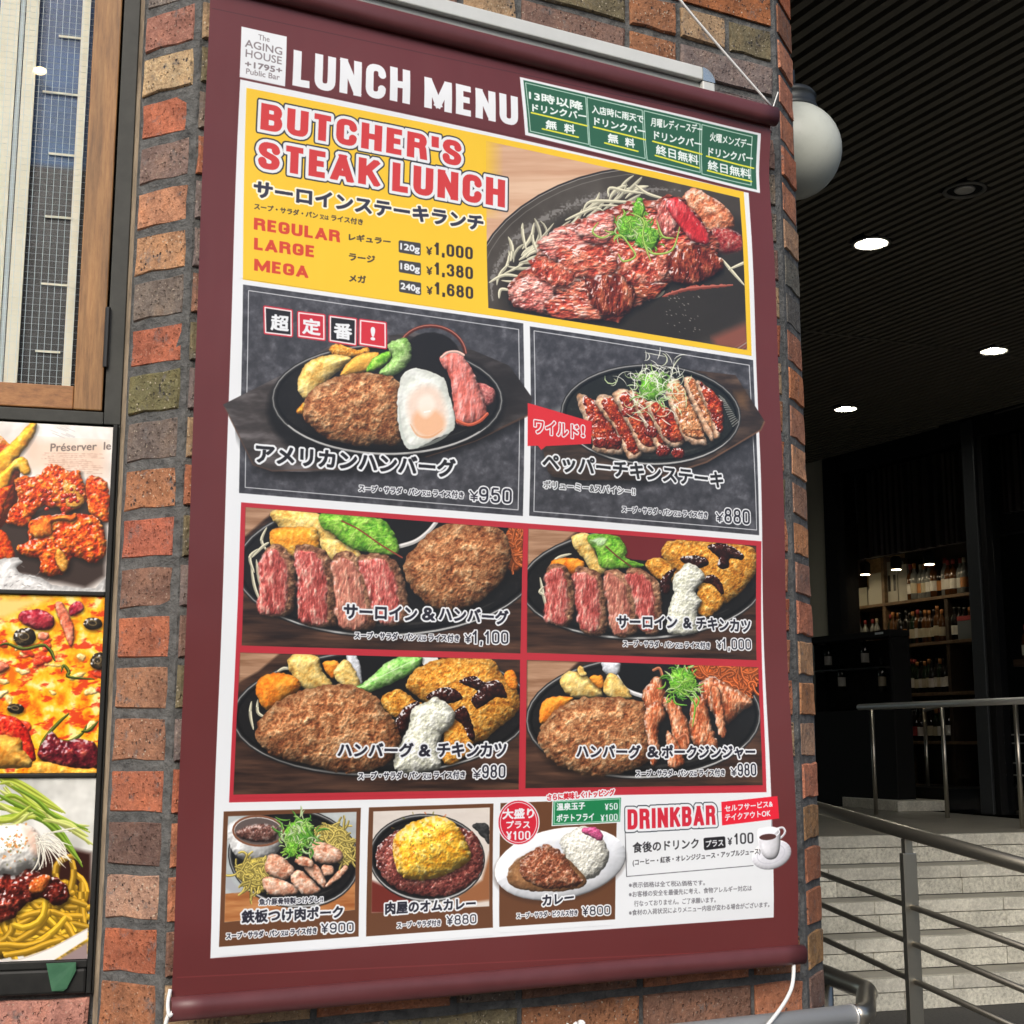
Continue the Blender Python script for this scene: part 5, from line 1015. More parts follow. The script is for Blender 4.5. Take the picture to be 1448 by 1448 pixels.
        cv.poly(z((-900, 60), (80, 60), (400, 60), (200, 140), (40, 220), (-900, 260)), C(240, 206, 120), soft=12)
        H = [(0, C(110, 16, 36)), (.5, C(170, 40, 56)), (1, C(214, 110, 110))]
        for i, q in enumerate((((160, 170), (330, 150), (430, 230), (380, 310), (260, 300), (160, 240)), ((540, 130), (620, 80), (660, 150), (560, 200)), ((430, 120), (500, 110), (580, 300), (560, 440), (510, 340)), ((0, 560), (70, 600), (0, 650), (-80, 620)), ((300, 330), (380, 340), (370, 390), (310, 380)))):
            F(z(*q), H if i < 2 else [(0, C(206, 90, 60)), (1, C(246, 170, 140))], ns=9, bump=2, seed=400+i, shadow=2, spec=.5)
        for i in range(26):
            x, y = z((r.uniform(-60, 800), r.uniform(380, 1100))); F(cv.ell(x, y, r.uniform(4, 13), r.uniform(3, 6), r.uniform(-40, 40), 9), r.choice(([(0, C(190, 30, 20)), (1, C(236, 90, 50))], [(0, C(236, 180, 90)), (1, C(252, 236, 180))])), ns=5, bump=2, wob=3, seed=420+i, soft=3, spec=.5)
        DKO = [(0, C(20, 16, 12)), (.6, C(48, 40, 30)), (1, C(120, 100, 70))]
        for cx, cy, a, b in ((190, 365, 16, 13), (730, 260, 13, 8.5), (770, 555, 11, 12), (120, 930, 12, 7)):
            x, y = z((cx, cy)); F(cv.ell(x, y, a, b, 0, 16), DKO, ns=7, bump=2, dome=1.3, seed=450+cx, shadow=3, spec=1); cv.line(cv.ell(x-1, y-1, a*.45, b*.4, 10, 12), 1.6, C(130, 110, 74), True, a=.8)
        GP = C(110, 130, 40)
        for a in (((0, 430), (60, 420), (180, 460), (330, 430), (380, 460), (430, 550)), ((360, 440), (400, 480), (430, 555)), ((480, 640), (500, 590), (540, 640), (540, 680), (740, 700)), ((400, 1110), (440, 1170), (540, 1190), (640, 1130), (680, 1060)), ((300, 1300), (340, 1180), (460, 1040), (540, 970)), ((640, 1110), (700, 1100), (770, 1030))):
            cv.line(crom(z(*a), 5), 5, C(30, 40, 14), a=.9, taper=True); cv.line(crom(z(*[(p, q-6) for p, q in a]), 5), 2.2, GP, shade=.3, taper=True)
        F(z((-60, 980), (120, 1000), (210, 1090), (270, 1240), (270, 1340), (180, 1330), (100, 1200), (-60, 1130)), [(0, C(150, 10, 10)), (.5, C(206, 36, 24)), (1, C(240, 100, 50))], ns=8, bump=3, seed=470, spec=.6)
        F(z((-900, 1120), (60, 1140), (180, 1250), (250, 1370), (120, 1400), (-900, 1420)), [(0, C(206, 120, 30)), (1, C(250, 210, 110))], ns=14, bump=1, seed=471)
        F(z((300, 1250), (400, 1110), (480, 1180), (640, 1170), (760, 1220), (760, 1400), (560, 1400), (400, 1360), (310, 1330)), [(0, C(44, 8, 16)), (.5, C(110, 24, 36)), (1, C(190, 90, 70))], ns=9, bump=3, seed=472, spec=.8, shadow=3)
        F(z((270, 1350), (420, 1360), (600, 1400), (760, 1400), (760, 1460), (270, 1460)), [(0, C(214, 130, 30)), (1, C(250, 206, 100))], ns=8, bump=2, seed=473)
    else:
        z = zr(0, 1090, 4.047)
        cv.img[:] = rampc(fbm(X, Y, 26, 18, 3), [(.2, C(186, 186, 180)), (.8, C(230, 230, 224))])
        cv.poly(z((-900, 560), (0, 560), (300, 420), (520, 470), (520, 800), (300, 900), (-900, 940)), C(48, 22, 16), soft=8)
        noodles(cv, z((330, 640), (400, 630), (470, 720), (500, 780), (490, 930), (380, 950), (300, 900), (300, 760)), 26, 8.5, C(240, 182, 40), 31, None, 60, .28)
        noodles(cv, z((-100, 860), (100, 770), (220, 740), (310, 800), (320, 960), (240, 1030), (60, 1070), (-100, 1060)), 44, 8.5, C(244, 186, 40), 32, None, 72, .22, heading=.05)
        F(z((-60, 620), (60, 590), (160, 540), (240, 600), (330, 620), (400, 700), (330, 780), (240, 720), (150, 760), (60, 850), (-60, 850)), [(0, C(40, 10, 8)), (.5, C(104, 30, 22)), (1, C(190, 90, 70))], ns=8, bump=6, wob=4, seed=500, spec=1, shadow=4)
        F(z((160, 660), (200, 610), (260, 590), (290, 620), (240, 690), (180, 700)), [(0, C(150, 50, 16)), (1, C(240, 150, 70))], ns=6, bump=3, seed=501, spec=.8, shadow=2)
        GR = [C(150, 180, 40), C(190, 206, 70), C(120, 160, 36), C(214, 222, 120)]
        for a in (((0, 70), (60, 80), (200, 150), (360, 240)), ((10, 90), (120, 200), (300, 320), (470, 500)), ((60, 80), (200, 180), (330, 260), (500, 320)), ((-40, 180), (100, 230), (230, 240)), ((-60, 270), (80, 250), (220, 250)), ((200, 250), (330, 350), (460, 520)), ((0, 130), (90, 180), (260, 250)), ((250, 270), (400, 330), (520, 400)), ((-60, 290), (60, 290), (180, 240))):
            for k in range(3): cv.line(crom(z(*[(p+r.gauss(0, 10), q+r.gauss(0, 14)) for p, q in a]), 5), 6.5, r.choice(GR), shade=.45, taper=True)
        F(z((-900, 320), (0, 310), (120, 300), (200, 340), (235, 430), (215, 560), (150, 560), (80, 610), (0, 590), (-900, 600)), [(0, C(226, 222, 214)), (.6, C(242, 240, 234)), (1, C(252, 250, 246))], ns=16, bump=1.2, seed=505, shadow=4)
        cv.poly(crom(z((130, 320), (200, 350), (230, 430), (200, 480), (150, 400)), 4, True), C(240, 196, 170), soft=10, a=.7)
        for i in range(70): x, y = z((r.gauss(85, 45), r.gauss(420, 60))); cv.line([(x, y), (x+r.uniform(-2, 2), y+r.uniform(-2, 2))], r.uniform(1, 3), r.choice((C(226, 130, 30), C(206, 100, 30), C(110, 110, 60))), a=.6)
        for i in range(26):
            x, y = z((r.uniform(190, 260), r.uniform(340, 420))); th = r.uniform(-.4, 1.5); pts = []; b_ = r.gauss(.06, .1)
            for k in range(7): pts.append((x, y)); x += math.cos(th)*8; y += math.sin(th)*8; th += b_
            cv.line(pts, r.uniform(1.6, 2.6), C(240, 236, 220), shade=.3, taper=True)
        cv.poly(z((-900, 1085), (100, 1080), (300, 1010), (500, 900), (500, 960), (300, 1090), (120, 1130), (-900, 1140)), C(238, 232, 226), soft=2); cv.line(crom(z((0, 1085), (120, 1078), (300, 1010), (500, 905)), 5), 1.6, C(190, 180, 172), a=.7)
        cv.poly(z((300, 1100), (500, 980), (500, 1090), (300, 1110)), C(150, 130, 130), soft=4)
    return cv
# ---------------- left wall: steel, timber window, poster case ----------------
W_ = WALL
def part(P, name, mat, par, u0, u1, v0, v1, d0, d1, bevel=.0015): return MB().pbox(P, u0, u1, v0, v1, d0, d1).build(name, mat, par, bevel=bevel)
part(W_, 'steel_post', M['steel_dark'], lw, -.030, -.0045, 1.8838, CEIL+.2, -.07, .000); part(W_, 'steel_post', M['steel_dark'], lw, -.0076, -.0045, 1.035, 1.8836, -.07, .000)
part(W_, 'steel_rail', M['steel_dark'], lw, -1.2, -.0305, 1.8835, 1.9035, -.07, -.001)
# chipped mortar and timber packing strip between post and pillar
M['strip'] = m_simple_noise('weathered_packing_strip', (.10,.075,.05), (.42,.33,.23), 30, .9, 0, .9, .003, stretch=(1.5,1.5,.35))
mb = MB(); N_ = 60
for i in range(N_+1):
    z = .6+i*(CEIL+.1-.6)/N_; j = R.uniform(-.0022, .0022)
    for u, d in ((-.0048, -.06), (-.0045, -.004), (.0005+j, .006+R.uniform(-.003, .001)), (.0085+j, .0045+R.uniform(-.002, .001)), (.0105, -.05)): mb.v.append(tuple(W_.pt(u, z, d)))
for i in range(N_):
    for k in range(4): a = i*5+k; mb.f.append((a, a+1, a+6, a+5))
mb.build('packing_strip', M['strip'], lw)
win = empty('timber_window', W_.pt(-.3, 1.9, -.03), 'stained timber framed window with wired glass above the food posters', 'window')
part(W_, 'stile', M['wood'], win, -.0765, -.0335, 1.9060, CEIL, -.05, -.004, .002)
part(W_, 'bottom_rail', M['wood_h'], win, -1.15, -.0768, 1.9060, 1.9435, -.048, -.005, .002)
M['glass'] = newmat('window_glass', (1,1,1), .03); t_ = NT(M['glass']); M['glass'].node_tree.nodes['Principled BSDF'].inputs['Transmission Weight'].default_value = 1.0; t_.b.inputs['IOR'].default_value = 1.12
part(W_, 'glass_pane', M['glass'], win, -1.14, -.0768, 1.9440, CEIL-.01, -.034, -.031, 0)
M['wire'] = newmat('white_wire', (.55,.68,.72), .5)
mb = MB()
u = -.0850
while u > -.70: mb.pbox(W_, u-.00026, u+.00026, 1.944, 2.80, -.0300, -.0294); u -= .0104
z = 1.952
while z < 2.80: mb.pbox(W_, -.70, -.078, z-.00006, z+.00006, -.0306, -.0301); z += .0105
o = mb.build('wire_mesh', M['wire'], win); o['kind'] = 'stuff'
M['refl_band'] = m_simple_noise('cream_reflection_band', (.70,.68,.53), (.78,.76,.62), 8, .8, 0, .1)  # pale upright bands stand in for reflections in the window glass
M['refl_band2'] = newmat('pale_blue_reflection_edge', (.42,.48,.48), .7)
for a, b, m_ in ((-.226, -.196, 'refl_band'), (-.1945, -.1875, 'refl_band2'), (-.186, -.166, 'refl_band'), (-.0985, -.0855, 'refl_band'), (-.42, -.30, 'refl_band'), (-.62, -.50, 'refl_band')):
    part(W_, 'reflection_band', M[m_], win, a, b, 1.944, CEIL-.05, -.052, -.046, 0)
m = newmat('blue_sky_reflection', (.02,.06,.14), .35); t = NT(m); v = t.coord('Object'); sx = t.n('ShaderNodeSeparateXYZ'); t.l(v, sx.inputs[0])  # sky reflection of the window painted as colour, blue above near-black
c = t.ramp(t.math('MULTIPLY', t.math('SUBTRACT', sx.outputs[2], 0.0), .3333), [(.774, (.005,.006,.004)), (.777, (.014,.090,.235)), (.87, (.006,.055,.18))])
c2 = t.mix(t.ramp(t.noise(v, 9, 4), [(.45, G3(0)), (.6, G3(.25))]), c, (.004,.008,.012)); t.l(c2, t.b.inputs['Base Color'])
M['sky_reflect'] = m
part(W_, 'painted_reflection', m, win, -1.15, -.06, 1.94, CEIL, -.072, -.069, 0)
for z_, a, b in ((2.553, -.135, -.10), (2.452, -.155, -.10), (2.346, -.14, -.10), (2.238, -.140, -.10), (2.124, -.140, -.10), (2.012, -.143, -.105)):
    part(W_, 'reflection_streak', M['refl_band'], win, a, b, z_-.0018, z_+.0018, -.066, -.064, 0)  # bright lines of the glass reflection, built as thin pale bars
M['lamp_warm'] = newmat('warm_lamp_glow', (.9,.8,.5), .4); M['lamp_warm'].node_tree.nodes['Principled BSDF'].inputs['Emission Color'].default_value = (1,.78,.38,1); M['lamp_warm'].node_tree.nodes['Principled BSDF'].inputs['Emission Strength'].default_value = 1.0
uu, zz = W_.hit(57, 103, -.045); mb = MB(); mb.lathe([(.0095, -.001), (.0105, 0), (.006, .0015)], W_.pt(uu, zz, -.0385), 20, (W_.e, Vector((0,0,.72)), W_.n)); mb.build('reflected_lamp', M['lamp_warm'], win)
# hinge on the post
hg = MB(); uu, z0_ = W_.hit(149, 520); _, z1_ = W_.hit(152, 436); hg.tube([W_.pt(-.0315, z0_, .004), W_.pt(-.0315, z1_, .004)], .0042, 10); hg.pbox(W_, -.030, -.0265, z0_+.004, z1_-.004, -.001, .002)
hg.build('hinge', M['black'], win)
case = empty('poster_case', W_.pt(-.4, 1.04, -.02), 'black frame that holds three food posters one above the other left of the pillar', 'display case')
M['case'] = m_simple_noise('scuffed_black_frame', (.010,.010,.010), (.022,.022,.02), 25, .5, 0, .2, spec=.25)
CASEZ = ((1.6225, 1.8805), (1.351, 1.6155), (1.0835, 1.3445))
part(W_, 'side_rail', M['case'], case, -.0150, -.0080, 1.036, 1.883, -.03, .006)
for z0, z1 in ((1.6158, 1.6222), (1.3448, 1.3508)): part(W_, 'divider', M['case'], case, -.4065, -.0152, z0, z1, -.03, .003)
part(W_, 'bottom_rail', M['case'], case, -.4065, -.0152, 1.072, 1.0832, -.03, .003); part(W_, 'base_panel', M['case'], case, -.4065, -.0154, 1.036, 1.0715, -.03, .005, .004)
part(W_, 'side_rail', M['case'], case, -.414, -.4070, 1.036, 1.883, -.03, .006)
part(W_, 'back_panel', M['case'], case, -.4065, -.0152, 1.04, 1.882, -.06, -.031)
POS = (('fried chicken and chips food poster, top of the black case', 'fried_chicken'), ('pizza food poster with black olives, middle of the black case', 'pizza'), ('noodle dish food poster with egg and spring onion, bottom of the black case', 'noodle'))
def printmat(name, im, rough, spec=.5):
    m = newmat(name, (1,1,1), rough, 0, spec); t = NT(m); x = t.n('ShaderNodeTexImage'); x.image = im; x.extension = 'EXTEND'; t.l(x.outputs[0], t.b.inputs['Base Color']); return m
def uvquad(P, name, mat, par, u0, u1, v0, v1, cv, off=0.0, nx=1, ny=1, disp=None, thick=None):
    vs, fs, uvs = [], [], []
    for j in range(ny+1):
        for i in range(nx+1):
            u = u0+(u1-u0)*i/nx; v = v0+(v1-v0)*j/ny; d = disp(u, v) if disp else 0
            vs.append(tuple(P.pt(u, v, off+d))); uvs.append(((u-cv.u0)/(cv.u1-cv.u0), (v-cv.v0)/(cv.v1-cv.v0)))
    for j in range(ny):
        for i in range(nx): a = j*(nx+1)+i; fs.append((a, a+1, a+nx+2, a+nx+1))
    me = bpy.data.meshes.new(name); me.from_pydata(vs, [], fs); l = me.uv_layers.new(name='print')
    for lp_ in me.loops: l.data[lp_.index].uv = uvs[lp_.vertex_index]
    me.polygons.foreach_set('use_smooth', [True]*len(me.polygons))
    return link(name, me, mat, par)
for i, (lab, nm) in enumerate(POS):
    z0, z1 = CASEZ[i]; cvp = paint_left(-.40, -.0152, z0, z1, i)
    e = empty('food_poster', W_.pt(-.2, z0, -.01), lab, 'poster', 'food posters in the black case')
    part(W_, 'backing_board', M['case'], e, -.4005, -.0156, z0+.0004, z1-.0004, -.016, -.0025, 0)
    uvquad(W_, 'print', printmat(nm+'_print', cvp.image(nm), .28), e, -.40, -.0156, z0+.0004, z1-.0004, cvp, -.002)
# scrap of green tape on the case
M['tape'] = m_simple_noise('green_tape', (.03,.10,.055), (.06,.17,.09), 20, .35, 0, .4, .002)
a = [W_.hit(*p) for p in ((66, 1361), (108, 1359), (108, 1371), (95, 1396), (90, 1400), (74, 1400), (71, 1386))]
mb = MB(); n_ = len(a); mb.v = [tuple(W_.pt(u, v, .0092+.001*(i % 2))) for i, (u, v) in enumerate(a)]+[tuple(W_.pt(u, v, .0085+.001*(i % 2))) for i, (u, v) in enumerate(a)]
mb.f = [tuple(range(n_)), tuple(range(2*n_-1, n_-1, -1))]+[(i, n_+i, n_+(i+1) % n_, (i+1) % n_) for i in range(n_)]
tag(mb.build('tape_scrap', M['tape']), 'torn scrap of green tape stuck on the bottom of the black poster case', 'tape')
# brick base under the case
part(W_, 'base_bed', M['mortar'], lw, -1.2, -.004, .3, 1.035, -.25, -.012, 0)
for k, z in enumerate((.9975, .9225, .8475, .7725)):
    u = -.012-.108*(k % 2)*.5
    for q in range(4):
        w = .215 if (k+q) % 2 == 0 else .102
        b_ = brick_at(lw, R.choice(ST if w > .15 else HD), W_, u-w/2, z, w, w, (.72, .47, .40), .5, .0); u -= w+.011
# ---------------- lunch menu banner ----------------
cvb = paint_banner(); imb = cvb.image('lunch_menu_print')
BM = printmat('banner_print', imb, .36, .6); t = NT(BM); v = t.coord('Object', (1, 1, 1)); t.bump(t.math('ADD', t.noise(v, 4, 2, .4), t.math('MULTIPLY', t.noise(t.coord('Object', (1, 1, .25)), 16, 2, .5), .25)), .45, .012)
def wave(u, v):
    e_ = min(1, max(0, (v-1.05)/.08))*min(1, max(0, (2.54-v)/.08))
    return 1.9*e_*(.0022*math.sin(u*5.1+v*2.3)+.0016*math.sin(u*2.0-v*7.0+1)+.0010*math.sin(v*13+u*3))-.004*math.exp(-((u-1.02)/.10)**2-((v-2.45)/.12)**2)
ban = empty('menu_banner', BAN.pt(.54, 1.02), 'large maroon LUNCH MENU banner of steak and hamburg dishes hanging on the brick pillar', 'banner')
BZ0, BZ1 = 1.040, 2.560
uvquad(BAN, 'cloth', BM, ban, -.0005, 1.0775, BZ0, BZ1, cvb, 0, 30, 44, wave)
M['back'] = newmat('banner_back', (.7,.7,.68), .7)
o = uvquad(BAN, 'cloth_backing', M['back'], ban, .0005, 1.0765, BZ0, BZ1, cvb, -.0022, 30, 44, wave)
def panel(name, pts, lab=None, k=0):
    if len(pts) == 2:
        (xa, ya), (xb, yb) = pts; u_a, v_a = BAN.hit(xa, ya); u_b, v_b = BAN.hit(xb, yb)
    h = [BAN.hit(*p) for p in pts]; us = [x[0] for x in h]; vs = [x[1] for x in h]
    o = uvquad(BAN, name, BM, ban, min(us), max(us), min(vs), max(vs), cvb, .0003+.0002*k, 10, 10, wave)
    if lab: o['label'] = lab
    return o
panel('logo_label', [(341, 38), (403, 122)], 'small white label with the public bar name')
panel('title_print', [(411, 69), (414, 125), (733, 183), (731, 132)], 'white LUNCH MENU title')
panel('coupon_strip', [(734.4, 109), (1077, 188), (1079, 270), (741, 192)], 'green strip of four drink bar offers', 1)
panel('steak_lunch_panel', [(349, 123.5), (1063.3, 503)], 'yellow BUTCHER’S STEAK LUNCH panel with three prices')
panel('dish_panel', [(345, 405), (738, 725)], 'american hamburg with fried egg at 950 yen')
panel('dish_panel', [(747.6, 466), (1070, 754)], 'pepper chicken steak at 880 yen')
panel('dish_panel', [(348, 718), (738, 914)], 'sirloin and hamburg at 1,100 yen')
panel('dish_panel', [(745, 748), (1069, 930)], 'sirloin and chicken cutlet at 1,000 yen')
panel('dish_panel', [(340, 922), (735, 1121)], 'hamburg and chicken cutlet at 980 yen')
panel('dish_panel', [(745, 935), (1073, 1111)], 'hamburg and pork ginger at 980 yen')
panel('dish_panel', [(317, 1147), (508, 1338)], 'noodles and pork on an iron plate at 900 yen')
panel('dish_panel', [(524, 1141), (698, 1323)], 'omelette curry at 880 yen')
panel('dish_panel', [(706, 1133), (868, 1308)], 'curry and rice on a white plate at 800 yen')
panel('drink_bar_panel', [(884, 1136), (1095, 1245)], 'DRINKBAR offer with a cup of coffee')
panel('small_print', [(884, 1248), (1092, 1297)])
def sleeve(zc, r, u0, u1, dn, flip):
    mb = MB(); n_ = 18; nu = 24
    for i in range(nu+1):
        u = u0+(u1-u0)*i/nu
        for k in range(n_):
            th = 2*math.pi*k/n_; mb.v.append(tuple(BAN.pt(u, zc+r*1.08*math.sin(th), dn+r*.8*math.cos(th)+.0006*math.sin(u*17+k))))
    for i in range(nu):
        for k in range(n_): k2 = (k+1) % n_; mb.f.append((i*n_+k, (i+1)*n_+k, (i+1)*n_+k2, i*n_+k2))
    mb.f.append(tuple(range(n_))); mb.f.append(tuple(nu*n_+k for k in reversed(range(n_)))); return mb
sleeve(2.569, .0175, -.004, 1.0835, .006, 1).build('top_rod', M['maroon_rod'], ban, smooth=True)
sleeve(1.036, .0150, -.0035, 1.0835, .006, 1).build('bottom_rod', M['maroon_rod'], ban, smooth=True)
# silver frame hung behind the banner
fr = empty('silver_frame', FACE.pt(.5, 1.8, .02), 'silver clip frame with rounded corners mostly hidden behind the top of the banner', 'picture frame')
FZ = 2.650
fu0, fu1, fz0, fz1, fw = .06, .9655, 1.80, FZ, .027
part(FACE, 'frame_rail', M['alu'], fr, fu0+fw, fu1-fw, fz1-fw*.95, fz1, .012, .030, .002); part(FACE, 'frame_rail', M['alu'], fr, fu1-fw, fu1, fz0+fw, fz1-fw, .012, .030, .002)
part(FACE, 'frame_rail', M['alu'], fr, fu0, fu0+fw, fz0+fw, fz1-fw, .012, .030, .002); part(FACE, 'frame_rail', M['alu'], fr, fu0+fw, fu1-fw, fz0, fz0+fw, .012, .030, .002)
M['chrome'] = newmat('satin_corner', (.55,.60,.60), .22, .8)
for cu, cz, a0 in ((fu1-fw, fz1-fw, 0), (fu0+fw, fz1-fw, 90), (fu0+fw, fz0+fw, 180), (fu1-fw, fz0+fw, 270)):
    pts = [(cu, cz)]+[(cu+fw*math.cos(math.radians(a0+q*11.25)), cz+fw*.97*math.sin(math.radians(a0+q*11.25))) for q in range(9)]
    mb = MB(); n_ = len(pts); mb.v = [tuple(FACE.pt(u, z, .031)) for u, z in pts]+[tuple(FACE.pt(u, z, .011)) for u, z in pts]
    mb.f = [tuple(range(n_)), tuple(reversed(range(n_, 2*n_)))]+[(i, (i+1) % n_, n_+(i+1) % n_, n_+i) for i in range(n_)]; mb.build('corner_cap', M['chrome'], fr)
M['board'] = m_simple_noise('grey_white_board', (.36,.38,.36), (.42,.44,.42), 6, .5, 0, .05)
part(FACE, 'board', M['board'], fr, fu0+fw, fu1-fw, fz0+fw, fz1-fw, .010, .018, 0)
# cords
def cord(name, pts, r, lab, k=8): tag(MB().tube(crom3(pts, k), r, 8).build(name, M['white_cord'], smooth=True), lab, 'cord')
def crom3(P, k=6):
    out = []; n_ = len(P)
    for i in range(n_-1):
        p0 = P[max(i-1, 0)]; p1 = P[i]; p2 = P[i+1]; p3 = P[min(i+2, n_-1)]
        for j in range(k):
            t_ = j/k; out.append(.5*((2*p1)+(p2-p0)*t_+(2*p0-5*p1+4*p2-p3)*t_*t_+(3*p1-p0-3*p2+p3)*t_**3))
    out.append(P[-1]); return out
h1 = FACE.hit(952, -12, .06); cord('hanging_cord', [BAN.pt(1.072, 2.588, .008), FACE.pt(h1[0], h1[1], .06), FACE.pt(h1[0]-.11, h1[1]+.14, .05)], .0024, 'white cord rising from the upper right end of the banner')
h2 = FACE.hit(1106, 131, .006); cord('tie_cord', [BAN.pt(1.080, 2.580, .0), FACE.pt(1.10, 2.588, .02), FACE.pt(min(h2[0], 1.135), h2[1], .004)], .0012, 'thin pale tie from the banner end to the pillar corner')
b = BAN.hit(1131, 1360, .02); c_ = BAN.hit(1122, 1402, .03); d_ = BAN.hit(1085, 1450, .05); e_ = BAN.hit(1040, 1490, .06)
cord('loop_cord', [BAN.pt(b[0], b[1]+.004, .004), BAN.pt(c_[0]+.002, c_[1], .02), BAN.pt(d_[0], d_[1], .05), BAN.pt(e_[0], e_[1], .06)], .0034, 'white cord hanging in a curve from the lower right end of the banner')
kb = empty('cord_knot', BAN.pt(-.006, 1.03), 'white knotted cord at the lower left end of the banner', 'cord')
MB().tube(crom3([BAN.pt(-.0035, 1.062, .004), BAN.pt(-.0075, 1.045, .010), BAN.pt(-.0065, 1.030, .016), BAN.pt(-.0015, 1.034, .014)], 5), .0028, 8).build('loop', M['white_cord'], kb, smooth=True)
MB().tube(crom3([BAN.pt(-.006, 1.032, .012), BAN.pt(-.010, 1.018, .012), BAN.pt(-.012, .99, .01), BAN.pt(-.01, .95, .01)], 5), .003, 8).build('tail', M['white_cord'], kb, smooth=True)
# ---------------- handrail that wraps the pillar corner ----------------
HU, HZ = FACE.hit(1203, 1437, .075)
PA = FACE.pt(HU, HZ, .075); PB = at_z(1229, 1402, HZ); PC = at_z(1150, 1371, HZ)
hr = empty('corner_handrail', FACE.pt(.6, HZ, .075), 'thick brushed steel handrail turning round the foot of the brick pillar', 'handrail')
q_ = (PA-PB).normalized(); fp = FACE.e
MB().tube([FACE.pt(-.6, HZ, .075), PA], .0195, 24).build('front_rail', M['steel'], hr, smooth=True)
M['steel_cap'] = newmat('pale_cap', (.62,.62,.6), .35, .6)
MB().tube([PA, PA+fp*.004], .0205, 24).build('end_cap', M['steel_cap'], hr, smooth=True)
b_dir = (PB-PA).normalized(); c_dir = (PC-PB).normalized()
arc = [PA+fp*.004, PA+fp*.02+b_dir*.004, PA+fp*.028+b_dir*.03, PB-b_dir*.045, PB-b_dir*.018+c_dir*.001, PB-b_dir*.004+c_dir*.012, PB+c_dir*.04, PC, PC+c_dir*.5]
MB().tube(arc, .0185, 24).build('return_rail', M['steel_rail'], hr, smooth=True)
MB().tube([FACE.pt(-.2, HZ-.02, .075), FACE.pt(-.2, 0, .075)], .016, 16).build('post', M['steel'], hr, smooth=True); MB().tube([PB+c_dir*.2-Vector((0,0,.02)), Vector(((PB+c_dir*.2).x, (PB+c_dir*.2).y, 0))], .016, 16).build('post', M['steel_rail'], hr, smooth=True)
# knotted rag of cord on the rail
ku = FACE.hit(815, 1438, .09); kn = empty('rail_knot', FACE.pt(ku[0], HZ+.02, .09), 'bunched white cord knot tied on the handrail below the banner', 'cord')
for i in range(7):
    a = R.uniform(0, 6.28); p = FACE.pt(ku[0], HZ+.028, .09); pts = [p+Vector((R.uniform(-.014, .014), R.uniform(-.008, .008), R.uniform(-.012, .018))) for _ in range(4)]
    MB().tube(crom3(pts, 4), .0032, 6).build('strand', M['white_cord'], kn, smooth=True)
MB().tube([FACE.pt(ku[0]-.07, HZ+.012, .097), FACE.pt(ku[0], HZ+.012, .097)], .003, 6).build('tail', M['white_cord'], kn, smooth=True)
# ---------------- globe lamp on the far side of the pillar ----------------
GL = Vector((0, 0, 0)); r_ = ray(1121, 214); dd = 2.95/r_.y; GL = Vector((0, 0, EYE))+r_*dd; GR_ = .1095
gl = empty('globe_lamp', GL, 'unlit frosted glass globe lamp with dark collar fixed behind the pillar', 'lamp')
M['globe'] = newmat('frosted_globe', (.50,.52,.46), .4, 0, .4); t = NT(M['globe']); t.b.inputs['Subsurface Weight'].default_value = .0
f = t.noise(t.coord('Object'), 40, 5, .7); t.bump(f, .05, .001); t.l(t.mix(t.ramp(f, [(.52, G3(0)), (.75, G3(.22))]), (.50,.52,.46), (.30,.31,.27)), t.b.inputs['Base Color'])
prof = [(GR_*math.sin(math.radians(a)), -GR_*math.cos(math.radians(a))) for a in (2, 8, 15, 25, 35, 45, 55, 65, 75, 85, 95, 105, 115, 125, 135, 145, 152)]
MB().lathe(prof, GL, 40).build('globe', M['globe'], gl, smooth=True)
M['collar'] = m_simple_noise('dark_metal_collar', (.03,.032,.032), (.07,.075,.075), 20, .45, .6, .1)
MB().lathe([(.058, .088), (.060, .100), (.057, .103), (.055, .125), (.058, .128), (.050, .140), (.02, .145)], GL, 32).build('collar', M['collar'], gl, smooth=True)
MB().tube([GL+Vector((0,0,.143)), GL+Vector((0,0,.19)), GL+Vector((-.05,.02,.23)), GL+Vector((-.20,.02,.235))], .012, 12).build('bracket', M['collar'], gl, smooth=True)
# ---------------- railings ----------------
def rail_on(name, label):
    return empty(name, (0, 0, 0), label, 'railing')
RZ = 1.06
sr = empty('ramp_railing', at_z(1285, 1400, .3), 'stainless ramp railing with sloping top rail and three lower bars before the steps', 'railing')
RP = Plane((0, 0), 0); pz = at_z(1281, 1186, 1.055)
# the railing runs away from the camera to the left, rising; plane through the post
rd = math.atan2(ray(27, 1046).x, ray(27, 1046).y); RPL = Plane((pz.x, pz.y), math.degrees(rd))
def rb(p, q, r, name, ext=1.6):
    a = RPL.hit(*p); b = RPL.hit(*q); a = Vector(a); b = Vector(b); d = (b-a).normalized()
    far_ = a if a.x > b.x else b; near = b if far_ is a else a; d = (far_-near).normalized()
    A_ = near-d*ext*.35; B_ = far_+d*ext; MB().tube([RPL.pt(A_.x, A_.y), RPL.pt(B_.x, B_.y)], r, 16).build(name, M['steel_rail'], sr, smooth=True)
rb((1160, 1143), (1448, 1224), .024, 'top_rail'); rb((1160, 1235), (1448, 1340), .0105, 'lower_bar'); rb((1163, 1280), (1448, 1400), .0105, 'lower_bar'); rb((1163, 1327), (1430, 1450), .0105, 'lower_bar')
pu, pv = RPL.hit(1283, 1190); MB().pbox(RPL, pu-.012, pu+.012, 0, pv-.04, -.028, .028).build('post', M['steel_rail'], sr, bevel=.002)
MB().pbox(RPL, pu-.008, pu+.016, pv-.045, pv+.01, -.016, .016).build('post_bracket', M['steel_rail'], sr, bevel=.002)
for s_ in (1.6, -1.3): MB().pbox(RPL, pu+s_-.012, pu+s_+.012, 0, pv+s_*.11-.03, -.028, .028).build('post', M['steel_rail'], sr, bevel=.002)
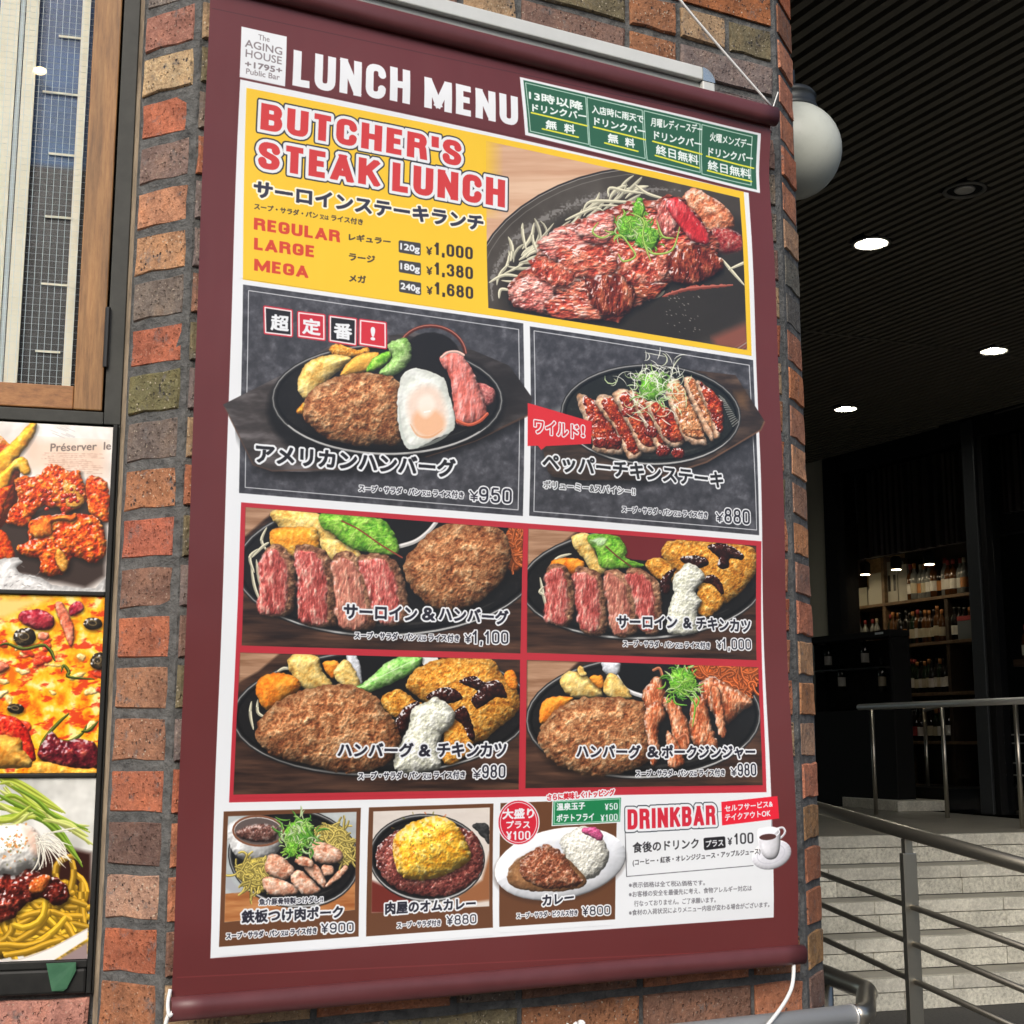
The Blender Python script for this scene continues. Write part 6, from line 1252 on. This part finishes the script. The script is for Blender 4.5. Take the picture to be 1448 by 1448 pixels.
LR = at_z(1239, 1152, .82); top = at_z(1233, 998, 1.60)
lr = empty('landing_railing', LR, 'stainless landing railing with round top rail and slender posts before the bottle shelves', 'railing')
q1 = at_z(1340, 1157, .82); q0 = LR; q2 = at_z(1446, 1172, .82); q3 = at_z(1314, 1141, .82)
def top_at(p): # height of the rail over post p
    r_ = ray(724+FPX*p.x/((p.y)*CP+(.82-EYE)*SP), 0); return p
ZR_ = None
k_ = ray(1235, 1000); tt = q0.y/k_.y; ZR_ = EYE+k_.z*tt
end = q2+(q2-q0)*.6
MB().tube([q0+Vector((-.10, 0, ZR_-.82)), Vector((end.x, end.y, ZR_))], .024, 18).build('top_rail', M['steel'], lr, smooth=True)
for p in (q0, q1, q2): MB().tube([p, Vector((p.x, p.y, ZR_))], .017, 12).build('post', M['steel_rail'], lr, smooth=True)
MB().tube([q3, Vector((q3.x, q3.y, ZR_+.02))], .017, 12).build('post', M['steel_rail'], lr, smooth=True); MB().tube([Vector((q3.x, q3.y, ZR_)), Vector((q1.x, q1.y, ZR_+.002))], .014, 12).build('return_bar', M['steel_rail'], lr, smooth=True)
# ---------------- shopfront behind ----------------
SH = SHOP
shop = empty('shopfront', SH.pt(2, .82), 'dark glazed shopfront with vertical slat screens above the lit bottle shelves', 'shop front')
M['cream'] = m_simple_noise('cream_wall', (.66,.63,.50), (.70,.67,.54), 3, .8, 0, .05)
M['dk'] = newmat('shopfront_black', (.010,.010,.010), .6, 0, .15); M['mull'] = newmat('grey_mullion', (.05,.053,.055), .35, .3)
M['scr'] = newmat('screen_slat', (.028,.021,.018), .35)
def su(px, py=900): return SH.hit(px, py)[0]
def sz(px, py): return SH.hit(px, py)[1]
part(SH, 'cream_wall', M['cream'], shop, -14, su(1174), .82, CEIL+.05, -.2, -.05, 0)
part(SH, 'end_post', M['dk'], shop, su(1174), su(1193), .82, CEIL+.05, -.2, .02, 0)
uA, uB, uC = su(1193), su(1376), su(1400)
zscr = sz(1300, 768)
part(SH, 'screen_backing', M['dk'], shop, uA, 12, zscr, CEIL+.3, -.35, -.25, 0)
part(SH, 'mullion', M['mull'], shop, uB, uC-.05, .82, CEIL, -.15, .02, .005); part(SH, 'mullion', M['dk'], shop, uC-.04, uC+.02, .82, CEIL, -.15, .0, .005)
part(SH, 'head_beam', M['dk'], shop, uA, 12, CEIL-.16, CEIL+.05, -.2, .01, 0)
u = uA+.05; i = 0
while u < uB-.02 and i < 120:
    w = R.uniform(.018, .05); o = part(SH, 'screen_slat', M['scr'], shop, u, u+w, zscr-.02, CEIL-.17, -.22, -.16+R.uniform(-.02, .03), 0); u += w+R.uniform(.012, .04); i += 1
u = uC+.08
while u < uC+2.0 and i < 200:
    w = R.uniform(.018, .05); part(SH, 'screen_slat', M['scr'], shop, u, u+w, zscr+.15, CEIL-.17, -.22, -.16+R.uniform(-.02, .03), 0); u += w+R.uniform(.02, .06); i += 1
M['shopglass'] = newmat('shop_glass', (1,1,1), .0); t = NT(M['shopglass']); t.b.inputs['Transmission Weight'].default_value = 1; t.b.inputs['IOR'].default_value = 1.2
part(SH, 'glass_pane', M['shopglass'], shop, uA, uB-.005, .84, CEIL-.17, -.062, -.056, 0); part(SH, 'glass_pane', M['shopglass'], shop, uC+.03, 10, .84, CEIL-.17, -.062, -.056, 0)
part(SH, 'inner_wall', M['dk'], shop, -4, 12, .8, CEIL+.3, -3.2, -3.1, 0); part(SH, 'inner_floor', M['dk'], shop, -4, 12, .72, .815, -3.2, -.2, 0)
M['inbrick'] = m_simple_noise('dim_brown_panel', (.05,.028,.018), (.10,.06,.04), 14, .8, 0, .4, .01, stretch=(1, 1, 4))
part(SH, 'inner_partition', M['inbrick'], shop, uC+.12, uC+3.0, .82, sz(1420, 775), -1.3, -1.2, 0)
# bulkhead seen at the far right under the canopy
M['bulk'] = newmat('pale_bulkhead', (.10,.095,.08), .8)
b0, b1, b2 = at_z(1378, 593, CEIL-.004), at_z(1460, 586, CEIL-.004), at_z(1460, 568, CEIL-.004)
tri = MB(); tri.v = [tuple(p) for p in (b0, b1, b2)]+[tuple(p-Vector((0, 0, .012))) for p in (b0, b1, b2)]; tri.f = [(0, 1, 2), (5, 4, 3), (0, 3, 4, 1), (1, 4, 5, 2), (2, 5, 3, 0)]; tri.build('soffit_panel', M['bulk'], ceiling)
# shelves with bottles
SI = Plane((SH.o.x, SH.o.y), SH.deg); SI.n = SH.n; SI.e = SH.e; SI.o = SH.o-SH.n*.55
sh_u0, sh_u1 = SI.hit(1193, 900)[0], SI.hit(1374, 900)[0]
unit = empty('bottle_shelves', SI.pt((sh_u0+sh_u1)/2, .82), 'wall of dark wooden shelves stocked with bottles behind the shop glass', 'shelves')
M['shelf'] = wood_material('shelf_wood', (.09,.055,.028), (.15,.095,.05), (.20,.13,.07), axis=0)
M['shback'] = newmat('shelf_back', (.045,.030,.018), .6); M['box_wood'] = wood_material('pale_box_wood', (.20,.14,.07), (.30,.21,.11), (.36,.26,.15), axis=0)
zs_ = [SI.hit(1300, y)[1] for y in (846, 909, 980, 1048, 1110)]
part(SI, 'back_panel', M['shback'], unit, sh_u0, sh_u1, .82, zscr+.1, -.36, -.33, 0)
part(SI, 'side_panel', M['shback'], unit, sh_u0-.03, sh_u0, .82, zscr+.1, -.33, .0, 0); part(SI, 'side_panel', M['shback'], unit, sh_u1, sh_u1+.03, .82, zscr+.1, -.33, .0, 0)
um = SI.hit(1246, 820)[0]
part(SI, 'divider', M['shelf'], unit, um-.02, um+.02, .82, zscr+.05, -.32, -.02, 0); um2 = SI.hit(1336, 870)[0]; part(SI, 'divider', M['shback'], unit, um2-.02, um2+.02, .82, zs_[0]-.03, -.32, -.02, 0)
for z in zs_: part(SI, 'shelf_board', M['shelf'], unit, sh_u0+.001, sh_u1-.001, z-.028, z, -.32, -.012, .002)
part(SI, 'wood_niche', M['box_wood'], unit, sh_u0+.01, um-.021, zs_[0]+.001, SI.hit(1220, 783)[1], -.325, -.315, 0)
BOT = [newmat('bottle_glass_green', (.012,.022,.012), .08), newmat('bottle_glass_dark', (.010,.008,.008), .08), newmat('bottle_glass_amber', (.09,.035,.010), .1), newmat('bottle_glass_clear', (.20,.21,.20), .08)]
LBL = [newmat('label_white', (.62,.60,.54), .6), newmat('label_cream', (.45,.40,.28), .6), newmat('label_red', (.30,.03,.03), .6), newmat('label_orange', (.40,.16,.04), .6)]
bprof = [(.030, 0), (.0365, .004), (.0365, .185), (.030, .215), (.014, .240), (.0125, .292), (.0145, .294), (.0145, .302)]
bme = MB().lathe(bprof, (0,0,0), 12).mesh('bottle_body', True); lme = MB().lathe([(.0371, .05), (.0371, .135)], (0,0,0), 12, caps=False).mesh('bottle_label', True); cme = MB().lathe([(.0150, .262), (.0152, .305), (.010, .307)], (0,0,0), 10).mesh('bottle_cap', True)
variants = []
for bi in range(4):
    for li in range(4):
        a, b_, c_ = bme.copy(), lme.copy(), cme.copy(); a.materials.append(BOT[bi]); b_.materials.append(LBL[li]); c_.materials.append(LBL[(li+2) % 4] if bi != 1 else BOT[1]); variants.append((a, b_, c_))
BN = ['dark green', 'black', 'amber', 'clear']; LN = ['white', 'cream', 'red', 'orange']; ROWN = ['top shelf', 'second shelf', 'third shelf', 'fourth shelf']
def bottle(P, u, z, d, bi, li, sc, lab, grp):
    e = empty('bottle', P.pt(u, z+.0005, d), lab, 'bottle', grp); e.rotation_euler.z = R.uniform(0, 6); e.scale = (sc, sc, sc)
    for nm, me in zip(('body', 'label', 'cap'), variants[bi*4+li]):
        o = bpy.data.objects.new(nm, me); COL.objects.link(o); o.parent = e
ROWS = [(0, 1282, 1366, 12, (3, 2, 3, 1), 1.05), (1, 1205, 1240, 4, (3, 3, 0), .9), (1, 1250, 1332, 14, (0, 1, 2, 0), .98), (1, 1342, 1368, 4, (2, 3, 1), .95), (2, 1262, 1334, 14, (1, 0), .98), (3, 1250, 1334, 13, (0, 1, 1), .98)]
for ri, (row, p0, p1, n_, kinds, sc) in enumerate(ROWS):
    a, b_ = SI.hit(p0, 900)[0], SI.hit(p1, 900)[0]
    for i in range(n_):
        u = a+(b_-a)*(i+.5)/n_+R.uniform(-.006, .006); bi = R.choice(kinds); li = R.choice((0, 0, 0, 1, 1, 2, 3)); 
        pos = ['first', 'second', 'third', 'fourth', 'fifth', 'sixth', 'seventh', 'eighth', 'ninth', 'tenth', 'eleventh', 'twelfth', 'thirteenth', 'fourteenth'][i]
        seg = {0: 'beside the white cartons', 1: 'in the left bay', 2: 'in the middle bay', 3: 'in the right bay', 4: 'in the middle bay', 5: 'behind the landing rail'}[ri]
        bottle(SI, u, zs_[row], -.05+R.uniform(-.02, .01), bi, li, sc*R.uniform(.94, 1.06), '%s bottle with %s label, %s from left, %s %s' % (BN[bi], LN[li], pos, ROWN[row], seg), 'bottles on the shop shelves')
# small warm lamps added inside the shop to brighten the shelves
M['added_lamp'] = newmat('added_lamp', (1,.9,.7), .4); q_ = M['added_lamp'].node_tree.nodes['Principled BSDF']; q_.inputs['Emission Color'].default_value = (1,.80,.52,1); q_.inputs['Emission Strength'].default_value = 22
for i in range(4):
    p = SI.pt(sh_u0+(sh_u1-sh_u0)*(i+.5)/4, zscr-.14, .24); e = empty('added_shelf_lamp', p, ('first', 'second', 'third', 'fourth')[i]+' small added warm lamp from the left above the bottle shelves', 'lamp', 'added lamps above the bottle shelves')
    MB().lathe([(.045, 0), (.05, .03), (.05, .10), (.03, .12)], p, 14).build('added_lamp_housing', M['dk'], e, smooth=True); MB().lathe([(.02, -.004), (.043, -.003), (.043, -.001)], p, 14).build('lens', M['added_lamp'], e)
# cartons and boxes on the top shelf
M['carton'] = newmat('white_carton', (.40,.39,.33), .6); M['carton_win'] = newmat('carton_window', (.02,.02,.02), .3)
def carton(px0, px1, ytop, lab, wind=0, d=-.06):
    a, b_ = SI.hit(px0, 820)[0], SI.hit(px1, 820)[0]; zt = SI.hit((px0+px1)/2, ytop)[1]
    e = empty('carton', SI.pt((a+b_)/2, zs_[0], d), lab, 'box', 'white cartons on the top shelf')
    part(SI, 'box', M['carton'], e, a+.002, b_-.002, zs_[0]+.001, zt, d-.09, d, .002)
    for q in range(wind): w = (b_-a)/wind; part(SI, 'window', M['carton_win'], e, a+w*(q+.25), a+w*(q+.7), zs_[0]+(zt-zs_[0])*.28, zs_[0]+(zt-zs_[0])*.68, d-.001, d+.002, 0)
    part(SI, 'lid_flap', M['carton'], e, a+.004, b_-.004, zt+.0005, zt+.004, d-.085, d-.004, 0)
carton(1225, 1243, 811, 'short white carton nearest the wooden niche', 0, -.03); carton(1247, 1262, 794, 'tall white carton with two dark windows', 2); carton(1263, 1276, 798, 'tall plain white carton right of the windowed one', 0)
carton(1201, 1214, 831, 'low white carton at the left end of the top shelf', 0, -.10); carton(1215, 1224, 833, 'small low white carton second from the left end of the top shelf', 0, -.10)
a, b_ = SI.hit(1352, 880)[0], SI.hit(1372, 880)[0]; e = empty('gift_box', SI.pt(a, zs_[1], -.02), 'grey and red gift box on the second shelf beside the right mullion', 'box')
part(SI, 'box', newmat('grey_box', (.12,.14,.15), .5), e, a, b_, zs_[1]+.001, zs_[1]+.16, -.14, -.015); part(SI, 'red_lid', LBL[2], e, a-.002, b_+.002, zs_[1]+.161, zs_[1]+.20, -.142, -.013)
# wine cooler in front of the shop
CPL = Plane((SH.o.x, SH.o.y), SH.deg); CPL.n = SH.n; CPL.e = SH.e; CPL.o = SH.o+SH.n*.22
ca, cb = CPL.hit(1140, 950)[0], CPL.hit(1262, 950)[0]; czt = CPL.hit(1200, 896)[1]; czb = CPL.hit(1200, 1000)[1]
wc = empty('wine_cooler', CPL.pt((ca+cb)/2, .82, -.2), 'black glass fronted wine cooler standing against the cream wall', 'cooler')
part(CPL, 'cabinet', M['dk'], wc, ca, cb, .822, czb-.03, -.20, 0, .01); part(CPL, 'back', M['dk'], wc, ca, cb, czb-.028, czt-.06, -.20, -.19, 0); part(CPL, 'top', M['dk'], wc, ca-.01, cb+.01, czt-.058, czt, -.20, .02, .006)
part(CPL, 'side_panel', M['dk'], wc, ca, ca+.03, czb-.028, czt-.06, -.188, -.0, 0); part(CPL, 'side_panel', M['dk'], wc, cb-.03, cb, czb-.028, czt-.06, -.188, -.0, 0)
zsh = CPL.hit(1200, 945)[1]; part(CPL, 'wire_shelf', M['mull'], wc, ca+.031, cb-.031, zsh-.008, zsh, -.185, -.03, 0); part(CPL, 'door_glass', M['shopglass'], wc, ca+.031, cb-.031, czb-.02, czt-.065, -.012, -.006, 0)
uu = CPL.hit(1246, 900)[0]; part(CPL, 'display_plate', newmat('small_white_plate', (.55,.6,.62), .5), wc, uu-.05, uu+.05, czt-.035, czt-.018, .0205, .023, 0)
for i, (px_, li) in enumerate(((1160, 0), (1178, 0), (1212, 0), (1235, 1))):
    u = CPL.hit(px_, 960)[0]; bottle(CPL, u, CPL.hit(px_, 978)[1] if i % 2 else zsh, -.1, 1, li, .95, ['black bottle with white label at the left end of the wine cooler', 'black bottle with white label standing low in the wine cooler', 'black bottle with white label on the wire shelf of the wine cooler', 'black bottle with cream label standing low at the right of the wine cooler'][i], 'bottles in the wine cooler')
# goods dimly seen in the right hand window
RW = Plane((SH.o.x, SH.o.y), SH.deg); RW.n = SH.n; RW.e = SH.e; RW.o = SH.o-SH.n*.4
rk = empty('display_rack', RW.pt(uC+.5, .82), 'chrome wire display rack behind the right hand shop window', 'rack')
for y in (1040, 1052, 1080, 1097): z = RW.hit(1430, y)[1]; part(RW, 'rack_bar', M['steel'], rk, RW.hit(1412, y)[0], RW.hit(1412, y)[0]+1.2, z, z+.012, -.02, 0, 0)
for q in (0, 1.2): part(RW, 'rack_leg', M['mull'], rk, RW.hit(1412, 1060)[0]+q-.01, RW.hit(1412, 1060)[0]+q+.01, .83, RW.hit(1430, 1030)[1], -.02, .002, 0)
for i, px_ in enumerate((1428, 1436, 1413)): u = RW.hit(px_, 900)[0]; bottle(RW, u, RW.hit(px_, (925, 930, 934)[i])[1], -.3, 2, (3, 2, 0)[i], 1.0, ['amber bottle with orange label on the brown ledge', 'amber bottle with red label on the brown ledge', 'amber bottle with white label on the brown ledge'][i]+' behind the right window', 'bottles in the right window')
part(RW, 'ledge', M['inbrick'], rk, RW.hit(1405, 930)[0], RW.hit(1405, 930)[0]+1.5, RW.hit(1428, 930)[1]-.06, RW.hit(1428, 930)[1]-.001, -.38, -.22, 0)
# notice on a dark stand, white cable on the landing
nt_p = at_z(1355, 1118, .82)
ns = empty('notice_stand', nt_p+Vector((.1, .5, 0)), 'low black stand with a small white notice near the shop window', 'sign')
o_ = Plane((nt_p.x-.15, nt_p.y+.5), 80); part(o_, 'board', M['dk'], ns, 0, .7, .83, 1.22, -.05, 0); hh = o_.hit(1355, 1060); part(o_, 'notice', newmat('small_notice', (.5,.52,.52), .6), ns, hh[0]-.06, hh[0]+.10, hh[1]-.03, hh[1]+.05, .0005, .003, 0)
cp = [at_z(x, y, .828) for x, y in ((1352, 1138), (1362, 1128), (1380, 1121), (1393, 1116), (1391, 1122), (1370, 1130), (1354, 1137), (1385, 1136), (1415, 1131), (1448, 1131), (1475, 1133))]
tag(MB().tube(crom3(cp, 6), .009, 8).build('power_cable', newmat('pale_cable', (.5,.5,.46), .5), smooth=True), 'loose white cable looped on the landing floor beside the rail', 'cable')
# low box step on the landing
bp = at_z(1270, 1148, .82); o_ = Plane((bp.x, bp.y), SD); tb = empty('stone_plinth', o_.pt(.4, .82, -.1), 'low pale stone plinth on the landing behind the rail posts', 'plinth')
w_ = (at_z(1357, 1150, .82)-bp).length; part(o_, 'slab', M['granite_s'], tb, 0, w_, .822, .905, -.9, 0, .004); part(o_, 'dark_top', M['dk'], tb, w_+.005, w_+2, .822, 1.0, -.9, -.02, .004)
# covered dark machine beside the pillar on the landing
mp = at_z(1215, 1128, .82); o_ = Plane((mp.x, mp.y), 60); mc = empty('floor_speaker', o_.pt(-.3, .82, -.2), 'black wedge shaped floor case on the landing beyond the pillar', 'case')
mb = MB(); P8 = [o_.pt(-1.0, .825, 0), o_.pt(.25, .825, 0), o_.pt(.25, .825, -.6), o_.pt(-1.0, .825, -.6), o_.pt(-1.0, 1.25, -.1), o_.pt(-.1, 1.25, -.1), o_.pt(-.1, 1.25, -.6), o_.pt(-1.0, 1.25, -.6)]
mb.hexa(P8).build('body', newmat('matt_black_case', (.018,.018,.017), .5), mc, bevel=.01); part(o_, 'handle', M['mull'], mc, -.5, -.35, 1.0, 1.03, .0, .02); part(o_, 'grille', M['dk'], mc, -.9, -.65, .88, 1.15, .001, .012)
# ---------------- ceiling lights ----------------
M['lamp'] = newmat('lit_downlight', (1,.98,.9), .4); b_ = M['lamp'].node_tree.nodes['Principled BSDF']; b_.inputs['Emission Color'].default_value = (1,.97,.86,1); b_.inputs['Emission Strength'].default_value = 190
M['trim'] = newmat('downlight_trim', (.25,.24,.21), .4, .3); M['refl'] = newmat('downlight_reflector', (.10,.095,.08), .35, .2); rb_ = M['refl'].node_tree.nodes['Principled BSDF']; rb_.inputs['Emission Color'].default_value = (1,.94,.72,1); rb_.inputs['Emission Strength'].default_value = .55
def downlight(px, py, lab, lit=True):
    p = at_z(px, py, CEIL); e = empty('downlight' if lit else 'ceiling_spotlight', p, lab, 'ceiling light', 'lit ceiling downlights' if lit else None)
    MB().lathe([(.098, .004), (.103, -.004), (.088, -.007), (.083, .0), (.083, .004)], p, 32, caps=False).build('trim_ring', M['trim'], e, smooth=True)
    if lit:
        MB().lathe([(.0965, .001), (.0965, .0545)], p, 28, caps=False).build('can', M['dk'], e, smooth=True)
        mb = MB(); n_ = 28
        prof = [(.082, .000), (.074, .030), (.055, .050)]
        for r, z in prof:
            for k in range(n_): mb.v.append((p.x+r*math.cos(2*math.pi*k/n_), p.y+r*math.sin(2*math.pi*k/n_), p.z+z))
        for i in range(2):
            for k in range(n_): k2 = (k+1) % n_; mb.f.append((i*n_+k, i*n_+k2, (i+1)*n_+k2, (i+1)*n_+k))
        mb.f.append(tuple(2*n_+k for k in range(n_))); mb.build('reflector', M['refl'], e, smooth=True)
        MB().lathe([(.012, .048), (.034, .036), (.036, .020), (.022, .006), (.006, .002)], p, 20).build('bulb', M['lamp'], e, smooth=True)
    else:
        MB().lathe([(.03, -.001), (.045, -.004), (.05, .003)], p, 24).build('spot_head', M['steel'], e, smooth=True); MB().lathe([(.07, .004), (.082, .003)], p, 24).build('inner_ring', M['dk'], e)
downlight(1232, 344, 'lit round downlight nearest the camera, just right of the globe lamp'); downlight(1405, 496, 'lit round downlight in the ceiling at the right edge'); downlight(1196, 578, 'small lit round downlight in the ceiling farthest back beside the pillar'); downlight(1364, 269, 'unlit round adjustable spotlight in the slatted ceiling', False)
